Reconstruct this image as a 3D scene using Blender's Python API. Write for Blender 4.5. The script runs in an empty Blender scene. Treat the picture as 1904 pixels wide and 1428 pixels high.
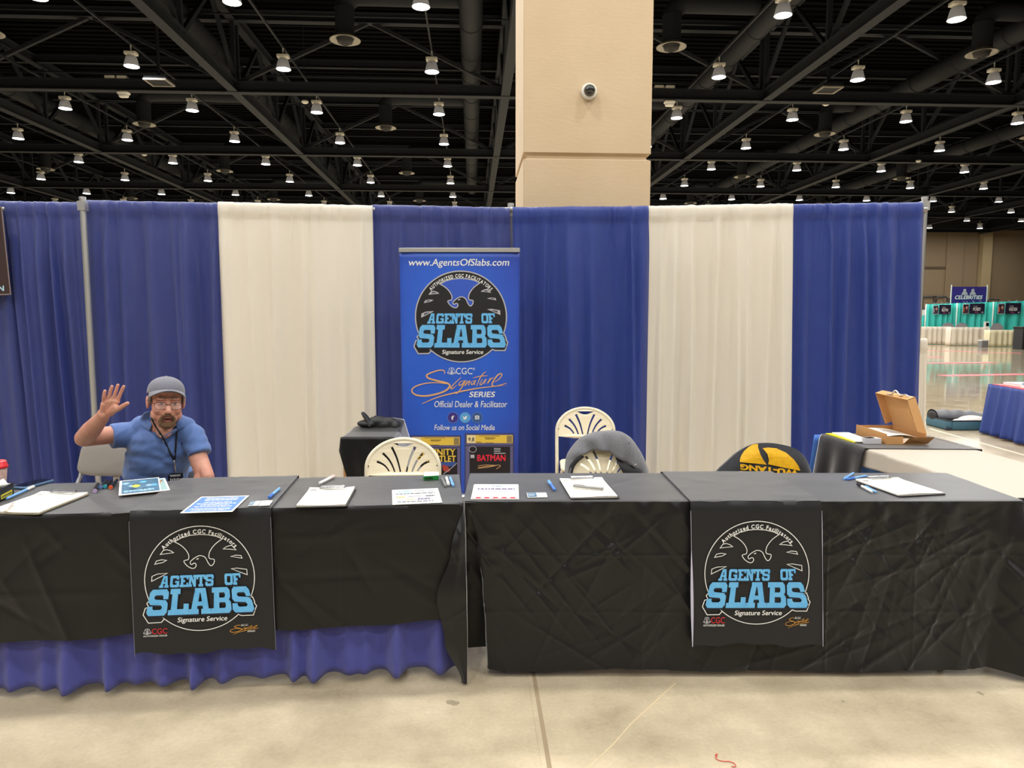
import bpy, math, random
from math import sin, cos, tan, pi, sqrt, atan2, radians, hypot
from mathutils import Vector, Matrix, noise

# ------------------------------------------------------------------ camera, world, exposure
SC = bpy.context.scene
COL = SC.collection
F = 1320.0                       # focal length in pixels of the 1904x1428 frame
PITCH = radians(5.54)
CAMZ = 1.5
cam_d = bpy.data.cameras.new('camera')
cam_d.sensor_width = 36.0
cam_d.lens = 36.0 * F / 1904.0
cam_d.clip_start, cam_d.clip_end = 0.05, 300
cam = bpy.data.objects.new('camera', cam_d)
cam.location = (0, 0, CAMZ)
cam.rotation_euler = (pi / 2 - PITCH, 0, 0)
COL.objects.link(cam)
SC.camera = cam
world = bpy.data.worlds.new('hall_air')
world.use_nodes = True
world.node_tree.nodes['Background'].inputs[0].default_value = (1.0, 0.95, 0.88, 1)
world.node_tree.nodes['Background'].inputs[1].default_value = 0.02
SC.world = world
SC.view_settings.view_transform = 'Standard'
SC.view_settings.look = 'None'
SC.view_settings.gamma = 1
SC.view_settings.use_curve_mapping = False
SC.view_settings.exposure = 0.95
LAMP_W = 85.0                   # watts of each hall lamp
LAMP_COL = (1.0, 0.985, 0.955)
SC.cycles.max_bounces = 6
SC.cycles.diffuse_bounces = 4
SC.cycles.use_light_tree = True

# ------------------------------------------------------------------ pixel helpers (photo frame 1904x1428)
def ray(px, py):
    a, b = (px - 952) / F, (714 - py) / F
    return Vector((a, cos(PITCH) + b * sin(PITCH), -sin(PITCH) + b * cos(PITCH)))
def at_y(px, py, Y):
    d = ray(px, py); return Vector((0, 0, CAMZ)) + d * (Y / d.y)
def at_z(px, py, Z):
    d = ray(px, py); return Vector((0, 0, CAMZ)) + d * ((Z - CAMZ) / d.z)
def pix(p):
    d = Vector(p) - Vector((0, 0, CAMZ))
    zc = d.y * cos(PITCH) - d.z * sin(PITCH); yc = d.y * sin(PITCH) + d.z * cos(PITCH)
    return (952 + F * d.x / zc, 714 - F * yc / zc) if zc > 0.1 else (-9999, -9999)
# the hall's own axes: u across, v into the depth
PSI = radians(3.16)
def uv(u, v, z=0.0):
    return Vector((u * cos(PSI) - v * sin(PSI), u * sin(PSI) + v * cos(PSI), z))

# ------------------------------------------------------------------ colours and materials
def s2l(c): return c / 12.92 if c <= 0.04045 else ((c + 0.055) / 1.055) ** 2.4
def S(r, g, b): return (s2l(r / 255), s2l(g / 255), s2l(b / 255))
MATS = {}
def mat(name, col, rough=0.6, metal=0.0, spec=0.5, emit=None, estr=0.0, bump=None, var=None, sheen=0.0,
        transl=0.0, alpha=1.0, weave=None, trans=0.0, coat=0.0, shr=0.5):
    """procedural Principled material. bump=(scale, strength[, stretch xyz]); var=(scale, amount, colour2)"""
    if name in MATS: return MATS[name]
    m = bpy.data.materials.new(name); m.use_nodes = True
    nt = m.node_tree; N = nt.nodes; L = nt.links
    b = N['Principled BSDF']
    b.inputs['Base Color'].default_value = (*col, 1)
    b.inputs['Roughness'].default_value = rough
    b.inputs['Metallic'].default_value = metal
    b.inputs['Specular IOR Level'].default_value = spec
    b.inputs['Sheen Weight'].default_value = sheen
    b.inputs['Sheen Roughness'].default_value = shr
    b.inputs['Coat Weight'].default_value = coat
    b.inputs['Alpha'].default_value = alpha
    b.inputs['Transmission Weight'].default_value = trans
    if emit:
        b.inputs['Emission Color'].default_value = (*emit, 1)
        b.inputs['Emission Strength'].default_value = estr
    tc = N.new('ShaderNodeTexCoord')
    if var:
        nz = N.new('ShaderNodeTexNoise'); nz.inputs['Scale'].default_value = var[0]; nz.inputs['Detail'].default_value = 6
        L.new(tc.outputs['Object'], nz.inputs['Vector'])
        rp = N.new('ShaderNodeValToRGB'); rp.color_ramp.elements[0].position = 0.5 - var[1] / 2; rp.color_ramp.elements[1].position = 0.5 + var[1] / 2
        rp.color_ramp.elements[0].color = (*var[2], 1); rp.color_ramp.elements[1].color = (*col, 1)
        L.new(nz.outputs['Fac'], rp.inputs[0]); L.new(rp.outputs[0], b.inputs['Base Color'])
    hgt = None
    if bump:
        mp = N.new('ShaderNodeMapping'); L.new(tc.outputs['Object'], mp.inputs[0])
        if len(bump) > 2: mp.inputs['Scale'].default_value = bump[2]
        nb = N.new('ShaderNodeTexNoise'); nb.inputs['Scale'].default_value = bump[0]; nb.inputs['Detail'].default_value = 4
        L.new(mp.outputs[0], nb.inputs['Vector']); hgt = nb.outputs['Fac']
    if weave:
        # fine woven checks: product of two waves
        sc, st, amt, c2 = weave
        w1 = N.new('ShaderNodeTexWave'); w1.bands_direction = 'Z'; w1.inputs['Scale'].default_value = sc; w1.inputs['Distortion'].default_value = 1.5
        w2 = N.new('ShaderNodeTexWave'); w2.bands_direction = 'X'; w2.inputs['Scale'].default_value = sc * 1.3; w2.inputs['Distortion'].default_value = 1.5
        nz = N.new('ShaderNodeTexNoise'); nz.inputs['Scale'].default_value = 9; nz.inputs['Detail'].default_value = 3
        for n_ in (w1, w2, nz): L.new(tc.outputs['Object'], n_.inputs['Vector'])
        mu = N.new('ShaderNodeMath'); mu.operation = 'MULTIPLY'; L.new(w1.outputs['Fac'], mu.inputs[0]); L.new(w2.outputs['Fac'], mu.inputs[1])
        m2 = N.new('ShaderNodeMath'); m2.operation = 'MULTIPLY'; L.new(mu.outputs[0], m2.inputs[0]); L.new(nz.outputs['Fac'], m2.inputs[1])
        mx = N.new('ShaderNodeMix'); mx.data_type = 'RGBA'; mx.inputs[6].default_value = (*col, 1); mx.inputs[7].default_value = (*c2, 1)
        m3 = N.new('ShaderNodeMath'); m3.operation = 'MULTIPLY'; m3.inputs[1].default_value = amt; L.new(m2.outputs[0], m3.inputs[0])
        L.new(m3.outputs[0], mx.inputs[0]); L.new(mx.outputs[2], b.inputs['Base Color'])
        hgt = mu.outputs[0]; bump = (0, st)
    if hgt is not None:
        bp = N.new('ShaderNodeBump'); bp.inputs['Strength'].default_value = bump[1]; bp.inputs['Distance'].default_value = 0.004
        L.new(hgt, bp.inputs['Height']); L.new(bp.outputs[0], b.inputs['Normal'])
    if transl:
        tr = N.new('ShaderNodeBsdfTranslucent'); tr.inputs[0].default_value = (*[min(1, c * 1.15) for c in col], 1)
        ms = N.new('ShaderNodeMixShader'); ms.inputs[0].default_value = transl
        L.new(b.outputs[0], ms.inputs[1]); L.new(tr.outputs[0], ms.inputs[2]); L.new(ms.outputs[0], N['Material Output'].inputs[0])
    MATS[name] = m
    return m

# ------------------------------------------------------------------ mesh builder
class MB:
    def __init__(s): s.v = []; s.f = []; s.mi = []; s.mats = []
    def _m(s, m):
        if m is None: return 0
        if m not in s.mats: s.mats.append(m)
        return s.mats.index(m)
    def add(s, vs, fs, m=None):
        o = len(s.v); k = s._m(m)
        s.v += [Vector(p) for p in vs]
        for f in fs: s.f.append([o + i for i in f]); s.mi.append(k)
        return s
    def box(s, lo, hi, m=None, M=None):
        x0, y0, z0 = lo; x1, y1, z1 = hi
        vs = [Vector(p) for p in ((x0, y0, z0), (x1, y0, z0), (x1, y1, z0), (x0, y1, z0), (x0, y0, z1), (x1, y0, z1), (x1, y1, z1), (x0, y1, z1))]
        if M is not None: vs = [M @ p for p in vs]
        return s.add(vs, [(3, 2, 1, 0), (4, 5, 6, 7), (0, 1, 5, 4), (1, 2, 6, 5), (2, 3, 7, 6), (3, 0, 4, 7)], m)
    def rbox(s, lo, hi, r, m=None, M=None, n=3):
        """box with rounded vertical edges and small chamfers on top and bottom"""
        x0, y0, z0 = lo; x1, y1, z1 = hi
        def ring(ins, z):
            out = []
            rr = max(r - ins, 0.0005)
            for (cx, cy, a0) in ((x1 - r, y1 - r, 0), (x0 + r, y1 - r, 90), (x0 + r, y0 + r, 180), (x1 - r, y0 + r, 270)):
                for k in range(n + 1):
                    a = radians(a0 + 90 * k / n); out.append(Vector((cx + rr * cos(a), cy + rr * sin(a), z)))
            return out
        c = min(r * 0.4, (z1 - z0) * 0.3)
        rings = [ring(c, z0), ring(0, z0 + c), ring(0, z1 - c), ring(c, z1)]
        k = len(rings[0]); vs = [p for q in rings for p in q]
        if M is not None: vs = [M @ p for p in vs]
        fs = [list(range(k))[::-1], [3 * k + i for i in range(k)]]
        for j in range(3):
            for i in range(k): fs.append((j * k + i, j * k + (i + 1) % k, (j + 1) * k + (i + 1) % k, (j + 1) * k + i))
        return s.add(vs, fs, m)
    def beam(s, a, b, w, h, m=None, up=(0, 0, 1)):
        """rectangular bar from a to b"""
        a, b = Vector(a), Vector(b); d = (b - a).normalized(); up = Vector(up)
        if abs(d.dot(up)) > 0.98: up = Vector((0, 1, 0))
        x = d.cross(up).normalized(); y = x.cross(d)
        vs = []
        for p in (a, b):
            for (i, j) in ((-1, -1), (1, -1), (1, 1), (-1, 1)): vs.append(p + x * (i * w / 2) + y * (j * h / 2))
        return s.add(vs, [(0, 1, 2, 3), (7, 6, 5, 4), (0, 4, 5, 1), (1, 5, 6, 2), (2, 6, 7, 3), (3, 7, 4, 0)], m)
    def ibeam(s, a, b, w, h, t, m=None):
        a, b = Vector(a), Vector(b); z = Vector((0, 0, 1))
        s.beam(a + z * (t / 2), b + z * (t / 2), w, t, m)
        s.beam(a + z * (h - t / 2), b + z * (h - t / 2), w, t, m)
        s.beam(a + z * (h / 2), b + z * (h / 2), t, h - 2 * t, m)
        return s
    def tube(s, path, r, n=10, m=None, caps=True, closed=False, flat=1.0):
        P = [Vector(p) for p in path]; k = len(P)
        R = r if isinstance(r, (list, tuple)) else [r] * k
        T = []
        for i in range(k):
            if closed: t = P[(i + 1) % k] - P[i - 1]
            else: t = P[min(i + 1, k - 1)] - P[max(i - 1, 0)]
            T.append(t.normalized() if t.length > 1e-9 else Vector((0, 0, 1)))
        ref = Vector((0, 0, 1)) if abs(T[0].z) < 0.9 else Vector((1, 0, 0))
        x = T[0].cross(ref).normalized(); vs = []
        for i in range(k):
            x = x - T[i] * x.dot(T[i]); x.normalize(); y = T[i].cross(x)
            for q in range(n):
                a = 2 * pi * q / n; vs.append(P[i] + x * (R[i] * cos(a)) + y * (R[i] * flat * sin(a)))
        fs = []
        for i in range(k if closed else k - 1):
            for q in range(n):
                j = (i + 1) % k
                fs.append((i * n + q, i * n + (q + 1) % n, j * n + (q + 1) % n, j * n + q))
        if caps and not closed: fs += [list(range(n))[::-1], [(k - 1) * n + q for q in range(n)]]
        return s.add(vs, fs, m)
    def capsule(s, a, b, ra, rb, n=26, m=None):
        """tapered capsule with round ends"""
        a, b = Vector(a), Vector(b); d = (b - a)
        if d.length < 1e-6: d = Vector((0, 0, 1e-4))
        d.normalize(); pts = []; R = []
        for k in range(0, 5):
            t = pi / 2 * k / 4; pts.append(a - d * ra * cos(t)); R.append(max(ra * sin(t), 1e-4))
        for k in range(0, 5):
            t = pi / 2 * k / 4; pts.append(b + d * rb * sin(t)); R.append(max(rb * cos(t), 1e-4))
        return s.tube(pts, R, n, m)
    def lathe(s, prof, n=24, m=None, M=None, caps=True):
        """prof: list of (radius, z)"""
        vs = []
        for (r, z) in prof:
            for q in range(n):
                a = 2 * pi * q / n; p = Vector((r * cos(a), r * sin(a), z)); vs.append(M @ p if M is not None else p)
        fs = []
        for i in range(len(prof) - 1):
            for q in range(n): fs.append((i * n + q, i * n + (q + 1) % n, (i + 1) * n + (q + 1) % n, (i + 1) * n + q))
        if caps:
            if prof[0][0] > 1e-6: fs.append(list(range(n))[::-1])
            if prof[-1][0] > 1e-6: fs.append([(len(prof) - 1) * n + q for q in range(n)])
        return s.add(vs, fs, m)
    def ell(s, c, r, n=16, m=None, M=None):
        c = Vector(c); rx, ry, rz = r if isinstance(r, (tuple, list)) else (r, r, r)
        vs = []; k = n // 2
        for i in range(k + 1):
            t = pi * i / k
            for q in range(n):
                a = 2 * pi * q / n; p = Vector((rx * max(sin(t), 1e-3) * cos(a), ry * max(sin(t), 1e-3) * sin(a), -rz * cos(t))) + c
                vs.append(M @ p if M is not None else p)
        fs = [list(range(n))[::-1], [k * n + q for q in range(n)]]
        for i in range(k):
            for q in range(n): fs.append((i * n + q, i * n + (q + 1) % n, (i + 1) * n + (q + 1) % n, (i + 1) * n + q))
        return s.add(vs, fs, m)
    def surf(s, fn, nu, nv, m=None, wrap=False):
        vs = [fn(i / nu, j / nv) for j in range(nv + 1) for i in range(nu + (0 if wrap else 1))]
        w = nu if wrap else nu + 1; fs = []
        for j in range(nv):
            for i in range(nu):
                i2 = (i + 1) % w; fs.append((j * w + i, j * w + i2, (j + 1) * w + i2, (j + 1) * w + i))
        return s.add(vs, fs, m)
    def prism(s, pts, z0, z1, m=None, M=None):
        n = len(pts); vs = [Vector((x, y, z0)) for x, y in pts] + [Vector((x, y, z1)) for x, y in pts]
        if M is not None: vs = [M @ p for p in vs]
        fs = [list(range(n))[::-1], [n + i for i in range(n)]] + [(i, (i + 1) % n, n + (i + 1) % n, n + i) for i in range(n)]
        return s.add(vs, fs, m)
    def build(s, name, m=None, parent=None, smooth=False, world=False, solid=0.0, auto=None, rim=None):
        vs = s.v
        if world and parent is not None:
            I = parent_matrix(parent).inverted(); vs = [I @ p for p in vs]
        me = bpy.data.meshes.new(name); me.from_pydata([tuple(p) for p in vs], [], s.f)
        ms = s.mats if s.mats else [m]
        if s.mats and m is not None and not any(True for _ in s.mats): ms = [m]
        for x in ms: me.materials.append(x)
        if len(ms) > 1: me.polygons.foreach_set('material_index', s.mi)
        if smooth: me.polygons.foreach_set('use_smooth', [True] * len(me.polygons))
        me.update()
        o = bpy.data.objects.new(name, me); COL.objects.link(o)
        if parent is not None: o.parent = parent
        if solid:
            md = o.modifiers.new('cloth_thickness', 'SOLIDIFY'); md.thickness = solid; md.offset = 0
            if rim is not None: me.materials.append(rim); md.material_offset_rim = len(me.materials) - 1; es = o.modifiers.new('crisp_edges', 'EDGE_SPLIT'); es.split_angle = radians(50)
        if auto:
            me.polygons.foreach_set('use_smooth', [True] * len(me.polygons)); me.set_sharp_from_angle(angle=radians(auto))
        return o

def parent_matrix(o):
    M = Matrix.LocRotScale(o.location, o.rotation_euler, o.scale)
    return parent_matrix(o.parent) @ M if o.parent else M
def tag(o, label, cat, group=None, kind=None):
    if label: o['label'] = label
    if cat: o['category'] = cat
    if group: o['group'] = group
    if kind: o['kind'] = kind
    return o
def thing(name, label, cat, loc=(0, 0, 0), rotz=0.0, group=None):
    o = bpy.data.objects.new(name, None); COL.objects.link(o)
    o.empty_display_size = 0.1; o.location = loc; o.rotation_euler = (0, 0, rotz)
    return tag(o, label, cat, group)
def struct(o): o['kind'] = 'structure'; return o
CHILDREN = {}
def dup(root, loc, rotz=None, label=None, group=None):
    """copy of a thing with its parts and sub-parts"""
    def cp(o, parent):
        c = o.copy(); COL.objects.link(c); c.parent = parent
        for ch in list(o.children): cp(ch, c)
        return c
    r = root.copy(); COL.objects.link(r); r.location = loc
    if rotz is not None: r.rotation_euler = (0, 0, rotz)
    if label: r['label'] = label
    if group: r['group'] = group
    for ch in list(root.children): cp(ch, r)
    return r

# ------------------------------------------------------------------ flat printed artwork (real lettering meshes)
def crv(pts, k=6, closed=False):
    """Catmull-Rom through pts"""
    n = len(pts); out = []
    for i in range(n if closed else n - 1):
        g = (lambda j: pts[j % n]) if closed else (lambda j: pts[min(max(j, 0), n - 1)])
        p0, p1, p2, p3 = g(i - 1), g(i), g(i + 1), g(i + 2)
        for q in range(k):
            t = q / k
            out.append(tuple(0.5 * (2 * b + (c - a) * t + (2 * a - 5 * b + 4 * c - d) * t * t + (3 * b - a - 3 * c + d) * t ** 3)
                             for a, b, c, d in zip(p0, p1, p2, p3)))
    if not closed: out.append(tuple(pts[-1]))
    return out
_TXT = {}
def text_mesh(st, bold=0.0, shear=0.0):
    key = (st, bold, shear)
    if key not in _TXT:
        cu = bpy.data.curves.new('lettering', 'FONT'); cu.body = st; cu.size = 1; cu.offset = bold; cu.shear = shear; cu.resolution_u = 3
        o = bpy.data.objects.new('lettering', cu)
        me = bpy.data.meshes.new_from_object(o)
        _TXT[key] = ([(v.co.x, v.co.y) for v in me.vertices], [list(p.vertices) for p in me.polygons])
        bpy.data.objects.remove(o); bpy.data.curves.remove(cu); bpy.data.meshes.remove(me)
    return _TXT[key]
def fill_mesh(loops):
    cu = bpy.data.curves.new('shape', 'CURVE'); cu.dimensions = '2D'; cu.fill_mode = 'BOTH'
    for lp in loops:
        sp = cu.splines.new('POLY'); sp.points.add(len(lp) - 1)
        for q, p in zip(sp.points, lp): q.co = (p[0], p[1], 0, 1)
        sp.use_cyclic_u = True
    o = bpy.data.objects.new('shape', cu); me = bpy.data.meshes.new_from_object(o)
    r = ([(v.co.x, v.co.y) for v in me.vertices], [list(p.vertices) for p in me.polygons])
    bpy.data.objects.remove(o); bpy.data.curves.remove(cu); bpy.data.meshes.remove(me)
    return r
class Art:
    """2D artwork in metres on a surface; x right, y up"""
    def __init__(s): s.items = []
    def raw(s, vs, fs, m, layer=1): s.items.append((vs, fs, m, layer)); return s
    def rect(s, x0, y0, x1, y1, m, layer=1): return s.raw([(x0, y0), (x1, y0), (x1, y1), (x0, y1)], [(0, 1, 2, 3)], m, layer)
    def poly(s, loops, m, layer=1):
        if not isinstance(loops[0][0], (tuple, list)): loops = [loops]
        k = 1.0 / max(1e-6, max(abs(c) for lp in loops for p in lp for c in p))
        vs, fs = fill_mesh([[(p[0] * k * 10, p[1] * k * 10) for p in lp] for lp in loops])
        return s.raw([(x / k / 10, y / k / 10) for x, y in vs], fs, m, layer)
    def stroke(s, pts, w, m, layer=1, closed=False):
        n = len(pts); W = w if isinstance(w, (list, tuple)) else [w] * n; vs = []
        for i in range(n):
            a = pts[(i - 1) % n] if closed else pts[max(i - 1, 0)]; b = pts[(i + 1) % n] if closed else pts[min(i + 1, n - 1)]; p = pts[i]
            d1 = Vector((p[0] - a[0], p[1] - a[1])); d2 = Vector((b[0] - p[0], b[1] - p[1]))
            if d1.length < 1e-9: d1 = d2
            if d2.length < 1e-9: d2 = d1
            d1 = d1.normalized() if d1.length else Vector((1, 0)); d2 = d2.normalized() if d2.length else Vector((1, 0))
            t = d1 + d2
            t = t.normalized() if t.length > 1e-3 else d1
            nn = Vector((-t.y, t.x)); c = max(0.45, nn.dot(Vector((-d1.y, d1.x))))
            q = nn * (W[i] / 2 / c)
            vs += [(p[0] + q.x, p[1] + q.y), (p[0] - q.x, p[1] - q.y)]
        fs = [(2 * i, 2 * i + 1, 2 * ((i + 1) % n) + 1, 2 * ((i + 1) % n)) for i in range(n if closed else n - 1)]
        return s.raw(vs, fs, m, layer)
    def text(s, st, x0, y0, x1, y1, m, layer=2, bold=0.0, shear=0.0, rot=0.0, keep=False):
        """fit the lettering into the box x0..x1, y0..y1 (y0 = lowest ink)"""
        vs, fs = text_mesh(st, 0.0, shear)
        if not vs: return s
        ax, bx = min(v[0] for v in vs), max(v[0] for v in vs); ay, by = min(v[1] for v in vs), max(v[1] for v in vs)
        sx, sy = (x1 - x0) / (bx - ax), (y1 - y0) / (by - ay)
        out = [((x - ax) * sx + x0, (y - ay) * sy + y0) for x, y in vs]
        if rot:
            cx, cy = (x0 + x1) / 2, (y0 + y1) / 2
            out = [(cx + (x - cx) * cos(rot) - (y - cy) * sin(rot), cy + (x - cx) * sin(rot) + (y - cy) * cos(rot)) for x, y in out]
        if bold > 0:      # heavier lettering: the same word struck again beside itself
            d = bold * 0.55 * (x1 - x0) / (bx - ax); e = bold * 0.4 * (y1 - y0) / (by - ay)
            s.raw([(x - d, y - e) for x, y in out], fs, m, layer + 0.25); s.raw([(x + d, y + e) for x, y in out], fs, m, layer + 0.5)
        return s.raw(out, fs, m, layer)
    def arc_text(s, st, cx, cy, r, hgt, a0, a1, m, layer=2, bold=0.02, shear=0.0):
        """letters spread along a circle from angle a0 (left) to a1 (right), baseline radius r"""
        adv = []
        for ch in st:
            if ch == ' ': adv.append(0.42); continue
            vs, _ = text_mesh(ch, bold, shear); adv.append(max(v[0] for v in vs) - min(v[0] for v in vs) + 0.13)
        tot = sum(adv); acc = 0
        for ch, w in zip(st, adv):
            if ch != ' ':
                vs, fs = text_mesh(ch, bold, shear); ax = min(v[0] for v in vs); bx = max(v[0] for v in vs)
                a = a0 + (a1 - a0) * (acc + w / 2) / tot; k = hgt / 0.72; kx = abs(a1 - a0) * r / tot
                out = []
                for (x, y) in vs:
                    xx = (x - (ax + bx) / 2) * kx; yy = y * k + r
                    out.append((cx + yy * cos(a) + xx * sin(a), cy + yy * sin(a) - xx * cos(a)))
                s.raw(out, fs, m, layer)
            acc += w
        return s
    def build(s, name, fn, parent=None, world=False, only=None, step=0.0004):
        """fn(x, y, lift) -> world/local point"""
        mb = MB()
        for (vs, fs, m, layer) in s.items:
            if len(fs) > 8:     # overlapping print faces get their own hair-thin lift
                for k, f in enumerate(fs):
                    mb.add([fn(vs[i][0], vs[i][1], layer * step + (k % 60) * 5e-6) for i in f], [list(range(len(f)))], m)
            else: mb.add([fn(x, y, layer * step) for x, y in vs], fs, m)
        return mb.build(name, None, parent, world=world)
# ------------------------------------------------------------------ the hall: floor, walls, roof
M_STEEL = mat('dark_painted_steel', (0.0255, 0.029, 0.036), 0.6, spec=0.12, bump=(6, 0.1))
M_DECK = mat('black_roof_deck', (0.004, 0.0042, 0.0046), 0.9, spec=0.05)
M_DUCT = mat('dark_duct_metal', (0.0195, 0.022, 0.027), 0.6, spec=0.12)
M_WHITE_ENAMEL = mat('white_enamel', S(225, 222, 212), 0.4)
M_BLACK = mat('matt_black', (0.012, 0.012, 0.013), 0.6)
M_COLUMN = mat('beige_painted_concrete', S(205, 182, 150), 0.75, bump=(14, 0.35, (1, 1, 3)), var=(1.6, 0.5, S(197, 173, 138)))
M_WALL = mat('tan_painted_wall', S(122, 104, 80), 0.8, bump=(8, 0.15))
M_WALLTOP = mat('black_upper_wall', (0.012, 0.012, 0.012), 0.9)

def concrete_floor():
    m = bpy.data.materials.new('polished_concrete'); m.use_nodes = True
    nt = m.node_tree; N = nt.nodes; L = nt.links; b = N['Principled BSDF']
    tc = N.new('ShaderNodeTexCoord')
    n1 = N.new('ShaderNodeTexNoise'); n1.inputs['Scale'].default_value = 2.6; n1.inputs['Detail'].default_value = 8; n1.inputs['Roughness'].default_value = 0.62
    L.new(tc.outputs['Object'], n1.inputs['Vector'])
    r1 = N.new('ShaderNodeValToRGB'); r1.color_ramp.elements[0].position = 0.3; r1.color_ramp.elements[1].position = 0.72
    r1.color_ramp.elements[0].color = (*S(166, 151, 124), 1); r1.color_ramp.elements[1].color = (*S(212, 196, 166), 1)
    L.new(n1.outputs['Fac'], r1.inputs[0])
    # small dark drips and pale flecks
    vo = N.new('ShaderNodeTexVoronoi'); vo.inputs['Scale'].default_value = 5.5
    nw = N.new('ShaderNodeTexNoise'); nw.inputs['Scale'].default_value = 18; L.new(tc.outputs['Object'], nw.inputs['Vector'])
    ad = N.new('ShaderNodeMix'); ad.data_type = 'RGBA'; ad.inputs[0].default_value = 0.06
    L.new(tc.outputs['Object'], ad.inputs[6]); L.new(nw.outputs['Color'], ad.inputs[7]); L.new(ad.outputs[2], vo.inputs['Vector'])
    sz = N.new('ShaderNodeMath'); sz.operation = 'MULTIPLY'; sz.inputs[1].default_value = 0.13; L.new(vo.outputs['Color'], sz.inputs[0])
    lt = N.new('ShaderNodeMath'); lt.operation = 'LESS_THAN'; L.new(vo.outputs['Distance'], lt.inputs[0]); L.new(sz.outputs[0], lt.inputs[1])
    mk = N.new('ShaderNodeMath'); mk.operation = 'MULTIPLY'; mk.inputs[1].default_value = 0.6; L.new(lt.outputs[0], mk.inputs[0])
    mx = N.new('ShaderNodeMix'); mx.data_type = 'RGBA'; mx.inputs[7].default_value = (*S(120, 108, 88), 1)
    L.new(mk.outputs[0], mx.inputs[0]); L.new(r1.outputs[0], mx.inputs[6])
    n2 = N.new('ShaderNodeTexNoise'); n2.inputs['Scale'].default_value = 60; n2.inputs['Detail'].default_value = 4; L.new(tc.outputs['Object'], n2.inputs['Vector'])
    r2 = N.new('ShaderNodeValToRGB'); r2.color_ramp.elements[0].position = 0.25; r2.color_ramp.elements[0].color = (0.86, 0.86, 0.86, 1); r2.color_ramp.elements[1].position = 0.75
    L.new(n2.outputs['Fac'], r2.inputs[0])
    m2 = N.new('ShaderNodeMix'); m2.data_type = 'RGBA'; m2.blend_type = 'MULTIPLY'; m2.inputs[0].default_value = 1
    L.new(mx.outputs[2], m2.inputs[6]); L.new(r2.outputs[0], m2.inputs[7])
    L.new(m2.outputs[2], b.inputs['Base Color'])
    # traffic-dulled near the booth aisle, polished elsewhere
    sp = N.new('ShaderNodeSeparateXYZ'); L.new(tc.outputs['Object'], sp.inputs[0])
    mr = N.new('ShaderNodeMapRange'); mr.inputs[1].default_value = 4.5; mr.inputs[2].default_value = 11; mr.inputs[3].default_value = 0.45; mr.inputs[4].default_value = 0.07
    L.new(sp.outputs[1], mr.inputs[0]); L.new(mr.outputs[0], b.inputs['Roughness'])
    n3 = N.new('ShaderNodeTexNoise'); n3.inputs['Scale'].default_value = 2.0; L.new(tc.outputs['Object'], n3.inputs['Vector'])
    bp = N.new('ShaderNodeBump'); bp.inputs['Strength'].default_value = 0.05; bp.inputs['Distance'].default_value = 0.004
    L.new(n3.outputs['Fac'], bp.inputs['Height']); L.new(bp.outputs[0], b.inputs['Normal'])
    return m
M_FLOOR = concrete_floor()
M_JOINT = mat('joint_filler', S(150, 132, 104), 0.8, bump=(40, 0.4))
VB, VF, UL, UR = 64.0, -18.0, -46.0, 62.0      # back wall, front wall, left wall, right wall
ZDECK = 11.7
def hall(name, lo, hi, m):
    mb = MB(); mb.box(lo, hi, m); o = mb.build(name); o.rotation_euler = (0, 0, PSI); return struct(o)
hall('floor', (UL, VF, -0.2), (UR, VB, 0.0), M_FLOOR)
hall('ceiling', (UL, VF, ZDECK), (UR, VB, ZDECK + 0.2), M_DECK)
for nm, lo, hi in (('wall_back', (UL, VB, 0), (UR, VB + 0.3, 9.3)), ('wall_front', (UL, VF - 0.3, 0), (UR, VF, 9.3)),
                   ('wall_left', (UL - 0.3, VF, 0), (UL, VB, 9.3)), ('wall_right', (UR, VF, 0), (UR + 0.3, VB, 9.3))):
    mb = MB(); mb.box(lo, hi, M_WALL)
    mb.box((lo[0], lo[1], 9.3), (hi[0], hi[1], ZDECK), M_WALLTOP)
    o = mb.build(nm); o.rotation_euler = (0, 0, PSI); struct(o)
# deck ribs run across the hall
mb = MB()
v = 8.0
while v < VB:
    mb.box((-40, v, ZDECK - 0.075), (50, v + 0.11, ZDECK), M_DECK); v += 0.4
o = mb.build('trim_1'); o.rotation_euler = (0, 0, PSI); struct(o)
# saw-cut floor joint in the aisle
pj = at_z(1000, 1300, 0); uj = pj.x * cos(PSI) + pj.y * sin(PSI)
mb = MB(); mb.box((uj - 0.008, VF, -0.001), (uj + 0.008, 20, 0.0015), M_JOINT)
mb.box((uj - 0.026, VF, -0.001), (uj - 0.008, 20, 0.002), M_FLOOR); mb.box((uj + 0.008, VF, -0.001), (uj + 0.026, 20, 0.002), M_FLOOR)
o = mb.build('trim_2'); o.rotation_euler = (0, 0, PSI); struct(o)
# ribs, pipes and a pilaster on the far wall
mb = MB()
pw = at_y(1872, 500, 60); uw = pw.x * cos(PSI) + 60 * sin(PSI) + 2.6
mb.box((uw - 0.45, VB - 0.5, 0), (uw + 0.45, VB, 9.3), mat('pale_pilaster', S(150, 132, 98), 0.8))
mb.box((uw - 3.6, VB - 0.12, 0), (uw - 2.0, VB, 9.3), M_WALL)
o = mb.build('trim_3'); o.rotation_euler = (0, 0, PSI); struct(o)
mb = MB()
mb.box((10, VB - 0.1, 5.75), (uw - 2.9, VB, 5.95), mat('wall_reveal', S(74, 60, 42), 0.8))
mb.box((10, VB - 0.2, 3.2), (uw - 3.4, VB, 3.26), M_BLACK)
o = mb.build('trim_4'); o.rotation_euler = (0, 0, PSI); struct(o)

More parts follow.
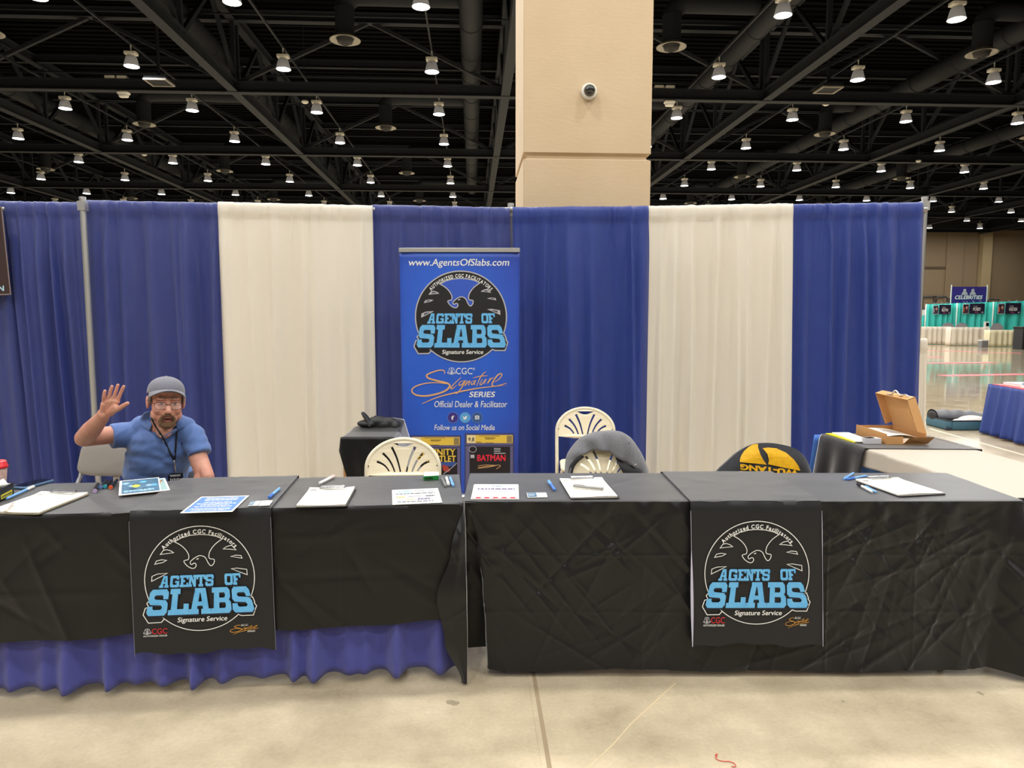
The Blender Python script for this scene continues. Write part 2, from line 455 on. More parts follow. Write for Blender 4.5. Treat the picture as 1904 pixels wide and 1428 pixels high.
# ------------------------------------------------------------------ lamps
ORD = ['first', 'second', 'third', 'fourth', 'fifth', 'sixth', 'seventh', 'eighth', 'ninth', 'tenth', 'eleventh', 'twelfth', 'thirteenth', 'fourteenth', 'fifteenth', 'sixteenth', 'seventeenth', 'eighteenth']
ROWN = ['nearest', 'second nearest', 'third nearest', 'fourth nearest', 'fifth nearest', 'sixth nearest', 'seventh nearest', 'eighth nearest', 'ninth nearest', 'tenth nearest', 'eleventh nearest', 'twelfth nearest']
ZL = CAMZ + 7.37
M_LENS = mat('glowing_lamp_lens', (1, 1, 1), 0.4, emit=(1.0, 0.98, 0.95), estr=7.0)
M_HOOD = mat('prismatic_reflector', S(138, 135, 132), 0.3, transl=0.06)
lamp_light = bpy.data.lights.new('lamp_light', 'AREA'); lamp_light.shape = 'DISK'; lamp_light.size = 0.4
lamp_light.energy = LAMP_W; lamp_light.color = LAMP_COL
def make_lamp():
    t = thing('high_bay_lamp', 'lamp', 'ceiling lamp')
    mb = MB(); mb.rbox((-0.175, -0.12, 0.33), (0.175, 0.12, 0.42), 0.03); mb.tube([(0, 0, 0.42), (0, 0, 0.655)], 0.02, 8)
    mb.build('ballast', M_WHITE_ENAMEL, t, auto=35)
    mb = MB(); mb.lathe([(0.02, 0.34), (0.12, 0.335), (0.125, 0.27), (0.12, 0.26)], 20); mb.build('socket', M_WHITE_ENAMEL, t, auto=35)
    mb = MB(); mb.lathe([(0.118, 0.275), (0.15, 0.262), (0.168, 0.2), (0.192, 0.1), (0.214, 0.02), (0.224, 0.0), (0.211, 0.0)], 24, caps=False)
    mb.build('reflector', M_HOOD, t, smooth=True)
    mb = MB(); mb.lathe([(0.0005, 0.02), (0.12, 0.012), (0.209, 0.004), (0.206, 0.0), (0.12, -0.006), (0.0005, -0.012)], 24, caps=False)
    mb.build('lens', M_LENS, t, smooth=True)
    lo = bpy.data.objects.new('lamp_light', lamp_light); COL.objects.link(lo); lo.parent = t; lo.location = (0, 0, -0.025)
    return t
LU0, LV0, LSP = -1.2, 17.95, 4.6
spots = []
for j in range(-7, 10):
    v = LV0 + LSP * j
    for i in range(-8, 12):
        u = LU0 + 4.45 * i
        p = uv(u, v, ZL); x, y = pix(p)
        infr = v > 4 and -25 < x < 1929 and -40 < y < 440
        near = hypot(u - 0, v - 5) < 17.5
        if infr or near: spots.append((j, u, v, p, infr and -4 < x < 1908 and -8 < y < 440 and not (960 < x < 1214) and (y < 372 or x > 1718)))
L0 = make_lamp(); used = False
rows = {}
for s_ in spots: rows.setdefault(s_[0], []).append(s_)
vis_rows = [j for j in sorted(rows) if any(s_[4] for s_ in rows[j])]
for j in sorted(rows):
    k = 0; n = sum(1 for s_ in rows[j] if s_[4])
    for s_ in rows[j]:
        if s_[4]:
            k += 1
            lb = 'lit high-bay ceiling lamp, %s from left in the %s visible row' % (ORD[k - 1], ROWN[vis_rows.index(j)])
            gr = 'high-bay lamps in the picture'
        else:
            lb = 'lit high-bay ceiling lamp over the hall, out of sight'; gr = 'high-bay lamps out of sight'
        if not used: o = L0; used = True; o.location = s_[3]; o['label'] = lb; o['group'] = gr; o.rotation_euler = (0, 0, PSI)
        else: dup(L0, s_[3], PSI, lb, gr)

# ------------------------------------------------------------------ steel roof frame
CU, CV = [1.15 + 9.05 * k for k in range(-4, 6)], [25.0 + 9.3 * k for k in range(-2, 5)]
ZB = ZL                                            # underside of the lower beams
web_cache = {}
def web_member(a, b, parent, w=0.12):
    mb = MB(); mb.beam(a, b, w, w, None, up=(0, 1, 0)); return mb.build('brace', M_STEEL, parent)
def truss(length, label, loc, rot, panels, off=0.0, group=None):
    """a roof girder along local x"""
    t = thing('roof_girder', label, 'roof girder', loc, rot, group)
    mb = MB(); mb.ibeam((0, 0, 0), (length, 0, 0), 0.3, 0.36, 0.03); mb.build('lower_beam', M_STEEL, t)
    mb = MB(); mb.ibeam((0, 0, 2.3), (length, 0, 2.3), 0.28, 0.34, 0.03); mb.build('upper_beam', M_STEEL, t)
    step = length / panels
    for i in range(panels):
        x0 = i * step; x1 = x0 + step; xm = (x0 + x1) / 2
        web_member((x0 + 0.15, 0, 0.34), (xm - 0.1, 0, 2.32), t); web_member((x1 - 0.15, 0, 0.34), (xm + 0.1, 0, 2.32), t)
        if i: web_member((x0, 0, 0.36), (x0, 0, 2.3), t, 0.13)
    return t
RN = ['nearest', 'second', 'third', 'fourth', 'fifth', 'sixth', 'seventh']
for k, v in enumerate(CV):
    a = uv(CU[0], v, ZB - 0.0)
    lab = ('dark steel roof girder across the hall, %s one back in view' % RN[k - 2]) if k >= 2 else 'dark steel roof girder across the hall above the booth'
    truss(CU[-1] - CU[0], lab, a, PSI, 9 * 1, group='roof girders across the hall')
LN = {0: 'farthest left', 1: 'second from far left', 2: 'third from far left', 3: 'just left of the middle', 4: 'right beside the beige column', 5: 'first right of the column',
      6: 'second right of the column', 7: 'third right of the column', 8: 'fourth right of the column', 9: 'farthest right'}
for k, u in enumerate(CU):
    a = uv(u, CV[1] - 4.65, ZB + 0.02)
    truss(VB - (CV[1] - 4.65) - 0.3, 'dark roof girder running into the depth, ' + LN[k], a, PSI + pi / 2, 11, group='roof girders running into the depth')
# purlins under the deck and lamp rails
for k, v in enumerate([20.3 + 4.65 * q for q in range(0, 9)]):
    if abs((v - 25.0) % 9.3) < 0.5 or abs((v - 25.0) % 9.3) > 8.8: continue
    t = thing('roof_purlin', 'thin dark purlin across the hall under the deck, %s one back' % ORD[k // 2], 'purlin', uv(CU[0], v, 11.25), PSI, 'roof purlins')
    mb = MB(); mb.ibeam((0, 0, 0), (CU[-1] - CU[0], 0, 0), 0.16, 0.3, 0.02); mb.build('purlin_beam', M_STEEL, t)
for i in range(-8, 12):
    u = LU0 + 4.45 * i
    t = thing('lamp_rail', 'thin dark rail carrying a line of lamps, %s from the left' % (ORD + ['nineteenth', 'twentieth'])[i + 8], 'lamp rail', uv(u, -16.0, ZL + 0.62), PSI + pi / 2, 'lamp rails')
    mb = MB(); mb.beam((0, 0, 0.03), (VB + 15, 0, 0.03), 0.05, 0.06)
    mb.build('rail', M_STEEL, t)
# sprinkler pipes across
for k, (v, z) in enumerate(((19.2, 10.5), (22.7, 10.5), (28.6, 10.6), (32.0, 10.5), (37.7, 10.6), (41.3, 10.5))):
    t = thing('sprinkler_pipe', 'thin dark pipe across the roof frame, %s one back' % ORD[k], 'pipe', uv(-34, v, z), PSI, 'sprinkler pipes')
    mb = MB(); mb.tube([(0, 0, 0), (80, 0, 0)], 0.03, 8); mb.build('pipe_run', M_STEEL, t, smooth=True)

# round air ducts
DUCTS = [(-17.3, 'far left'), (-8.3, 'upper left, beside the lamps'), (0.0, 'near the middle, pointing into the depth'), (8.5, 'just right of the column'), (16.4, 'upper right'), (25.0, 'far right')]
for u, wh in DUCTS:
    t = thing('air_duct', 'round dark air duct running into the depth, ' + wh, 'duct', uv(u, 4.0, 10.0), PSI + pi / 2, 'long round air ducts')
    L = 44.0; mb = MB(); prof = []; x = 0
    pts = []; rr = []
    while x <= L:
        for dx, r in ((0, 0.33), (1.46, 0.33), (1.48, 0.355), (1.52, 0.355), (1.54, 0.33)):
            pts.append((x + dx, 0, 0)); rr.append(r)
        x += 2.3
    mb.tube(pts, rr, 24); mb.build('duct_pipe', M_DUCT, t, auto=30)
    mb = MB(); mb.capsule((pts[-1][0] - 0.1, 0, 0), (pts[-1][0] + 0.12, 0, 0), 0.33, 0.3, 20); mb.build('end_cap', M_DUCT, t, smooth=True)
# drop ducts with round diffusers
def make_diffuser(blen):
    t = thing('air_diffuser', 'x', 'air diffuser')
    mb = MB(); mb.tube([(0, 0, 0.12), (0, 0, 0.85)], 0.265, 24); mb.lathe([(0.28, 0.82), (0.285, 0.84), (0.28, 0.86)], 24, caps=False)
    q = [(0, 0, 0.82), (0.06, 0, 1.0), (0.2, 0, 1.14), (0.42, 0, 1.2), (blen * .7, 0, 1.2), (blen, 0, 1.2)]
    mb.tube(crv(q, 5), 0.26, 20); mb.build('drop_duct', M_DUCT, t, auto=40)
    mb = MB(); mb.lathe([(0.27, 0.13), (0.36, 0.06), (0.425, 0.01), (0.425, 0.0), (0.34, 0.03), (0.27, 0.05), (0.25, 0.05)], 32, caps=False)
    mb.build('ring', mat('grey_diffuser_ring', S(150, 145, 135), 0.5), t, smooth=True)
    mb = MB(); mb.lathe([(0.24, 0.06), (0.2, -0.05), (0.13, -0.09), (0.001, -0.1)], 28, caps=False)
    for r in (0.2, 0.15, 0.09): mb.lathe([(r + 0.012, -0.03 - (0.2 - r) * .5), (r, -0.06 - (0.2 - r) * .5), (r - 0.012, -0.03 - (0.2 - r) * .5)], 28, caps=False)
    mb.build('cone', M_BLACK, t, smooth=True)
    return t
D0 = {}
DV = [20.8 + 9.3 * k for k in range(0, 4)]; DU = [-22.3, -13.1, -3.5, 5.7, 14.9, 24.0]
for j, v in enumerate(DV):
    k = 0
    for u in DU:
        p = uv(u, v, CAMZ + 7.6); x, y = pix(p)
        if not (-60 < x < 1960 and -10 < y < 430): continue
        k += 1; lb = 'round grey air diffuser on a black drop duct, %s from left, %s row' % (ORD[k - 1], ROWN[j])
        if u not in D0:
            D0[u] = make_diffuser(min(d[0] for d in DUCTS if d[0] > u) - u - 0.31); o = D0[u]; o.location = p; o.rotation_euler = (0, 0, PSI); o['label'] = lb; o['group'] = 'round air diffusers'
        else: dup(D0[u], p, PSI, lb, 'round air diffusers')
# little white fittings on the nearest girder
def emergency_light(px, py, lab, lab2):
    p = at_y(px, py, 24.5); p = uv(p.x * cos(PSI) + p.y * sin(PSI), 25.0, ZB + 0.37)
    t = thing('emergency_light', lab, 'emergency light', p, PSI, 'emergency lights on the nearest girder')
    for s_ in (-1, 1):
        mb = MB(); mb.rbox((s_ * 0.19 - 0.17, -0.12, 0.0), (s_ * 0.19 + 0.17, 0.12, 0.12), 0.05); mb.build('lamp_head', M_WHITE_ENAMEL, t, auto=40)
        mb = MB(); mb.tube([(s_ * 0.12, 0, 0.02), (s_ * 0.1, 0.05, -0.12), (s_ * 0.05, 0.1, -0.2)], 0.02, 6); mb.build('arm', M_WHITE_ENAMEL, t)
    q = uv(p.x * cos(PSI) + p.y * sin(PSI) + 0.2, 25.0, ZB - 0.1)
    t = thing('ceiling_speaker', lab2, 'speaker', q, PSI, 'white housings under the nearest girder')
    mb = MB(); mb.rbox((-0.19, -0.14, 0.0), (0.19, 0.14, 0.1), 0.08); mb.rbox((-0.15, -0.1, -0.09), (0.15, 0.1, 0.02), 0.07); mb.build('housing', M_WHITE_ENAMEL, t, auto=40)
emergency_light(222, 151, 'pair of white emergency lights on the girder, upper left', 'small white housing under the girder, upper left')
emergency_light(1247, 163, 'pair of white emergency lights on the girder, right of the column', 'small white housing under the girder, right of the column')
def sensor(px, py, Y, lab):
    p = at_y(px, py, Y); t = thing('smoke_detector', lab, 'detector', p, PSI, 'white detectors under the roof')
    mb = MB(); mb.lathe([(0.001, -0.05), (0.07, -0.045), (0.13, 0.0), (0.12, 0.05), (0.02, 0.06)], 20); mb.build('detector_body', M_WHITE_ENAMEL, t, smooth=True)
    mb = MB(); mb.tube([(0, 0, 0.05), (0, 0, ZDECK - p.z - 0.01)], 0.012, 6); mb.build('stem', M_STEEL, t)
sensor(567, 190, 26.0, 'small white detector left of the middle, below the nearest girder')
sensor(1536, 194, 26.0, 'small white detector right, below the nearest girder')
sensor(268, 288, 35.0, 'small white detector left, at the second girder')
sensor(1708, 300, 35.0, 'small white detector right, at the second girder')
for px, py, lab in ((296, 153, 'small square vent beside the emergency lights, upper left'), (1540, 167, 'small square vent at the girder, upper right')):
    p = at_y(px, py, 23.0 if px < 900 else 24.2); t = thing('square_vent', lab, 'vent', p, PSI, 'square vents at the girder')
    mb = MB()
    for a_, b_ in (((-0.35, -0.35), (0.35, -0.3)), ((-0.35, 0.3), (0.35, 0.35)), ((-0.35, -0.3), (-0.3, 0.3)), ((0.3, -0.3), (0.35, 0.3))): mb.box((a_[0], a_[1], -0.03), (b_[0], b_[1], 0.02))
    mb.build('rim', mat('grey_diffuser_ring', S(150, 145, 135)), t)
    mb = MB(); mb.box((-0.33, -0.33, 0.0), (0.33, 0.33, 0.12)); mb.tube([(0, 0, 0.1), (0, 0, ZDECK - p.z)], 0.05, 8); mb.build('box', M_DUCT, t)

# ------------------------------------------------------------------ the concrete column with its camera
YC = 6.62
pl_, pr_ = at_y(973, 300, YC), at_y(1211.5, 300, YC + 0.05)
wcol = pr_.x - pl_.x
t_col = thing('concrete_column', 'big square beige concrete column rising behind the drapes', 'column', (pl_.x, pl_.y, 0), PSI)
zj = at_y(1090, 291, YC).z
mb = MB()
rings = []
for z, ins in ((0, 0), (zj - 0.022, 0), (zj - 0.006, 0.035), (zj + 0.022, 0.035), (zj + 0.04, 0), (ZDECK, 0)):
    c = 0.012 + 0 * ins
    x0, x1, y0, y1 = ins, wcol - ins, ins, wcol - ins
    rings.append([(x0 + c, y0, z), (x1 - c, y0, z), (x1, y0 + c, z), (x1, y1 - c, z), (x1 - c, y1, z), (x0 + c, y1, z), (x0, y1 - c, z), (x0, y0 + c, z)])
vs = [p for r in rings for p in r]; fs = [tuple(range(8))[::-1], tuple(range(40, 48))]
for i in range(5):
    for q in range(8): fs.append((i * 8 + q, i * 8 + (q + 1) % 8, (i + 1) * 8 + (q + 1) % 8, (i + 1) * 8 + q))
mb.add(vs, fs); mb.build('shaft', M_COLUMN, t_col)
# dome camera
pc = at_y(1094.5, 171.5, YC + 0.03)
Mf = Matrix.Rotation(pi / 2, 4, 'X')
t = thing('dome_camera', 'white dome security camera mounted on the beige column', 'security camera', (pc.x, pc.y + 0.003, pc.z), PSI)
mb = MB(); mb.lathe([(0.072, 0.0), (0.073, 0.03), (0.068, 0.046), (0.054, 0.055), (0.05, 0.052)], 32, None, Mf); mb.build('housing', M_WHITE_ENAMEL, t, smooth=True)
mb = MB(); mb.lathe([(0.052, 0.055), (0.049, 0.075), (0.037, 0.095), (0.018, 0.106), (0.0005, 0.109)], 28, None, Mf, caps=False); mb.build('dome', mat('smoked_dome', (0.02, 0.018, 0.017), 0.06, coat=1.0), t, smooth=True)
mb = MB(); mb.ell((0, -0.102, 0.0), (0.014, 0.012, 0.014), 12); mb.build('lens', mat('lens_glass', (0.004, 0.004, 0.005), 0.05), t, smooth=True)
# ------------------------------------------------------------------ pipe-and-drape back wall
random.seed(4)
M_BLUE_L = mat('blue_drape_cloth', S(40, 54, 128), 0.38, weave=(95, 0.5, 0.5, S(84, 102, 176)), transl=0.12, sheen=0.15)
M_BLUE_R = mat('royal_blue_drape_cloth', S(14, 47, 136), 0.38, weave=(80, 0.5, 0.6, S(66, 98, 186)), transl=0.12, sheen=0.15)
M_CREAM = mat('cream_drape_cloth', S(240, 233, 219), 0.5, weave=(90, 0.5, 0.35, S(244, 236, 220)), transl=0.22, sheen=0.1)
M_ALU = mat('galvanised_pipe', S(190, 190, 188), 0.38, metal=0.75, bump=(60, 0.1))
YD = 5.95
def drape(label, px_top, px_bot, ytop, m, yoff=0.0, folds=11, amp=0.085, seed=1, zbot=0.03, Y=None, group='booth drape panels', nx=150, marks=()):
    """px_top/px_bot: left and right edge (photo pixels on the drape plane); ytop: top edge heights"""
    rnd = random.Random(seed); Y = (Y or YD) + yoff
    xl, xr = at_y(px_top[0], ytop[0], Y), at_y(px_top[1], ytop[1], Y)
    bl, br = at_y(px_bot[0], 890, Y).x, at_y(px_bot[1], 890, Y).x; zb0 = at_y(900, 890, Y).z
    kx = (xl.z - zbot) / (xl.z - zb0)
    F_ = []
    for i in range(folds):
        c = (i + 0.5 + rnd.uniform(-0.38, 0.38)) / folds
        F_.append((c, rnd.uniform(-0.05, 0.05), rnd.uniform(0.16, 0.5) / folds, rnd.uniform(0.35, 1.0) * amp * rnd.choice((1, 1, 1, -0.55)), rnd.uniform(0.2, 1.2)))
    for (c, w, a) in marks: F_.append((c, 0.0, w, a, 0.15))
    G_ = [(rnd.uniform(0, 1), rnd.uniform(0.004, 0.011), rnd.uniform(-0.010, 0.016), rnd.uniform(-0.03, 0.03)) for _ in range(int(folds * 2.6))]
    def fn(i, j):
        t = j ** 1.25
        ztop = xl.z + (xr.z - xl.z) * i
        z = ztop + (zbot - ztop) * t
        tt = (ztop - z) / (ztop - zbot) * kx
        x = (xl.x + (bl - xl.x) * tt) * (1 - i) + (xr.x + (br - xr.x) * tt) * i
        dz = ztop - z; d = 0.0
        g = min(1.0, dz / 0.5)
        for (c, dr, w, a, st) in F_:
            k = (i - c - dr * tt) / w
            if abs(k) < 3.2: d += a * math.exp(-k * k) * (0.22 + 0.78 * min(1, g * st + tt * 0.9))
        gt = math.exp(-dz / 0.22)
        for (c, w, a, dr) in G_:
            k = (i - c - dr * dz * 3) / w
            if abs(k) < 3: d += a * math.exp(-k * k) * gt
        if dz < 0.115: d += 0.016 * sqrt(max(0, 1 - ((dz - 0.05) / 0.065) ** 2)) * 0.9      # rod pocket
        if dz < 0.02: d -= 0.02 * (1 - dz / 0.02)
        d += 0.006 * noise.noise((i * 9, z * 1.4, seed))
        edge = min(i, 1 - i)
        if edge < 0.02: d *= 0.5 + 25 * edge
        return (x, Y - d, z + 0.004 * noise.noise((i * 22, seed, 0)) * (1 if dz < 0.05 else 0))
    mb = MB(); mb.surf(fn, nx, 64)
    o = mb.build('drape', m, smooth=True, solid=0.0015)
    return tag(o, label, 'drape', group)
drape('blue drape panel at the far left edge, behind the brown poster', (-180, 40), (-150, 100), (372, 374), M_BLUE_L, 0.03, 7, seed=3)
drape('blue drape panel just left of the left metal pole', (8, 156), (66, 196), (374, 376), M_BLUE_L, 0.0, 6, seed=7, marks=((0.24, 0.07, 0.05), (0.6, 0.03, 0.02)))
drape('blue drape panel behind the waving man', (159, 410), (186, 432), (372, 377), M_BLUE_L, 0.0, 9, seed=12, marks=((0.12, 0.05, 0.035), (0.26, 0.03, 0.04), (0.71, 0.035, 0.045)))
drape('left cream drape panel, between the man and the banner', (405, 693), (424, 702), (375, 382), M_CREAM, -0.012, 8, 0.055, seed=21, marks=((0.62, 0.03, 0.06), (0.93, 0.02, 0.05)))
drape('blue drape panel behind the tall roll-up banner', (691, 948), (700, 958), (380, 386), M_BLUE_L, 0.01, 10, seed=32)
drape('royal blue drape panel right of the banner', (953, 1208), (957, 1200), (385, 383), M_BLUE_R, 0.0, 9, seed=43, marks=((0.08, 0.03, 0.03), (0.3, 0.03, 0.025)))
drape('right cream drape panel, between two blue panels', (1206, 1475), (1192, 1470), (383, 378), M_CREAM, -0.012, 8, 0.06, seed=54, marks=((0.1, 0.025, 0.06), (0.3, 0.022, 0.07), (0.68, 0.02, 0.07), (0.95, 0.03, 0.05)))
drape('royal blue drape panel at the right end of the back wall', (1473, 1716), (1466, 1704), (379, 376), M_BLUE_R, 0.0, 9, seed=65, marks=((0.1, 0.03, 0.035), (0.62, 0.03, 0.03)))
def pole(px, py, yoff, label):
    p = at_y(px, py, YD + yoff)
    t = thing('drape_pole', label, 'pole', (p.x, p.y, 0), 0, 'drape poles')
    mb = MB(); mb.tube([(0, 0, 0.01), (0, 0, p.z - 0.02)], 0.0245, 16); mb.tube([(0, 0, p.z - 0.02), (0, 0, p.z)], [0.0265, 0.026], 16); mb.build('upright', M_ALU, t, auto=40)
    mb = MB(); mb.rbox((-0.2, -0.2, 0.0), (0.2, 0.2, 0.01), 0.02); mb.build('base_plate', mat('dark_base_plate', S(70, 70, 72), 0.5, metal=0.5), t, auto=40)
    mb = MB(); mb.box((-0.03, -0.028, p.z - 0.11), (0.03, 0.028, p.z - 0.035)); mb.build('slot_collar', M_ALU, t)
    return t, p
tL, pL = pole(153, 366, -0.085, 'left metal drape pole, standing in front of the blue drapes')
tM, pM = pole(950, 378, 0.075, 'middle metal drape pole, just above the banner')
tR, pR = pole(1720, 366, 0.075, 'right metal drape pole at the end of the drape wall')
for a, b, lb in (((-2.2 - 3.6, 5.96), (pL.x + .05, 5.96), 'cross bar inside the far left blue drapes'), ((pL.x, 5.96), (pM.x, 5.985), 'cross bar inside the drapes left of the banner'), ((pM.x, 5.985), (pR.x, 5.985), 'cross bar inside the drapes right of the banner')):
    z = (at_y(555, 388, YD).z)
    t = thing('cross_bar', lb, 'cross bar', (a[0], a[1], z), 0, 'drape cross bars')
    mb = MB(); mb.tube([(0, 0, 0), (b[0] - a[0], b[1] - a[1], 0)], 0.018, 10); mb.build('bar', M_ALU, t, smooth=True)
# narrow white drape past the right pole
drape('narrow white drape hanging beyond the right pole', (1700, 1724), (1694, 1719), (629, 629), mat('white_drape_cloth', S(228, 220, 205), 0.7, transl=0.2), 0.35, 2, 0.012, seed=5, group='white booth cloths', nx=30)

# ------------------------------------------------------------------ tables
ZT = 0.74
M_BLACKCLOTH = mat('black_polyester_cloth', (0.005, 0.0046, 0.0044), 0.4, spec=0.3, sheen=1.0, shr=0.36, bump=(30, 0.15, (1, 1, 1)))
M_BLACKCLOTH2 = mat('black_satin_cloth', (0.0062, 0.0062, 0.0066), 0.36, spec=0.3, sheen=1.0, shr=0.36)
M_RUNNER = mat('black_printed_runner_cloth', (0.0105, 0.0112, 0.0130), 0.42, spec=0.3, sheen=1.0, shr=0.36)
M_SKIRT = mat('blue_table_skirt_cloth', S(62, 66, 150), 0.5, weave=(120, 0.5, 0.5, S(116, 122, 205)), sheen=0.2)
M_TTOP = mat('grey_table_laminate', S(160, 155, 148), 0.5)
M_LEG = mat('grey_table_steel', S(90, 90, 92), 0.4, metal=0.6)
def frame(o, ang): return Matrix.Translation(o) @ Matrix.Rotation(ang, 4, 'Z')
def folding_table(label, o, ang, length, depth, ztop, x0=0.0):
    t = thing('folding_table', label, 'table', o, ang, 'folding tables of the booth')
    mb = MB(); mb.rbox((x0, 0.012, ztop - 0.03), (x0 + length, depth - 0.012, ztop), 0.02); mb.build('tabletop', M_TTOP, t, auto=40)
    for xs in (x0 + 0.22, x0 + length - 0.22):
        for y in (0.07, depth - 0.07):
            mb = MB(); mb.tube([(xs, y, 0.0), (xs, y, ztop - 0.03)], 0.0125, 10); mb.build('leg', M_LEG, t, smooth=True)
        mb = MB(); mb.tube([(xs, 0.07, 0.12), (xs, depth - 0.07, 0.12)], 0.011, 8); mb.tube([(xs, 0.07, ztop - 0.045), (xs, depth - 0.07, ztop - 0.045)], 0.011, 8); mb.build('crossbar', M_LEG, t, smooth=True)
    return t
# left table
a_, b_ = at_z(0, 957, ZT), at_z(846, 934, ZT)
ANG_L = atan2(b_.y - a_.y, b_.x - a_.x)
TL = frame((b_.x, b_.y, 0), ANG_L)             # origin at its front right corner, x to the right
LEN_L, DEP = 2.44, 0.515
folding_table('folding table under the left black cloth', (b_.x, b_.y, 0), ANG_L, LEN_L - 0.02, DEP, ZT - 0.006, -LEN_L + 0.01)
# right table
c_, d_ = at_z(860, 932, ZT), at_z(1893, 931, ZT)
ANG_R = atan2(d_.y - c_.y, d_.x - c_.x)
TR = frame((c_.x, c_.y, 0), ANG_R)
LEN_R = (d_ - c_).length
folding_table('folding table under the right black cloth', (c_.x, c_.y, 0), ANG_R, LEN_R - 0.05, DEP, ZT - 0.006, 0.035)

def crease(x, z, L):
    """sum of sharp pressed folds: L = (px, pz, dirx, dirz, amp, width, length)"""
    s = 0
    for (px, pz, dx, dz, a, w, ln) in L:
        u = (x - px) * dx + (z - pz) * dz; v = (x - px) * dz - (z - pz) * dx
        if abs(u) < ln and abs(v) < 4 * w:
            s += a * math.exp(-abs(v) / w) * (1 - (u / ln) ** 2)
    return s
def rand_creases(seed, n, x0, x1, z0, z1, amp=0.0035):
    r = random.Random(seed); out = []
    for _ in range(n):
        an = r.choice((radians(-50), radians(-42), radians(-58), radians(25), radians(40), radians(70))) + r.uniform(-0.2, 0.2)
        out.append((r.uniform(x0, x1), r.uniform(z0, z1), cos(an), sin(an), r.uniform(0.3, 1) * amp * r.choice((1, 1, -1)), r.uniform(0.005, 0.014), r.uniform(0.08, 0.42)))
    return out
# left cloth: over the back, top, and partway down the front
def prof_cloth(s, back, zt, dep, zf, out, r=0.012):
    """arc-length profile: s in 0..1 -> (y, z); back drop, top, rounded front edge, front drop"""
    Ls = [back, dep, zt - zf]; tot = sum(Ls); d = s * tot
    if d < Ls[0]: return dep + out * 0.6 + 0.02 * (1 - d / Ls[0]), zt - (Ls[0] - d), 0
    d -= Ls[0]
    if d < Ls[1]: return dep + out * 0.6 - d * (dep + out * 1.6) / dep, zt, 1
    d -= Ls[1]
    k = d / Ls[2]
    return -out - 0.04 * k ** 0.8, zt - d, 2
CL = rand_creases(5, 30, -2.4, 0, 0.26, 0.74, 0.007) + [(-2.0, 0.43, 1, 0, 0.004, 0.006, 0.9), (-0.6, 0.46, 1, 0, -0.004, 0.006, 0.7), (-0.6, 0.62, 0.99, 0.05, 0.003, 0.006, 0.6), (-0.45, 0.4, 0, 1, 0.004, 0.006, 0.4), (-1.85, 0.5, 0, 1, 0.003, 0.006, 0.4)]
def left_cloth():
    def fn(i, j):
        x = -LEN_L - 0.02 + (LEN_L + 0.052) * i
        zf = 0.262 + 0.008 * sin(i * 14) + 0.004 * sin(i * 41) - 0.012 * max(0, i - 0.93) * 10
        y, z, reg = prof_cloth(j, 0.3, ZT, DEP, zf, 0.012)
        if reg == 2:
            k = (ZT - z) / (ZT - zf)
            d = crease(x, z, CL) * min(1, k * 4) + 0.008 * noise.noise((x * 3.0, z * 2.5, 2)) * k + 0.004 * noise.noise((x * 11, z * 4, 5)) * k
            y -= 0.0 + max(-0.006, d)
            if k < 0.06: z -= 0.005 * (1 - k / 0.06) * 0; 
        elif reg == 1:
            z += -0.0015 + 0.0012 * noise.noise((x * 6, y * 6, 1))
        return TL @ Vector((x, y, z))
    mb = MB(); mb.surf(fn, 300, 96)
    mb.surf(lambda i, j: TL @ Vector((0.032 + 0.003 * sin(i * 9) * j, -0.012 + (DEP + 0.02) * i, ZT - 0.001 - 0.40 * j)), 20, 10)
    o = mb.build('tablecloth', M_BLACKCLOTH, smooth=True, solid=0.001, rim=M_BLACK)
    return tag(o, 'short black tablecloth over the left table, with blue skirt showing below', 'tablecloth', 'black tablecloths')
left_cloth()
# pleated blue skirt of the left table
def left_skirt():
    r = random.Random(9); P_ = []; x = -LEN_L
    while x < 0.04: P_.append(x); x += r.uniform(0.085, 0.16)
    def wav(x, k):
        s = 0
        for i, c in enumerate(P_):
            w = 0.026 + 0.012 * ((i * 7) % 3) / 2
            q = (x - c - 0.02 * k * sin(i * 2.3)) / w
            if abs(q) < 3: s += (0.65 + 0.35 * sin(i * 1.7)) * math.exp(-q * q)
        return s
    def fn(i, j):
        x = -LEN_L - 0.01 + (LEN_L + 0.02) * i; k = j
        z = 0.712 + (0.03 - 0.712) * j
        a = wav(x, k)
        y = 0.004 - 0.006 * k - (0.012 + 0.05 * k ** 1.5) * a + 0.02 * k * (1 - a) * 0.6
        z += 0.012 * k * (1 - a) - 0.012 * k * a * 0
        return TL @ Vector((x, min(y, 0.03), z))
    mb = MB(); mb.surf(fn, 420, 26)
    o = mb.build('table_skirt', M_SKIRT, smooth=True, solid=0.001)
    return tag(o, 'pleated blue table skirt hanging below the left black cloth', 'table skirt')
left_skirt()
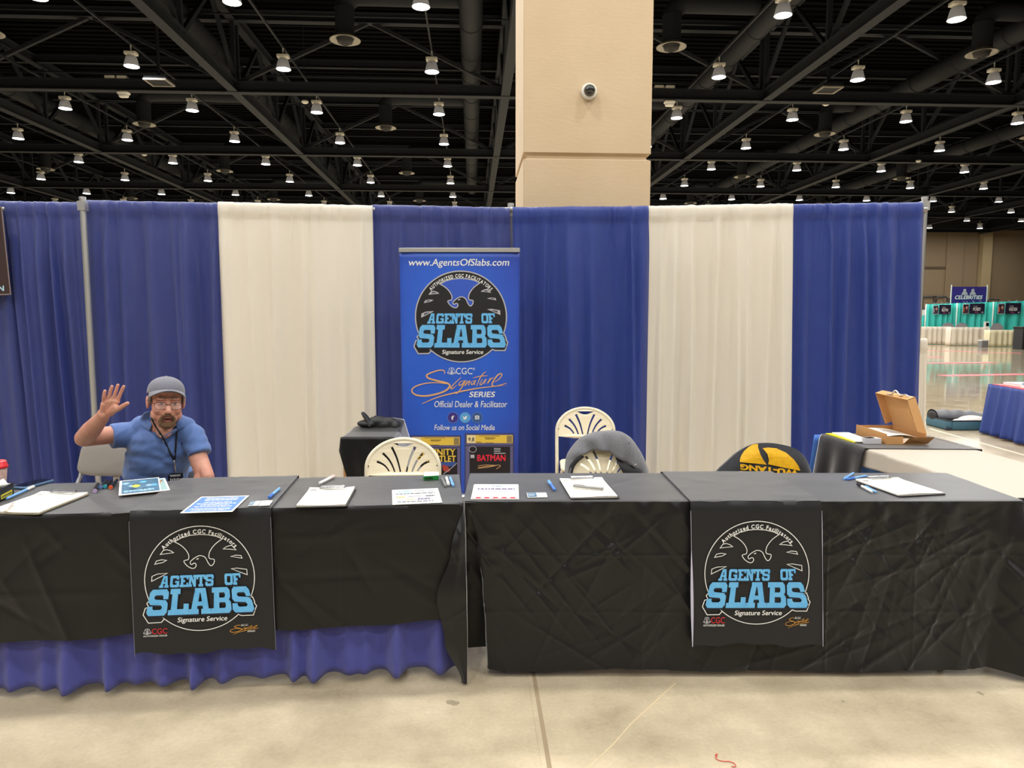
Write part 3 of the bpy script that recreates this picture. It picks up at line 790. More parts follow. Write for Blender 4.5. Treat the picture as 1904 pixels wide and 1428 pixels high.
# right cloth: fitted to the floor on all sides
IR = TR.inverted()
def lx(px): return (IR @ at_y(px, 1050, c_.y)).x
def col_interp(c, t):
    k = t * (len(c) - 1); i = min(int(k), len(c) - 2); f = k - i; f = f * f * (3 - 2 * f); return c[i] * (1 - f) + c[i + 1] * f
COLS = [  # px positions down the front, offset in depth, lowest z
    ([862, 842, 817, 830, 860], [-0.03, -0.085, -0.11, -0.11, -0.095], 0.012),
    ([863, 856, 846, 853, 866], [-0.03, -0.09, -0.12, -0.12, -0.105], 0.010),
    ([865, 868, 871, 872, 870], [-0.01, -0.06, -0.10, -0.11, -0.105], 0.012),
    ([865, 866, 864, 863, 862], [0.002, 0.03, 0.09, 0.11, 0.11], 0.06),
    ([871, 894, 904, 908, 911], [0.002, 0.03, 0.10, 0.12, 0.12], 0.06),
    ([874, 888, 897, 902, 905], [0.0, -0.015, -0.02, -0.03, -0.03], 0.036),
    ([900, 912, 920, 926, 930], [-0.008, -0.022, -0.026, -0.034, -0.036], 0.03)]
CR = rand_creases(17, 120, 0.0, 2.3, 0.03, 0.74, 0.0075) + rand_creases(18, 45, 1.3, 2.2, 0.1, 0.7, 0.0055) + [(x_, 0.4, 0, 1, 0.004, 0.004, 0.7) for x_ in (0.38, 0.74, 1.5, 1.86)] + [(1.0, z_, 1, 0, 0.003, 0.004, 1.6) for z_ in (0.28, 0.52)]
for k in range(7): CR.append((1.55 + 0.17 * k, 0.55 - 0.05 * k, 0.66, -0.75, 0.008, 0.007, 0.5))
for k in range(4): CR.append((0.1 + 0.14 * k, 0.5 - 0.06 * k, 0.62, -0.78, 0.009, 0.007, 0.4))
def right_cloth():
    nL = len(COLS); NV = 130
    xs_mid = [lx(930) + (lx(1800) - lx(930)) * i / 400 for i in range(1, 401)]
    RC = [([1880, 1872, 1852, 1842, 1838], [-0.008, -0.025, -0.03, -0.03, -0.034], 0.045),
          ([1893, 1900, 1905, 1902, 1898], [-0.004, -0.05, -0.085, -0.09, -0.1], 0.03),
          ([1899, 1935, 1965, 1975, 1980], [0.0, -0.02, -0.03, -0.05, -0.09], 0.01)]
    def cols_at(cols, f):
        k = f * (len(cols) - 1); i = min(int(k), len(cols) - 2); g = k - i
        A, B = cols[i], cols[i + 1]
        mixl = lambda p, q: [x * (1 - g) + y * g for x, y in zip(p, q)]
        return mixl(A[0], B[0]), mixl(A[1], B[1]), A[2] * (1 - g) + B[2] * g
    def pt(kind, val, t):
        if kind == 'c':
            pxs, dys, zl = val
            x = lx(col_interp(pxs, t)); y = col_interp(dys, t)
        else:
            x = val; w = min(1.0, (x - lx(930)) / 0.1); zl = 0.03 + 0.012 * noise.noise((x * 2.2, 3, 3)); y = -0.009 - 0.027 * t ** 0.7
            if x > lx(1700): zl += 0.012 * (x - lx(1700))
        z = ZT + (zl - ZT) * t
        d = crease(x, z, CR) + 0.010 * noise.noise((x * 3.2, z * 2.2, 8)) + 0.006 * noise.noise((x * 9, z * 3.5, 4))
        # little puckers hanging off the table edge
        pk = math.exp(-t / 0.12) * (0.009 * sin(x * 31 + 3 * sin(x * 7)) + 0.005 * sin(x * 67 + 2 * sin(x * 11)))
        d = d * min(1, t * 5) + pk * min(1, t * 14)
        y -= max(-0.006, 0.016 * math.tanh(d / 0.016))
        return TR @ Vector((x, y, z))
    seq = [('c', cols_at(COLS, i / 40)) for i in range(41)] + [('m', x) for x in xs_mid] + [('c', cols_at([([1800, 1800, 1800, 1800, 1800], [-0.009, -0.02, -0.027, -0.031, -0.036], 0.036)] + RC, i / 40)) for i in range(1, 41)]
    n = len(seq)
    mb = MB()
    mb.surf(lambda i, j: pt(*seq[min(n - 1, int(round(i * (n - 1))))], (j ** 1.1)), n - 1, NV)
    # top
    x0, x1 = lx(862), lx(1899)
    def top(i, j):
        x = x0 + (x1 - x0) * i; y = -0.008 + (DEP + 0.016) * j
        z = ZT - 0.0015 + 0.0014 * noise.noise((x * 5, y * 7, 6)) * (1 if 0.03 < j < 0.97 else 0) + crease(x, y * 1.2, [(0.6, 0.3, 0.7, 0.7, -0.002, 0.01, 0.4), (1.3, 0.2, 0.3, 0.9, 0.002, 0.01, 0.3)])
        if j < 0.03: z -= 0.004 * (1 - j / 0.03)
        return TR @ Vector((x, y, min(z, ZT)))
    mb.surf(top, 120, 30)
    # sides and back, plain drops
    for (p, q, nx_, ny_) in (((x0, -0.005), (x0, DEP + 0.01), -1, 0), ((x1, DEP + 0.01), (x1, -0.005), 1, 0), ((x0, DEP + 0.008), (x1, DEP + 0.008), 0, 1)):
        def side(i, j, p=p, q=q, nx_=nx_, ny_=ny_):
            x = p[0] + (q[0] - p[0]) * i; y = p[1] + (q[1] - p[1]) * i
            if ny_ == 0: hz = 0.4 * j; k = 0.02 * j
            else: hz = 0.32 * j; k = 0.015 * j
            w = 0.004 * sin(i * 20) * j
            return TR @ Vector((x + nx_ * min(k + w, 0.016), y + ny_ * (k + w), ZT - 0.0015 - hz))
        mb.surf(side, 40, 8)
    o = mb.build('tablecloth', M_BLACKCLOTH2, smooth=True, solid=0.001, rim=M_BLACK)
    return tag(o, 'long creased black tablecloth reaching the floor over the right table', 'tablecloth', 'black tablecloths')
right_cloth()
# ------------------------------------------------------------------ printed runners
def runner(label, T, x0, x1, zf, back, seed, off=0.007):
    t = thing('table_runner', label, 'table runner', T.to_translation(), atan2(T[1][0], T[0][0]), 'printed table runners')
    def S_(x, dfront):
        pass
    def fn(i, j):
        x = x0 + (x1 - x0) * i
        zl = zf + 0.006 * sin(i * 9 + seed) + 0.004 * sin(i * 23)
        y, z, reg = prof_cloth(j, back, ZT + off, DEP, zl, 0.012 + off + 0.006)
        if reg == 2:
            k = (ZT + off - z) / (ZT + off - zl)
            y = -0.03 - 0.042 * k ** 0.8 - 0.003 * sin(i * 6 + seed) * k
            if k < 0.05: y = -0.024 - 0.006 * k / 0.05 - 0.042 * k ** 0.8
            x += 0.012 * k
        elif reg == 1:
            z += 0.003 * max(0, noise.noise((x * 7, y * 9, seed))) * (1 if y < DEP - 0.05 and y > 0.03 else 0.2)
        else: y += off
        return Vector((x, y, z))
    mb = MB(); mb.surf(fn, 60, 90); mb.build('cloth', M_RUNNER, t, smooth=True, solid=0.0012, rim=M_BLACK)
    return t
def front_map(T, x0, w, zf, off=0.007):
    """artwork coordinates on the runner's hanging front, (x, z) local"""
    def fn(x, z, lift):
        k = max(0.0, (ZT + off - z) / (ZT + off - zf))
        return Vector((x, -0.03 - 0.042 * k ** 0.8 - 0.0046 - lift, z))
    return fn
IL = TL.inverted()
def lpl(px, py): p = IL @ at_y(px, py, TL.to_translation().y - 0.25 * 0); return p
def on_front(T, px, py, d=0.05):
    """photo pixel -> local (x, z) on the vertical plane d in front of the table's front edge"""
    I = T.inverted(); o = Vector((0, 0, CAMZ)); r = ray(px, py)
    ol = I @ o; rl = (I.to_3x3() @ r); k = (-d - ol.y) / rl.y; q = ol + rl * k; return q.x, q.z
rl0, rl1 = on_front(TL, 237, 965)[0], on_front(TL, 502, 960)[0]
zl_ = on_front(TL, 370, 1212, 0.072)[1]
RUN_L = runner('black printed runner over the left table, in front of the man', TL, rl0, rl1, zl_, 0.12, 1)
rr0, rr1 = on_front(TR, 1286, 945)[0], on_front(TR, 1531, 940)[0]
zr_ = on_front(TR, 1410, 1199, 0.072)[1]
RUN_R = runner('black printed runner over the right table, with pale left hem', TR, rr0, rr1, zr_, 0.1, 4)
# pale lining turned out along the edges of the right runner
mb = MB()
def hem(x, wfn, seed):
    def fn(i, j):
        z = ZT - 0.03 + (zr_ - ZT + 0.025) * j; k = (ZT + 0.007 - z) / (ZT + 0.007 - zr_)
        w = wfn(j); return Vector((x + 0.012 * k - 0.0015 + (i - 0.5) * w, -0.033 - 0.042 * k ** 0.8 - 0.0035 * sin(seed), z))
    return fn
M_LINING = mat('pale_lining', S(186, 186, 205), 0.7)
mb.surf(hem(rr0, lambda j: 0.0015 + 0.010 * max(0, sin((j - 0.28) * 4.2)) * (1 if j > 0.28 else 0), 1), 2, 60)
mb.surf(hem(rr1, lambda j: 0.001 + 0.0015 * max(0, sin(j * 9)), 1), 2, 60)
mb.build('hem', M_LINING, RUN_R, solid=0.0008)['label'] = 'pale hem'
mb = MB()
def hemL(x):
    def fn(i, j):
        z = ZT - 0.03 + (zl_ - ZT + 0.025) * j; k = (ZT + 0.007 - z) / (ZT + 0.007 - zl_)
        return Vector((x + 0.012 * k - 0.001 + (i - 0.5) * 0.0016, -0.033 - 0.042 * k ** 0.8, z))
    return fn
mb.surf(hemL(rl0), 1, 50); mb.surf(hemL(rl1), 1, 50); mb.build('hem', mat('grey_stitching', S(120, 122, 130), 0.7), RUN_L, solid=0.0008)
# ------------------------------------------------------------------ the round eagle emblem and its slab lettering
M_PWHITE = mat('white_print', S(226, 226, 222), 0.6)
M_PBLUE = mat('sky_blue_print', S(88, 170, 226), 0.6, var=(30, 0.5, S(110, 186, 232)))
M_PNAVY = mat('navy_print', S(12, 24, 44), 0.6)
M_PBLACK = mat('black_print', S(16, 15, 16), 0.6)
M_PGREY = mat('grey_print', S(178, 176, 180), 0.6)
M_PRED = mat('red_print', S(186, 38, 44), 0.6)
M_PGOLD = mat('gold_print', S(226, 162, 52), 0.6)
M_PEACH = mat('pale_orange_print', S(222, 168, 110), 0.6)
GL = {
 'S': [[(.12, 1), (.88, 1), (1, .88), (1, .62), (.74, .62), (.74, .72), (.68, .78), (.34, .78), (.27, .72), (.27, .68), (.34, .62), (.88, .58), (1, .46), (1, .12), (.88, 0), (.12, 0), (0, .12), (0, .36), (.26, .36), (.26, .28), (.32, .22), (.66, .22), (.73, .28), (.73, .32), (.66, .39), (.12, .42), (0, .54), (0, .88)]],
 'L': [[(0, 1), (.54, 1), (.54, .8), (.42, .8), (.42, .22), (.74, .22), (.74, .42), (1, .42), (1, 0), (0, 0), (0, .2), (.12, .2), (.12, .8), (0, .8)]],
 'A': [[(.22, 1), (.78, 1), (.9, .2), (1, .2), (1, 0), (.56, 0), (.56, .2), (.64, .2), (.62, .32), (.38, .32), (.36, .2), (.44, .2), (.44, 0), (0, 0), (0, .2), (.1, .2), (.2, .82), (.22, .82)], [(.41, .48), (.59, .48), (.52, .82), (.48, .82)]],
 'B': [[(0, 1), (.86, 1), (.98, .88), (.98, .62), (.9, .52), (1, .42), (1, .12), (.88, 0), (0, 0), (0, .2), (.12, .2), (.12, .8), (0, .8)], [(.4, .8), (.66, .8), (.71, .75), (.71, .65), (.66, .6), (.4, .6)], [(.4, .42), (.68, .42), (.73, .37), (.73, .25), (.68, .2), (.4, .2)]],
 'G': [[(.12, 1), (.88, 1), (1, .88), (1, .66), (.72, .66), (.72, .74), (.66, .78), (.34, .78), (.28, .72), (.28, .28), (.34, .22), (.66, .22), (.72, .28), (.72, .36), (.55, .36), (.55, .54), (1, .54), (1, .12), (.88, 0), (.12, 0), (0, .12), (0, .88)]],
 'E': [[(0, 1), (1, 1), (1, .66), (.8, .66), (.8, .8), (.42, .8), (.42, .6), (.62, .6), (.62, .42), (.42, .42), (.42, .2), (.8, .2), (.8, .36), (1, .36), (1, 0), (0, 0), (0, .2), (.12, .2), (.12, .8), (0, .8)]],
 'N': [[(0, 1), (.4, 1), (.66, .5), (.66, .8), (.56, .8), (.56, 1), (1, 1), (1, .8), (.9, .8), (.9, 0), (.64, 0), (.34, .6), (.34, .2), (.44, .2), (.44, 0), (0, 0), (0, .2), (.1, .2), (.1, .8), (0, .8)]],
 'T': [[(0, 1), (1, 1), (1, .62), (.8, .62), (.8, .8), (.64, .8), (.64, .2), (.76, .2), (.76, 0), (.24, 0), (.24, .2), (.36, .2), (.36, .8), (.2, .8), (.2, .62), (0, .62)]],
 'O': [[(.14, 1), (.86, 1), (1, .86), (1, .14), (.86, 0), (.14, 0), (0, .14), (0, .86)], [(.35, .78), (.65, .78), (.71, .72), (.71, .28), (.65, .22), (.35, .22), (.29, .28), (.29, .72)]],
 'F': [[(0, 1), (1, 1), (1, .62), (.8, .62), (.8, .8), (.42, .8), (.42, .58), (.64, .58), (.64, .38), (.42, .38), (.42, .2), (.54, .2), (.54, 0), (0, 0), (0, .2), (.12, .2), (.12, .8), (0, .8)]],
}
# emblem outline in emblem units (circle radius 1, y up), taken clockwise
def eu(pts, cx=722.0, cy=648.0, r=484.0): return [((x - cx) / r, (cy - y) / r) for x, y in pts]
def outline():
    top = [(sin(a), cos(a)) for a in [radians(-113 + (226) * k / 60) for k in range(61)]]
    rt = eu([(1186, 832), (1204, 880), (1200, 888), (1220, 917), (1190, 1003), (1085, 1003), (1060, 993)])
    lo = [(0.99 * sin(a), 0.985 * cos(a)) for a in [radians(136 + (224 - 136) * k / 30) for k in range(31)]]
    lf = eu([(402, 1005), (375, 1035), (262, 1037), (218, 960), (238, 900), (270, 890), (252, 857), (270, 835)])
    return top + rt + lo + lf
SKY = eu([(503, 300), (560, 268), (640, 246), (722, 240), (800, 246), (870, 262), (925, 287)]) + \
      eu(crv([(925, 287), (860, 335), (815, 395), (803, 445), (815, 466), (850, 474), (848, 505), (832, 527), (815, 528), (795, 500), (775, 458), (752, 440), (722, 434), (690, 447), (662, 466), (640, 488), (640, 505), (652, 514), (668, 503), (684, 505), (690, 525), (675, 547), (645, 546), (605, 518), (583, 482), (600, 472), (622, 465), (627, 430), (605, 382), (560, 335), (503, 300)], 4))[1:-1]
FEATH = [eu(q) for q in ([(378, 412), (405, 376), (435, 370), (470, 382), (495, 400)], [(328, 500), (345, 470), (390, 461), (432, 468), (400, 486)], [(298, 655), (302, 610), (350, 590), (437, 585), (398, 606)],
         [(932, 380), (960, 360), (1005, 348), (1045, 392), (990, 384)], [(998, 452), (1040, 441), (1088, 446), (1098, 471)], [(1000, 565), (1050, 561), (1138, 576), (1141, 626), (1080, 600)])]
BAN = lambda x, y: ((x - 760) / 548.0, (840 - y) / 548.0)
def slab_word(art, word, boxes, ytop, ybot, K, m, layer, shear=0.0, dx=0.0, dy=0.0):
    """boxes: (x left bottom, x right bottom, x left top, x right top) in banner-crop units"""
    for ch, (a, b, c, d) in zip(word, boxes):
        loops = []
        for lp in GL[ch]:
            q = []
            for (x, y) in lp:
                xx = (a + (b - a) * x) * (1 - y) + (c + (d - c) * x) * y; yy = ybot + (ytop - ybot) * y
                X, Y = BAN(xx, yy); q.append(K(X + dx, Y + dy))
            loops.append(q)
        art.poly(loops, m, layer)
AG = [(350, 446, 385, 455), (458, 552, 470, 556), (556, 640, 562, 648), (638, 726, 648, 730), (722, 812, 728, 816), (812, 892, 816, 900)]
OFB = [(1008, 1088, 1004, 1088), (1092, 1170, 1084, 1165)]
SL = [(215, 420, 270, 455), (432, 640, 470, 650), (640, 866, 668, 856), (866, 1074, 878, 1056), (1084, 1310, 1074, 1240)]
def emblem(art, cx, cy, r, printed, w=0.012, skyfill=None, tilt=0.0):
    K = lambda x, y: (cx + r * (x * cos(tilt) - y * sin(tilt)), cy + r * (x * sin(tilt) + y * cos(tilt)))
    KL = lambda pts: [K(*p) for p in pts]
    out = KL(outline())
    if printed:      # solid black disc on the banner
        art.poly([out], M_PBLACK, 1)
        art.poly([KL(SKY)], skyfill, 2); art.stroke(KL(SKY), r * 0.022, M_PGREY, 3, True)
        for f in FEATH:
            art.poly([KL(f)], M_PGREY, 2)
            mx_, my_ = sum(p[0] for p in f) / len(f), sum(p[1] for p in f) / len(f)
            art.poly([KL([(mx_ + (x - mx_) * .5, my_ + (y - my_) * .45) for x, y in f])], mat('dark_feather_print', S(70, 72, 86), 0.6), 3)
    else:
        art.stroke(KL(SKY), r * w * 1.2, M_PWHITE, 2, True)
        for f in FEATH: art.stroke(KL(f), r * w * 1.1, M_PWHITE, 2, True)
    art.stroke(out, r * (0.026 if printed else w * 1.3), M_PGREY if printed else M_PWHITE, 3, True)
    art.poly([KL(eu(crv([(690, 468), (702, 459), (716, 459), (706, 468)], 3, True)))], M_PWHITE, 3)
    yt = ' AUTHORIZED CGC FACILITATORS'.strip() if printed else 'Authorized CGC Facilitators'
    ring = [K(0.868 * cos(a), 0.868 * sin(a)) for a in [0]]
    a2 = Art(); a2.arc_text(yt, 0, 0, 0.862, 0.078, radians(139), radians(41), M_PWHITE, 3, 0.03)
    for (vs, fs, m, l) in a2.items: art.raw(KL(vs), fs, m, l)
    for (dx, dy, m, l) in ((0.012, -0.03, M_PNAVY, 4), (-0.008, 0.0, M_PNAVY, 4), (0, 0, M_PBLUE, 5)):
        if not printed and m is M_PNAVY and dx < 0: continue
        slab_word(art, 'AGENTS', AG, 796, 918, K, m, l, 0, dx, dy); slab_word(art, 'OF', OFB, 794, 914, K, m, l, 0, dx, dy)
        slab_word(art, 'SLABS', SL, 934, 1206, K, m, l + 2, 0, dx, dy)
    x0, y0 = BAN(530, 1300); x1, y1 = BAN(1025, 1234)
    a3 = Art(); a3.text('Signature Service', x0, y0, x1, y1, M_PWHITE, 6, 0.035, 0.12)
    for (vs, fs, m, l) in a3.items: art.raw(KL(vs), fs, m, l)
# handwritten series mark, in the pixels of a 1493-wide crop of the banner
SCRIPT = [([(560, 162), (566, 140), (548, 122), (505, 118), (430, 138), (365, 165), (345, 188), (375, 218), (470, 245), (570, 268), (618, 290), (622, 320), (570, 368), (470, 405), (350, 428), (250, 425), (190, 402), (168, 368), (190, 328), (270, 292), (380, 272), (490, 270), (590, 284)], 16),
          ([(765, 206), (700, 262), (645, 322), (640, 342), (660, 340), (712, 298)], 10), ([(800, 248), (760, 256), (735, 288), (745, 302), (778, 286), (812, 246), (768, 330), (722, 388), (700, 402), (690, 396)], 10),
          ([(836, 242), (806, 308), (850, 256), (868, 254), (850, 292), (862, 298)], 9), ([(925, 242), (888, 262), (884, 288), (908, 284), (938, 242), (918, 288), (936, 286)], 9),
          ([(1064, 134), (1025, 165), (985, 225), (948, 312)], 9), ([(902, 214), (960, 198), (1030, 188), (1086, 184)], 8), ([(1024, 222), (990, 280), (1010, 290), (1062, 228), (1042, 288)], 9),
          ([(1118, 208), (1080, 278), (1120, 226), (1156, 206)], 10), ([(1168, 262), (1222, 224), (1254, 176), (1236, 160), (1196, 186), (1148, 256), (1136, 296), (1160, 312), (1212, 304), (1312, 274)], 12)]
def series_mark(art, fn, k, m=M_PGOLD, mw=M_PWHITE, layer=4, words=True):
    """fn maps crop pixels to artwork metres, k = metres per crop pixel"""
    for si, (pts, w) in enumerate(SCRIPT):
        c = crv(pts, 5); n = len(c)
        art.stroke([fn(*p) for p in c], [w * k * (0.55 + 0.75 * sin(pi * min(1, max(0, i / (n - 1))))) for i in range(n)], m, layer + 0.9 * (si % 3))
    c = crv([(290, 524), (480, 445), (700, 388), (940, 340), (1160, 314), (1336, 298)], 6); n = len(c)
    art.stroke([fn(*p) for p in c], [k * (3 + 17 * (1 - abs(2 * i / (n - 1) - 0.85) ** 1.5 * 0.9)) * (0.35 if i > n - 4 else 0.8) for i in range(n)], m, layer + 3)
    if words:
        x0, y0 = fn(862, 443); x1, y1 = fn(1172, 378); art.text('SERIES', x0, y0, x1, y1, mw, layer, 0.04, 0.15)
        x0, y0 = fn(700, 168); x1, y1 = fn(898, 90); art.text('CGC', x0, y0, x1, y1, mw, layer, 0.0)
        scales_icon(art, lambda u, v: fn(648 + u * 50, 128 - v * 42), k, mw, layer)
def scales_icon(art, fn, k, m, layer):
    for s_ in (-1, 1):
        art.stroke([fn(s_ * 0.5 + 0.5 * cos(a), -0.45 + 0.36 * sin(a)) for a in [pi + pi * q / 10 for q in range(11)]], 5 * k, m, layer, True)
        art.stroke([fn(s_ * 0.95, -0.45), fn(s_ * 0.5, 0.75), fn(s_ * 0.1, -0.45)], 4 * k, m, layer)
    art.stroke([fn(0, 0.95), fn(0, -0.95)], 7 * k, m, layer); art.stroke([fn(-0.6, 0.75), fn(0, 0.95), fn(0.6, 0.75)], 5 * k, m, layer); art.stroke([fn(-0.35, -0.95), fn(0.35, -0.95)], 6 * k, m, layer)

# ------------------------------------------------------------------ artwork on the runners
def runner_art(t, T, cxp, cyp, rp, lx0, lx1, ly, zf, sig):
    fm = front_map(T, 0, 0, zf)
    def loc(px, py): return on_front(T, px, py, 0.06)
    cx, cy = loc(cxp, cyp); rx, _ = loc(cxp + rp, cyp); R = rx - cx
    a = Art(); emblem(a, cx, cy, R, False); a.build('eagle_emblem', fm, t, step=0.0003)
    b = Art()
    x0, y0 = loc(lx0, ly); x1, y1 = loc(lx1, ly - 16.5)
    u = x1 - x0; v = y1 - y0
    b.text('CGC', x0 + u * 0.36, y0 + v * 0.32, x1, y1, M_PRED, 2, 0.03)
    b.text('AUTHORIZED DEALER', x0, y0, x0 + u, y0 + v * 0.2, M_PWHITE, 2, 0.03)
    kk = u / 210
    scales_icon(b, lambda p, q: (x0 + u * 0.17 + p * u * 0.16, y0 + v * 0.66 + q * v * 0.36), kk, M_PGREY, 2)
    b.build('dealer_logo', fm, t, step=0.0004); b = Art()
    sx0, sy0 = loc(sig[0], sig[2]); sx1, sy1 = loc(sig[1], sig[3])
    k = (sx1 - sx0) / (1336 - 168)
    series_mark(b, lambda x, y: (sx0 + (x - 168) * k, sy0 + (524 - y) * (sy1 - sy0) / (524 - 90)), k, M_PGOLD, M_PWHITE, 3)
    b.build('series_logo', fm, t, step=0.0004)
runner_art(RUN_L, TL, 371.7, 1076.5, 101.5, 269, 313, 1182, zl_, (430, 483, 1177, 1157))
runner_art(RUN_R, TR, 1407.5, 1066.0, 96.8, 1306, 1346, 1162, zr_, (1458, 1504, 1165, 1145))

# ------------------------------------------------------------------ roll-up banner
YB = 5.52
def banner_blue():
    m = bpy.data.materials.new('printed_blue_banner'); m.use_nodes = True
    nt = m.node_tree; N = nt.nodes; L = nt.links; b = N['Principled BSDF']; b.inputs['Roughness'].default_value = 0.45
    tc = N.new('ShaderNodeTexCoord'); nz = N.new('ShaderNodeTexNoise'); nz.inputs['Scale'].default_value = 3.5; nz.inputs['Detail'].default_value = 7
    L.new(tc.outputs['Object'], nz.inputs['Vector'])
    gr = N.new('ShaderNodeTexGradient'); gr.gradient_type = 'SPHERICAL'
    mp = N.new('ShaderNodeMapping'); mp.inputs['Scale'].default_value = (1.25, 1, 0.62); mp.inputs['Location'].default_value = (0.1, 0, -0.75)
    L.new(tc.outputs['Object'], mp.inputs[0]); L.new(mp.outputs[0], gr.inputs[0])
    ad = N.new('ShaderNodeMath'); ad.operation = 'MULTIPLY_ADD'; ad.inputs[1].default_value = 0.3; L.new(nz.outputs['Fac'], ad.inputs[0]); L.new(gr.outputs['Fac'], ad.inputs[2])
    rp = N.new('ShaderNodeValToRGB'); rp.color_ramp.elements[0].position = 0.1; rp.color_ramp.elements[0].color = (*S(38, 42, 108), 1)
    rp.color_ramp.elements[1].position = 0.75; rp.color_ramp.elements[1].color = (*S(40, 92, 200), 1)
    e = rp.color_ramp.elements.new(0.4); e.color = (*S(42, 72, 172), 1)
    L.new(ad.outputs[0], rp.inputs[0]); L.new(rp.outputs[0], b.inputs['Base Color'])
    return m
M_BANNER = banner_blue()
q0, q1 = at_y(742.5, 470, YB), at_y(966, 470, YB)
BW = q1.x - q0.x; BX = (q0.x + q1.x) / 2; BZT = at_y(854, 468, YB).z
ban = thing('roll_up_banner', 'tall blue roll-up banner with a black round eagle emblem', 'banner', (BX, YB, 0))
zb_ = 0.09
mb = MB(); mb.surf(lambda i, j: (BW * (i - .5) * (1 - 0.012 * j), 0.008 * max(0, 0.1 - i) * 10 + 0.008 * max(0, i - 0.92) * 12, BZT + (zb_ - BZT) * j), 24, 40)
mb.build('graphic_panel', M_BANNER, ban, smooth=True, solid=0.001)
mb = MB(); mb.rbox((-BW / 2 - 0.003, -0.014, BZT - 0.004), (BW / 2 + 0.003, 0.014, BZT + 0.028), 0.006); mb.build('top_rail', M_ALU, ban, auto=40)
mb = MB(); mb.rbox((-BW / 2 - 0.01, -0.07, 0.012), (BW / 2 + 0.01, 0.07, 0.095), 0.03); mb.build('cassette', M_ALU, ban, auto=40)
for s_ in (-1, 1):
    mb = MB(); mb.rbox((s_ * BW * .32 - 0.03, -0.17, 0.0), (s_ * BW * .32 + 0.03, 0.17, 0.014), 0.02); mb.build('foot', M_ALU, ban, auto=40)
mb = MB(); mb.tube([(0, 0.04, 0.09), (0, 0.04, BZT)], 0.008, 8); mb.build('support_pole', M_ALU, ban, smooth=True)
def bl(px, py): p = at_y(px, py, YB); return p.x - BX, p.z
bmap = lambda x, z, l: Vector((x, -0.0015 - l, z))
ea = Art(); ex, ez = bl(857.2, 589.6); er = bl(857.2 + 84.6, 589.6)[0] - ex
emblem(ea, ex, ez, er, True, skyfill=mat('sky_print', S(48, 84, 186), 0.5)); ea.build('eagle_emblem', bmap, ban)
c3 = lambda x, y: bl(740 + x / 6.491, 670 + y / 6.491)
c2 = lambda x, y: bl(740 + x / 6.491, 460 + y / 6.491)
kk = c3(1, 0)[0] - c3(0, 0)[0]
la = Art()
def tx(st, x0, y1, x1, y0, fn, m=M_PWHITE, bold=0.012, shear=0.16, layer=2, art=None):
    a, b = fn(x0, y1); c, d = fn(x1, y0); (art or la).text(st, a, b, c, d, m, layer, bold, shear)
tx('www.AgentsOfSlabs.com', 132, 248, 1342, 138, c2, bold=0.02)
la.build('website_line', bmap, ban); la = Art()
tx('Official Dealer & Facilitator', 440, 566, 1318, 490, c3)
la.build('dealer_line', bmap, ban); la = Art()
tx('Follow us on Social Media', 440, 842, 1168, 776, c3)
la.build('social_line', bmap, ban); la = Art()
tx('\u00ae', 902, 118, 930, 88, c3, shear=0, bold=0)
series_mark(la, c3, kk, M_PEACH, M_PWHITE, 3)
la.build('series_mark', bmap, ban)
sa = Art()
for cx, col, in ((662, S(58, 44, 128)), (811, S(84, 160, 214)), (956, S(48, 84, 142))):
    circ = [c3(cx + 64 * cos(2 * pi * q / 32), 690 + 64 * sin(2 * pi * q / 32)) for q in range(32)]
    sa.poly([circ], mat('badge_%d' % cx, col, 0.5), 2); sa.stroke(circ, kk * 4, mat('badge_rim', S(110, 140, 196), 0.5), 3, True)
tx('f', 644, 716, 678, 668, c3, bold=0.05, shear=0, layer=4, art=sa)
bird = crv([(786, 672), (800, 684), (812, 686), (814, 674), (824, 668), (834, 674), (830, 684), (828, 700), (812, 714), (794, 714), (784, 706), (798, 702), (786, 694), (792, 692), (784, 682)], 3, True)
sa.poly([[c3(x, y) for x, y in bird]], M_PWHITE, 4)
def sq(x0, y0, x1, y1): return [c3(x0, y0), c3(x1, y0), c3(x1, y1), c3(x0, y1)]
sa.poly([sq(930, 666, 980, 712), [c3(955 + 15 * cos(2 * pi * q / 16), 690 + 15 * sin(2 * pi * q / 16)) for q in range(16)]], M_PWHITE, 4)
sa.poly([[c3(955 + 8 * cos(2 * pi * q / 16), 690 + 8 * sin(2 * pi * q / 16)) for q in range(16)]], M_PWHITE, 4)
sa.build('social_badges', bmap, ban)
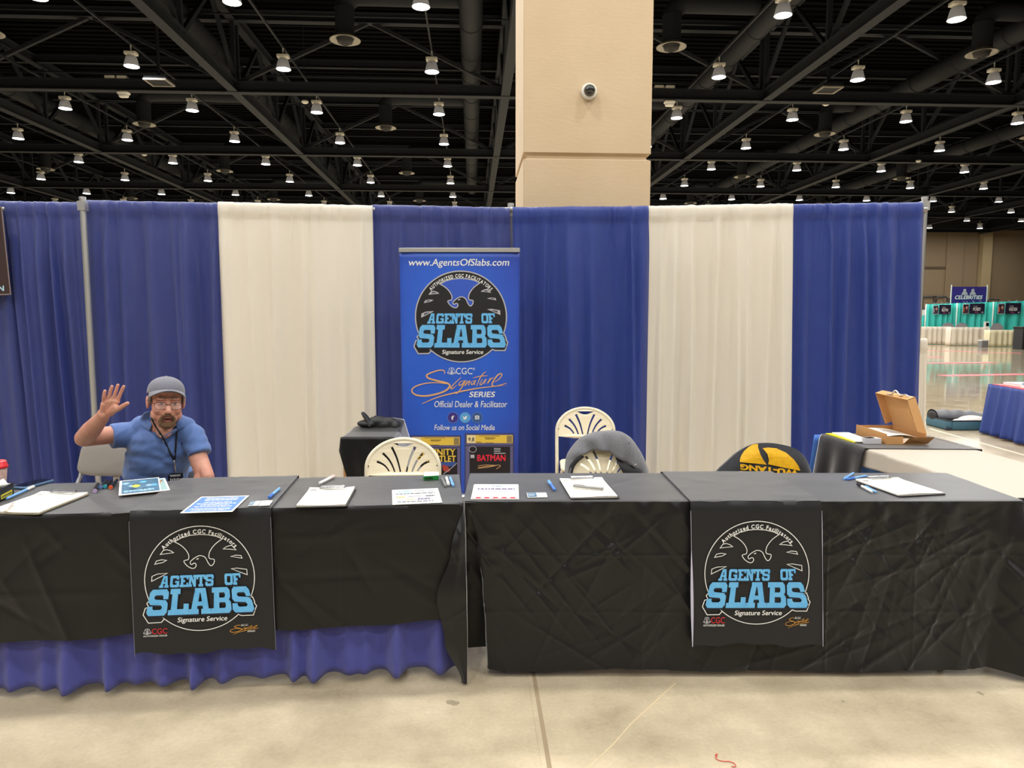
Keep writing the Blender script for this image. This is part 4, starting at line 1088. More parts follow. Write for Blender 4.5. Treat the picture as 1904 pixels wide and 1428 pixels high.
# two printed comic cases at the foot of the banner
M_CASE = mat('clear_case_print', S(96, 92, 128), 0.4); M_CASE_E = mat('case_edge_print', S(60, 58, 92), 0.4)
M_YEL = mat('yellow_label_print', S(226, 190, 70), 0.5); M_YELP = mat('pale_label_print', S(232, 214, 160), 0.5); M_COV = mat('dark_cover_print', S(24, 18, 24), 0.5)
M_INK = mat('ink_print', S(50, 40, 30), 0.6); M_PINKRED = mat('bright_red_print', S(222, 34, 62), 0.5)
for k, (xa, xb, y0) in enumerate(((150, 760, 905), (806, 1398, 880))):
    ca = Art(); yb = 1990
    ca.poly([sq(xa, y0, xb, yb)], M_CASE_E, 2); ca.poly([sq(xa + 12, y0 + 10, xb - 12, yb)], M_CASE, 3)
    ly0, ly1 = y0 + 22, y0 + 118
    ca.poly([sq(xa + 26, ly0, xb - 14, ly1)], M_YEL, 4); ca.poly([sq(xa + 26, ly0, xa + 130, ly1)], M_YELP, 5)
    tx('9.8', xa + 44, ly0 + 74, xa + 114, ly0 + 28, c3, M_PBLACK, 0.03, 0, 6, ca)
    for q, (a_, b_, yy) in enumerate(((170, 420, 8), (240, 370, 30), (250, 350, 46), (130, 190, 78), (245, 350, 92), (140, 215, 90))):
        ca.poly([sq(xa + a_, ly0 + yy, xa + b_, ly0 + yy + (8 if q == 1 else 4))], M_INK, 6)
    ca.poly([sq(xb - 84, ly0 + 8, xb - 22, ly1 - 6)], mat('label_patch_print', S(140, 120, 80), 0.5), 6)
    ca.poly([sq(xa + 14, ly1 + 22, xb - 14, ly1 + 34)], M_CASE_E, 4)
    ca.poly([sq(xa + 58, ly1 + 42, xb - 44, yb)], M_COV, 4)
    if k == 0:
        tx('INFINITY', xa + 150, ly1 + 120, xb - 70, ly1 + 46, c3, M_YEL, 0.05, 0, 6, ca)
        tx('GAUNTLET', xa + 90, ly1 + 200, xb - 62, ly1 + 128, c3, M_YEL, 0.05, 0, 6, ca)
        ca.poly([[c3(xa + 300, ly1 + 205), c3(xb - 60, ly1 + 200), c3(xb - 80, ly1 + 250), c3(xb - 160, ly1 + 260), c3(xa + 330, ly1 + 245)]], mat('blue_art_print', S(52, 80, 150), 0.5), 5)
        ca.poly([[c3(x, y) for x, y in crv([(xa + 390, 1260), (xa + 450, 1280), (xa + 480, 1330), (xa + 440, 1345), (xa + 400, 1330)], 4, True)]], mat('red_art_print', S(170, 60, 50), 0.5), 5)
        ca.stroke([c3(xa + 400, 1370), c3(xa + 470, 1320), c3(xa + 560, 1240)], kk * 8, M_PGREY, 6)
    else:
        tx('BATMAN', xa + 154, ly1 + 214, xa + 490, ly1 + 142, c3, M_PINKRED, 0.05, 0, 6, ca)
        ca.stroke([c3(xa + 96 + 44 * cos(2 * pi * q / 24), ly1 + 74 + 36 * sin(2 * pi * q / 24)) for q in range(24)], kk * 6, M_PGREY, 6, True)
        ca.poly([sq(xa + 70, ly1 + 140, xa + 116, ly1 + 180)], M_PGREY, 6)
        for q in range(3): ca.poly([sq(xa + 352, ly1 + 60 + q * 18, xa + 432, ly1 + 68 + q * 18)], M_PGREY, 6)
        ca.poly([sq(xa + 352, ly1 + 118, xa + 492, ly1 + 128)], M_PGREY, 6)
        ca.stroke([c3(*p) for p in crv([(xa + 160, 1275), (xa + 250, 1262), (xa + 380, 1268), (xa + 250, 1280), (xa + 160, 1300), (xa + 300, 1285), (xa + 400, 1262), (xa + 430, 1275), (xa + 380, 1310)], 5)], kk * 6, M_PEACH, 6)
    ca.build('comic_picture', bmap, ban)
# brown poster clipped to the drape at the far left
M_POSTER = mat('brown_poster', S(52, 34, 34), 0.5)
YP = YD - 0.09
g = [at_y(px, py, YP) for px, py in ((-120, 390), (3, 385), (20, 547), (-112, 552))]
po = thing('hanging_poster', 'dark brown poster with pale letters hanging on the far left drape', 'poster', (g[3].x, YP, g[3].z))
mb = MB(); vs = [p - Vector((g[3].x, YP, g[3].z)) for p in g]
mb.add(vs + [p + Vector((0, 0.004, 0)) for p in vs], [(0, 1, 2, 3)[::-1], (4, 5, 6, 7), (0, 1, 5, 4), (1, 2, 6, 5), (2, 3, 7, 6), (3, 0, 4, 7)]); mb.build('sheet', M_POSTER, po)
a = Art(); e0, e1 = at_y(-30, 541, YP), at_y(7, 532, YP); o_ = Vector((g[3].x, YP, g[3].z))
a.text('TION', e0.x - o_.x, e0.z - o_.z, e1.x - o_.x, e1.z - o_.z + 0.004, mat('pale_blue_print', S(170, 205, 225), 0.5), 2, 0.05)
a.stroke([(p.x - o_.x, p.z - o_.z) for p in g], 0.01, mat('torn_pale_edge', S(120, 105, 100), 0.7), 2, True)
a.build('lettering', lambda x, z, l: Vector((x, -l - 0.001, z)), po)
for q in (1, 2):
    pq = g[q] - o_
mb = MB(); mb.tube([(g[1].x - o_.x - 0.03, 0.0, g[1].z - o_.z), (g[1].x - o_.x - 0.05, 0.04, at_y(0, 380, YP).z - o_.z + 0.05)], 0.004, 6); mb.build('hook', M_ALU, po)
# ------------------------------------------------------------------ things on the tables
M_PAPER = mat('white_paper', S(246, 244, 236), 0.6)
M_PAPER2 = mat('warm_paper', S(246, 240, 224), 0.6)
M_BOARD = mat('brown_hardboard', S(92, 84, 62), 0.6)
M_BOARDB = mat('black_board', S(30, 30, 30), 0.5)
M_CHROME = mat('chrome', S(210, 210, 210), 0.2, metal=0.9)
M_LINE = mat('grey_ruled_print', S(132, 132, 134), 0.6)
M_DARKP = mat('dark_text_print', S(70, 70, 76), 0.6)
M_BLUEPEN = mat('sky_blue_plastic', S(122, 176, 236), 0.35)
M_BLUEPEN2 = mat('blue_plastic', S(72, 122, 208), 0.35)
M_WPL = mat('white_plastic', S(236, 234, 228), 0.35)
M_BPL = mat('black_plastic', S(20, 20, 22), 0.35)
M_SILV = mat('silver_plastic', S(150, 150, 148), 0.35, metal=0.4)
ZC = ZT + 0.001
def quad_frame(q, z=ZC):
    """photo corners near-left, near-right, far-right, far-left of a flat sheet -> centre, angle, width, depth"""
    P = [at_z(x, y, z) for x, y in q]; c = sum(P, Vector()) / 4
    ex = ((P[1] - P[0]) + (P[2] - P[3])); an = atan2(ex.y, ex.x); w = ex.length / 2
    ey = Vector((-sin(an), cos(an), 0)); d = ((P[3] - P[0]) + (P[2] - P[1])).dot(ey) / 2
    return c, an, w, d
def sheet(name, label, cat, q, m, thick=0.0008, z=ZC, art=None, group=None, curl=0.0):
    c, an, w, d = quad_frame(q, z)
    t = thing(name, label, cat, (c.x, c.y, z), an, group)
    mb = MB()
    if curl: mb.surf(lambda i, j: ((i - .5) * w, (j - .5) * d, thick / 2 + curl * max(0, abs(i - .5) * 2 - 0.6) ** 2 * 4), 16, 4); mb.build('sheet', m, t, solid=thick)
    else: mb.box((-w / 2, -d / 2, 0), (w / 2, d / 2, thick)); mb.build('sheet', m, t)
    if art:
        a = Art(); art(a, w, d)
        a.build('print', lambda x, y, l: Vector((x, y, thick + 0.0002 + l * 0.3 + (curl * max(0, abs(x / w) * 2 - 0.6) ** 2 * 4 if curl else 0))), t)
    return t, w, d
def bars(a, x0, y0, x1, y1, n, m, seed=1, thick=0.5, ragged=0.5, layer=2, centre=False):
    r = random.Random(seed); h = (y1 - y0) / n
    for k in range(n):
        y = y1 - (k + 0.5) * h; L = (x1 - x0) * (1 - ragged * r.random()); xs = x0 + ((x1 - x0) - L) / 2 if centre else x0
        x = xs
        while x < xs + L:
            ww = r.uniform(0.05, 0.16) * (x1 - x0); a.rect(x, y - h * thick / 2, min(x + ww, xs + L), y + h * thick / 2, m, layer); x += ww + 0.02 * (x1 - x0)
def form_art(a, w, d):
    bars(a, -w * .46, d * .36, -w * .3, d * .44, 2, M_DARKP, 9, 0.5, 0.2)
    bars(a, -w * .28, d * .35, w * .4, d * .4, 1, M_DARKP, 2, 0.25)
    bars(a, -w * .44, d * .26, w * .3, d * .3, 1, M_LINE, 3, 0.3)
    for k in range(5): a.rect(-w * .05 + k * w * .1, -d * .42, -w * .043 + k * w * .1, d * .16, M_LINE, 2)
    for k in range(9): a.rect(-w * .44, -d * .42 + k * d * .07, w * .42, -d * .413 + k * d * .07, M_LINE, 2)
def clipboard(label, q, seed=1):
    c, an, w, d = quad_frame(q)
    t = thing('clipboard', label, 'clipboard', (c.x, c.y, ZC), an, 'clipboards with forms')
    mb = MB(); mb.rbox((-w / 2, -d / 2, 0), (w / 2, d / 2, 0.004), 0.012); mb.build('board', M_BOARD if seed % 2 else M_BOARDB, t, auto=40)
    mb = MB(); mb.surf(lambda i, j: ((i - .5) * w * .96 - 0.003, (j - .5) * d * .97 + 0.004, 0.009 + 0.006 * max(0, j - .85) * abs(i - .5) * 8 + 0.0015 * sin(i * 5 + seed)), 14, 14)
    mb.box((-w * .475 - 0.003, -d * .48 + 0.004, 0.004), (w * .475 - 0.003, d * .48 + 0.004, 0.0075)); mb.build('paper', M_PAPER2, t, solid=0.0006)
    a = Art(); form_art(a, w * .94, d * .92); a.build('form_print', lambda x, y, l: Vector((x - 0.003, y, 0.0114 + l * .3)), t)
    mb = MB(); mb.rbox((-0.055, d / 2 - 0.03, 0.009), (0.055, d / 2 + 0.004, 0.017), 0.006); mb.tube([(-0.05, d / 2 - 0.006, 0.018), (0.05, d / 2 - 0.006, 0.018)], 0.005, 8); mb.build('clip', M_CHROME, t, auto=40)
    return t
clipboard('clipboard with form at the far left of the left table', [(-12, 958), (88, 957), (154, 921), (62, 918)], 1)
clipboard('clipboard with form in the middle of the left table', [(551, 945), (645, 943), (663, 910), (575, 912)], 2)
clipboard('clipboard with a silver marker on it, on the right table', [(1058, 929), (1149, 928), (1125, 892), (1043, 894)], 4)
clipboard('clipboard with form near the right end of the right table', [(1661, 925), (1748, 921), (1684, 891), (1600, 895)], 6)
def pen(name, label, cat, a, b, m, mcap, r=0.006, cap=0.35, z=ZC, group='pens and markers', tip=True, end=None, capb=False):
    A, B = at_z(*a, z), at_z(*b, z); d = B - A; L = d.length
    t = thing(name, label, cat, (A.x, A.y, z + r), atan2(d.y, d.x), group)
    mb = MB(); mb.tube([(L * cap, 0, 0), (L * .97, 0, 0), (L, 0, 0)], [r * .9, r * .9, r * .7], 12); mb.build('barrel', m, t, auto=40)
    mb = MB(); mb.tube([(0, 0, 0), (r * .3, 0, 0), (L * cap, 0, 0), (L * cap + 0.001, 0, 0)], [r * .85, r, r, r * .9], 12); mb.beam((0.004, 0, r * 1.12), (L * cap * .9, 0, r * 1.12), 0.003, 0.0012); mb.build('cap', mcap, t, auto=40)
    if end: mb = MB(); mb.tube([(-0.0015, 0, 0), (0.001, 0, 0)], [r * 1.02, r * 1.05], 14); mb.build('colour_disc', end, t)
    return t
MK = (('lilac', (176.8, 916.5), (182.6, 903), S(186, 160, 200)), ('slate blue', (187.4, 909), (199, 897.5), S(104, 128, 176)), ('teal', (195.5, 908), (208, 896.3), S(60, 160, 170)), ('orange', (205.9, 909.5), (217.6, 896), S(226, 96, 52)))
for nm, a, b, col in MK:
    pen('marker', 'black art marker with %s end on the left table by the man' % nm, 'marker', a, b, M_BPL, M_BPL, 0.0085, 0.4, end=mat(nm.replace(' ', '_') + '_marker_end', col, 0.4), group='black art markers by the man')
pen('pen', 'blue pen with white cap beside the far left clipboard', 'pen', (63, 907.5), (12.6, 930), M_BLUEPEN, M_WPL, 0.0065, 0.26)
pen('pen', 'clear white pen lying on the far left clipboard', 'pen', (9, 952), (25, 937.5), mat('clear_plastic', S(215, 208, 210), 0.2), M_WPL, 0.0045, 0.3, ZC + 0.013)
pen('pen', 'blue pen on the left runner beside the cards', 'pen', (500.5, 928), (520, 911), M_BLUEPEN, M_BLUEPEN2, 0.007, 0.3, ZC + 0.008)
pen('marker', 'white marker with dark cap at the back edge of the left table', 'marker', (621, 888.5), (594, 902), M_WPL, mat('pink_white_plastic', S(230, 205, 200), 0.35), 0.008, 0.3)
pen('marker', 'grey marker at the right end of the left table', 'marker', (829, 906.5), (821.5, 891.5), M_SILV, M_SILV, 0.0065, 0.4)
pen('marker', 'white marker between a grey and a blue one', 'marker', (834, 903.5), (830, 890.5), M_WPL, M_WPL, 0.007, 0.4)
pen('marker', 'blue marker at the right end of the left table', 'marker', (842.7, 905.5), (837, 890), M_BLUEPEN, M_BLUEPEN, 0.0065, 0.4)
pen('marker', 'blue marker beside the small cards on the right table', 'marker', (1020, 898), (1031.5, 914), M_BLUEPEN2, M_BLUEPEN, 0.0075, 0.35)
pen('marker', 'silver marker lying on the clipboard of the right table', 'marker', (1066, 906), (1122, 911.5), M_SILV, M_SILV, 0.0065, 0.4, ZC + 0.0125)
pen('pen', 'upper blue pen of the crossed pair at the right table back edge', 'pen', (1569, 892.8), (1587, 881.5), M_BLUEPEN, M_BLUEPEN, 0.0055, 0.35)
pen('pen', 'lower blue pen of the crossed pair at the right table back edge', 'pen', (1575, 893.5), (1611.5, 886.5), M_BLUEPEN, M_BLUEPEN2, 0.0055, 0.35)
pen('marker', 'white marker with black cap left of the rightmost clipboard', 'marker', (1594.4, 902.5), (1621.5, 917.3), M_WPL, M_BPL, 0.0065, 0.3)
pen('pen', 'blue pen half hidden behind the black capped white marker', 'pen', (1609, 906.5), (1629, 917), M_BLUEPEN, M_BLUEPEN, 0.005, 0.4)
# flyers, prints and cards
def blue_sheet(a, w, d):
    a.rect(-w * .46, -d * .45, w * .46, d * .45, mat('blue_flyer_print', S(62, 124, 214), 0.5, var=(20, 0.6, S(90, 126, 214))), 1)
    bars(a, -w * .36, d * .2, w * .36, d * .4, 2, M_PWHITE, 3, 0.5, 0.4, 3, True); bars(a, -w * .4, -d * .2, w * .4, d * .15, 4, M_PWHITE, 5, 0.4, 0.5, 3, True); bars(a, -w * .42, -d * .42, w * .42, -d * .24, 3, M_PWHITE, 7, 0.4, 0.2, 3, True)
sheet('flyer', 'blue printed flyer with white border on the left runner', 'flyer', [(336, 954.5), (431, 951.5), (464, 922), (373, 924)], M_PAPER, 0.001, ZC + 0.0105, blue_sheet)
def white_fly(a, w, d):
    a.text('SLABS', -w * .36, d * .25, -w * .08, d * .42, M_PBLUE, 2, 0.04); bars(a, -w * .02, d * .3, w * .42, d * .4, 1, M_LINE, 3, 0.5, 0.1)
    bars(a, -w * .42, d * .12, w * .42, d * .24, 1, M_DARKP, 4, 0.5, 0.05); bars(a, -w * .42, -d * .1, -w * .22, d * .02, 1, M_PGOLD, 5, 0.7, 0.1); bars(a, -w * .16, -d * .06, w * .12, d * .0, 1, M_DARKP, 6, 0.7, .1)
    bars(a, w * .2, -d * .08, w * .4, d * .04, 1, M_PNAVY, 5, 0.7, 0.1); bars(a, w * .02, -d * .27, w * .28, -d * .15, 1, mat('violet_print', S(96, 80, 120), 0.6), 8, 0.9, 0); bars(a, -w * .22, -d * .26, -w * .06, -d * .16, 1, M_PGOLD, 9, 0.7, 0)
    bars(a, -w * .4, -d * .42, w * .38, -d * .3, 1, M_DARKP, 10, 0.5, 0.1)
sheet('flyer', 'white flyer with small coloured logos at the left table right end', 'flyer', [(723, 939.5), (817, 934.5), (819, 908), (735, 911)], M_PAPER, 0.001, ZC, white_fly)
def white_fly2(a, w, d):
    a.text('SLABS', -w * .1, d * .3, w * .14, d * .42, mat('teal_print', S(50, 110, 150), 0.6), 2, 0.04); bars(a, -w * .4, d * .08, w * .42, d * .24, 1, mat('violet_print', S(96, 80, 120), 0.6), 4, 0.55, 0)
    bars(a, -w * .34, -d * .28, w * .34, d * .04, 4, M_LINE, 5, 0.35, 0.3, 2, True); a.rect(-w * .48, -d * .47, w * .48, -d * .44, M_PRED, 2)
    for k in range(5): a.rect(-w * .4 + k * w * .18, -d * .44, -w * .3 + k * w * .18, -d * .37, M_PRED, 2)
sheet('flyer', 'white flyer with red bottom border on the right table left end', 'flyer', [(877.5, 928.5), (966, 928.5), (963, 901), (879.5, 901)], M_PAPER, 0.001, ZC, white_fly2)
def card_art(a, w, d):
    a.rect(-w * .48, -d * .46, -w * .02, d * .46, mat('teal_card_print', S(70, 110, 140), 0.4), 1); bars(a, -w * .44, -d * .3, -w * .06, d * .3, 2, M_PWHITE, 3, 0.3, 0.2, 2)
sheet('business_card', 'small teal and white cards beside the white flyer, right table', 'card', [(980, 925.5), (1017.5, 925.3), (1016, 917), (980.5, 917.5)], M_PAPER, 0.003, ZC, card_art, 'small cards on the tables')
sheet('business_card', 'small picture card on the left runner beside the blue flyer', 'card', [(461.5, 941), (480, 940.5), (484.5, 932), (466.5, 933)], M_PAPER, 0.002, ZC + 0.0105, card_art, 'small cards on the tables')
sheet('business_card', 'small plain white card on the left runner, left of the pen', 'card', [(481.5, 940.6), (502.5, 940), (506, 931), (486, 932)], M_PAPER, 0.002, ZC + 0.0105, None, 'small cards on the tables')
def comic(a, w, d):
    a.rect(-w * .44, -d * .46, w * .47, d * .46, mat('teal_art_print', S(88, 130, 158), 0.5, var=(38, 0.5, S(52, 92, 120))), 1)
    r = random.Random(3)
    for k in range(9):
        x, y = r.uniform(-.36, .34) * w, r.uniform(-.36, .36) * d
        a.poly([crv([(x - w * .09, y), (x, y + d * .08), (x + w * .1, y + d * .02), (x + w * .02, y - d * .07)], 4, True)], [mat('pale_art_print', S(150, 190, 210), 0.5), mat('deep_art_print', S(38, 66, 96), 0.5), M_PBLUE][k % 3], 2)
    a.poly([crv([(-w * .2, d * .0), (-w * .1, d * .12), (w * .02, d * .02), (-w * .08, -d * .1)], 4, True)], mat('lime_art_print', S(196, 206, 66), 0.5), 3)
    bars(a, -w * .38, -d * .4, w * .4, -d * .22, 1, mat('pale_art_print', S(150, 190, 210), 0.5), 6, 0.6, 0.1, 3)
sheet('comic_print', 'upper comic art print in front of the man', 'print', [(225, 921.5), (303, 913.5), (292.5, 888.8), (218.5, 896)], M_PAPER, 0.003, ZC + 0.0095, comic, 'comic prints in front of the man')
def comic2(a, w, d):
    a.rect(-w * .45, -d * .45, w * .45, d * .45, mat('pale_teal_print', S(150, 180, 180), 0.5), 1); a.poly([crv([(w * .1, -d * .3), (w * .3, d * .1), (w * .42, d * .38), (w * .2, d * .1)], 4, True)], M_PBLACK, 2); a.poly([crv([(w * .15, d * .1), (w * .25, d * .3), (w * .38, d * .3), (w * .3, d * .05)], 4, True)], mat('tan_art_print', S(190, 150, 110), 0.5), 2)
sheet('comic_print', 'lower comic art print peeking out to the right of the upper one', 'print', [(240, 921.0), (309, 911.5), (313.5, 889.5), (246, 895)], M_PAPER, 0.002, ZC + 0.007, comic2, 'comic prints in front of the man')
# phone
c, an, w, d = quad_frame([(29, 910), (59, 911), (92, 895), (65, 893)])
t = thing('phone', 'dark phone with blue case lying at the left table back edge', 'phone', (c.x, c.y, ZC), an)
mb = MB(); mb.rbox((-w / 2, -d / 2, 0), (w / 2, d / 2, 0.011), 0.012); mb.build('case', mat('blue_grey_case', S(84, 116, 150), 0.4), t, auto=40)
mb = MB(); mb.rbox((-w / 2 + .006, -d / 2 + .006, 0.0095), (w / 2 - .006, d / 2 - .006, 0.0122), 0.009); mb.build('screen', mat('dark_screen', (0.006, 0.007, 0.01), 0.08), t, auto=40)
# cup and carton holder at the left edge
p = at_z(-4, 910, ZC)
t = thing('paper_cup', 'paper coffee cup with a red lid at the left edge', 'cup', (p.x, p.y, ZC))
mb = MB(); mb.lathe([(0.028, 0.0), (0.03, 0.001), (0.041, 0.103), (0.039, 0.103)], 28); mb.build('cup_body', mat('speckled_cup_paper', S(226, 205, 190), 0.6, var=(170, 0.3, S(206, 150, 140))), t, auto=40)
mb = MB(); mb.lathe([(0.0435, 0.096), (0.0445, 0.1), (0.043, 0.108), (0.040, 0.11), (0.039, 0.122), (0.036, 0.126), (0.033, 0.121), (0.001, 0.12)], 28); mb.build('lid', mat('red_lid_plastic', S(206, 26, 40), 0.35), t, smooth=True)
A, B = at_z(26.5, 919.5, ZC), at_z(-4, 936, ZC); e = (A - B); an = atan2(e.y, e.x); L = e.length
t = thing('carton_holder', 'black carton holder with yellow label and napkins at the left edge', 'box', (B.x, B.y, ZC), an)
mb = MB(); h = 0.052
mb.box((-0.02, 0.0, 0), (L, 0.003, h)); mb.box((L - 0.003, 0.003, 0), (L, 0.11, h)); mb.box((-0.02, 0.107, 0), (L - 0.003, 0.11, h)); mb.box((-0.02, 0.003, 0), (-0.017, 0.107, h)); mb.box((-0.017, 0.003, 0), (L - 0.003, 0.107, 0.003)); mb.build('tray', M_BPL, t)
mb = MB(); mb.box((L * .2, -0.0008, 0.008), (L * .88, 0.0, 0.026)); mb.build('label', mat('yellow_label', S(222, 206, 52), 0.5), t)
a = Art(); bars(a, L * .25, 0.011, L * .83, 0.022, 1, M_DARKP, 3, 0.5, 0); a.build('label_print', lambda x, y, l: Vector((x, -0.001 - l, y)), t)
nt_ = thing('napkin', 'crumpled white napkin in the black carton holder', 'napkin', (B.x + e.x * .55 - sin(an) * .04, B.y + e.y * .55 + cos(an) * .04, ZC + 0.004), an)
mb = MB(); mb.surf(lambda i, j: ((i - .5) * 0.075, (j - .5) * 0.06 + 0.01 * sin(i * 5), 0.03 + 0.03 * i + 0.012 * sin(j * 9 + i * 4)), 14, 10); mb.build('napkin_sheet', M_PAPER, nt_, smooth=True, solid=0.002)
mb = MB(); mb.surf(lambda i, j: ((i - .5) * 0.05 + 0.01, (j - .5) * 0.05 + 0.02, 0.002 + 0.05 * i + 0.01 * sin(j * 8)), 10, 8); mb.build('fold', M_PAPER2, nt_, smooth=True, solid=0.002)
# green package
p = at_z(801, 892.6, ZC)
t = thing('small_package', 'small green package with white top at the left table back edge', 'box', (p.x, p.y + 0.015, ZC), ANG_L + 0.1)
mb = MB(); mb.rbox((-0.036, -0.017, 0), (0.034, 0.02, 0.02), 0.003); mb.build('green_carton', mat('green_carton', S(20, 132, 58), 0.45), t, auto=40)
mb = MB(); mb.add([(-0.036, -0.016, 0.0195), (0.034, -0.016, 0.0195), (0.038, 0.022, 0.027), (-0.028, 0.022, 0.030), (-0.036, -0.016, 0.0215), (0.034, -0.016, 0.0215), (0.038, 0.022, 0.029), (-0.028, 0.022, 0.032)], [(3, 2, 1, 0), (4, 5, 6, 7), (0, 1, 5, 4), (1, 2, 6, 5), (2, 3, 7, 6), (3, 0, 4, 7)]); mb.build('flap', M_PAPER, t)
a = Art(); bars(a, -0.03, 0.004, 0.006, 0.015, 1, M_PBLACK, 4, 0.7, 0); a.build('print', lambda x, y, l: Vector((x, -0.0175 - l, y)), t)

# ------------------------------------------------------------------ side table at the right with its cloths and boxes
SA = radians(-85.6)      # its long axis
SO = Vector((2.045 - 0.075 * 0.5, 4.49, 0))            # far left corner
ex_, ey_ = Vector((0.0748, -0.9972, 0)), Vector((0.9972, 0.0748, 0))   # towards the viewer, to the right
SAN = atan2(ex_.y, ex_.x)
TS = Matrix(((ex_.x, ey_.x, 0, SO.x), (ex_.y, ey_.y, 0, SO.y), (0, 0, 1, 0), (0, 0, 0, 1)))   # u towards viewer, w to the right
SL_, SW_, ZS = 1.56, 0.60, 0.735
t = thing('folding_table', 'folding table under the white cloth at the right', 'table', SO, 0, 'folding tables of the booth')
mb = MB(); mb.box((0.02, 0.01, ZS - 0.036), (SL_ - 0.02, SW_ - 0.01, ZS - 0.006), None, Matrix(((ex_.x, ey_.x, 0, 0), (ex_.y, ey_.y, 0, 0), (0, 0, 1, 0), (0, 0, 0, 1)))); mb.build('tabletop', M_TTOP, t)
for u in (0.2, SL_ - 0.2):
    for w in (0.08, SW_ - 0.08):
        q = ex_ * u + ey_ * w; mb = MB(); mb.tube([(q.x, q.y, 0), (q.x, q.y, ZS - 0.034)], 0.0125, 8); mb.build('leg', M_LEG, t, smooth=True)
M_WCLOTH = mat('white_table_cloth', S(186, 175, 160), 0.7)
def white_cloth():
    def fn(i, j):
        u = 0.03 + (SL_ - 0.02) * i
        dl = 0.05 + 0.05 * max(0, sin(i * 6 - 0.4)) + 0.09 * max(0, 0.35 - i)      # uneven drop on the left
        dr = 0.16
        tot = dl + SW_ + dr; s_ = j * tot
        if s_ < dl: w = -0.006 - 0.012 * (1 - s_ / dl) - 0.004 * sin(i * 30); z = ZS - (dl - s_)
        elif s_ < dl + SW_: w = s_ - dl; z = ZS + 0.001 * noise.noise((u * 4, w * 4, 2)); w = min(max(w, -0.004), SW_ + 0.004)
        else: w = SW_ + 0.006 + 0.02 * (s_ - dl - SW_) / dr; z = ZS - (s_ - dl - SW_)
        return TS @ Vector((u, w, z))
    mb = MB(); mb.surf(fn, 90, 90); o = mb.build('tablecloth', M_WCLOTH, smooth=True, solid=0.001)
    return tag(o, 'white cloth over the side table at the right', 'tablecloth')
white_cloth()
def black_far_cloth():
    def fn(i, j):
        u = -0.02 + 0.5 * i
        dl = 0.5; tot = dl + SW_ + 0.1; s_ = j * tot
        if s_ < dl:
            k = 1 - s_ / dl; w = -0.028 - 0.06 * k - 0.02 * k * sin(i * 15); z = ZS + 0.004 - (dl - s_); u += 0.04 * k * (i - .5)
        elif s_ < dl + SW_: w = s_ - dl - 0.02 * (1 - (s_ - dl) / SW_); z = ZS + 0.0045; u += 0.07 * ((s_ - dl) / SW_) * i
        else: w = SW_ + 0.03 + 0.02 * (s_ - dl - SW_) / 0.1; z = ZS + 0.0045 - (s_ - dl - SW_); u += 0.07 * i
        return TS @ Vector((u, w, z))
    mb = MB(); mb.surf(fn, 40, 60); o = mb.build('tablecloth', M_BLACKCLOTH, smooth=True, solid=0.001)
    return tag(o, 'black cloth over the far end of the side table', 'tablecloth', 'black tablecloths')
black_far_cloth()
mb = MB(); mb.surf(lambda i, j: TS @ Vector((-0.05 - 0.03 * j - 0.015 * sin(i * 40) * j, -0.05 + (SW_ + .06) * i - 0.06 * j * (1 - i), ZS - 0.004 - (ZS - 0.03) * j)), 60, 16)
tag(mb.build('table_skirt', mat('pale_blue_skirt', S(70, 120, 205), 0.6), smooth=True, solid=0.001), 'light blue skirt on the far end of the side table', 'table skirt')
mb = MB(); mb.surf(lambda i, j: TS @ Vector((SL_ + 0.03 + 0.012 * sin(i * 50) * j + 0.02 * j, 0.01 + (SW_ + .02) * i, ZS - 0.012 - (ZS - 0.04) * j)), 80, 12)
tag(mb.build('table_skirt', M_SKIRT, smooth=True, solid=0.001), 'blue skirt on the near end of the white side table', 'table skirt')
# open cardboard mailer
M_CARD = mat('brown_cardboard', S(208, 156, 98), 0.7, bump=(30, 0.1), var=(3, 0.6, S(196, 144, 88)))
M_CARDI = mat('inner_cardboard', S(214, 164, 106), 0.7, bump=(40, 0.15, (1, 8, 1)))
bx0, bx1, by0, by1, bz = 2.205, 2.44, 4.13, 4.50, ZS + 0.0065
t = thing('cardboard_box', 'open brown cardboard mailer box with raised lid on the side table', 'box', (bx0, by0, bz), 0.0)
W_, D_, H_ = bx1 - bx0, by1 - by0, 0.062
mb = MB(); th = 0.003
mb.box((0, 0, 0), (W_, D_, th)); mb.box((0, 0, th), (th, D_, H_)); mb.box((W_ - th, 0, th), (W_, D_, H_)); mb.box((th, D_ - th, th), (W_ - th, D_, H_ - 0.004)); mb.box((th, 0, th), (W_ * .42, th, H_ * .75))
mb.build('tray', M_CARD, t)
# lid hinged on the right side, leaning in over the tray
la_ = radians(20)
Ml = Matrix.Translation((W_ - 0.002, 0, H_ + 0.001)) @ Matrix.Rotation(-la_, 4, 'Y')
mb = MB(); LH = 0.232; LD = 0.045
mb.box((0, 0, 0), (th, D_, LH), None, Ml); mb.box((-LD, 0, LH - th), (0, D_, LH), None, Ml); mb.box((-LD, D_ - th, 0.02), (0, D_, LH - th), None, Ml)
mb.add([Ml @ Vector(p) for p in ((0, 0, 0.0), (-LD, 0, 0.03), (-LD * 1.05, 0, LH - 0.06), (-LD, 0, LH), (0, 0, LH), (0, th, 0.0), (-LD, th, 0.03), (-LD * 1.05, th, LH - 0.06), (-LD, th, LH), (0, th, LH))], [(0, 1, 2, 3, 4), (9, 8, 7, 6, 5), (0, 5, 6, 1), (1, 6, 7, 2), (2, 7, 8, 3), (3, 8, 9, 4), (4, 9, 5, 0)])
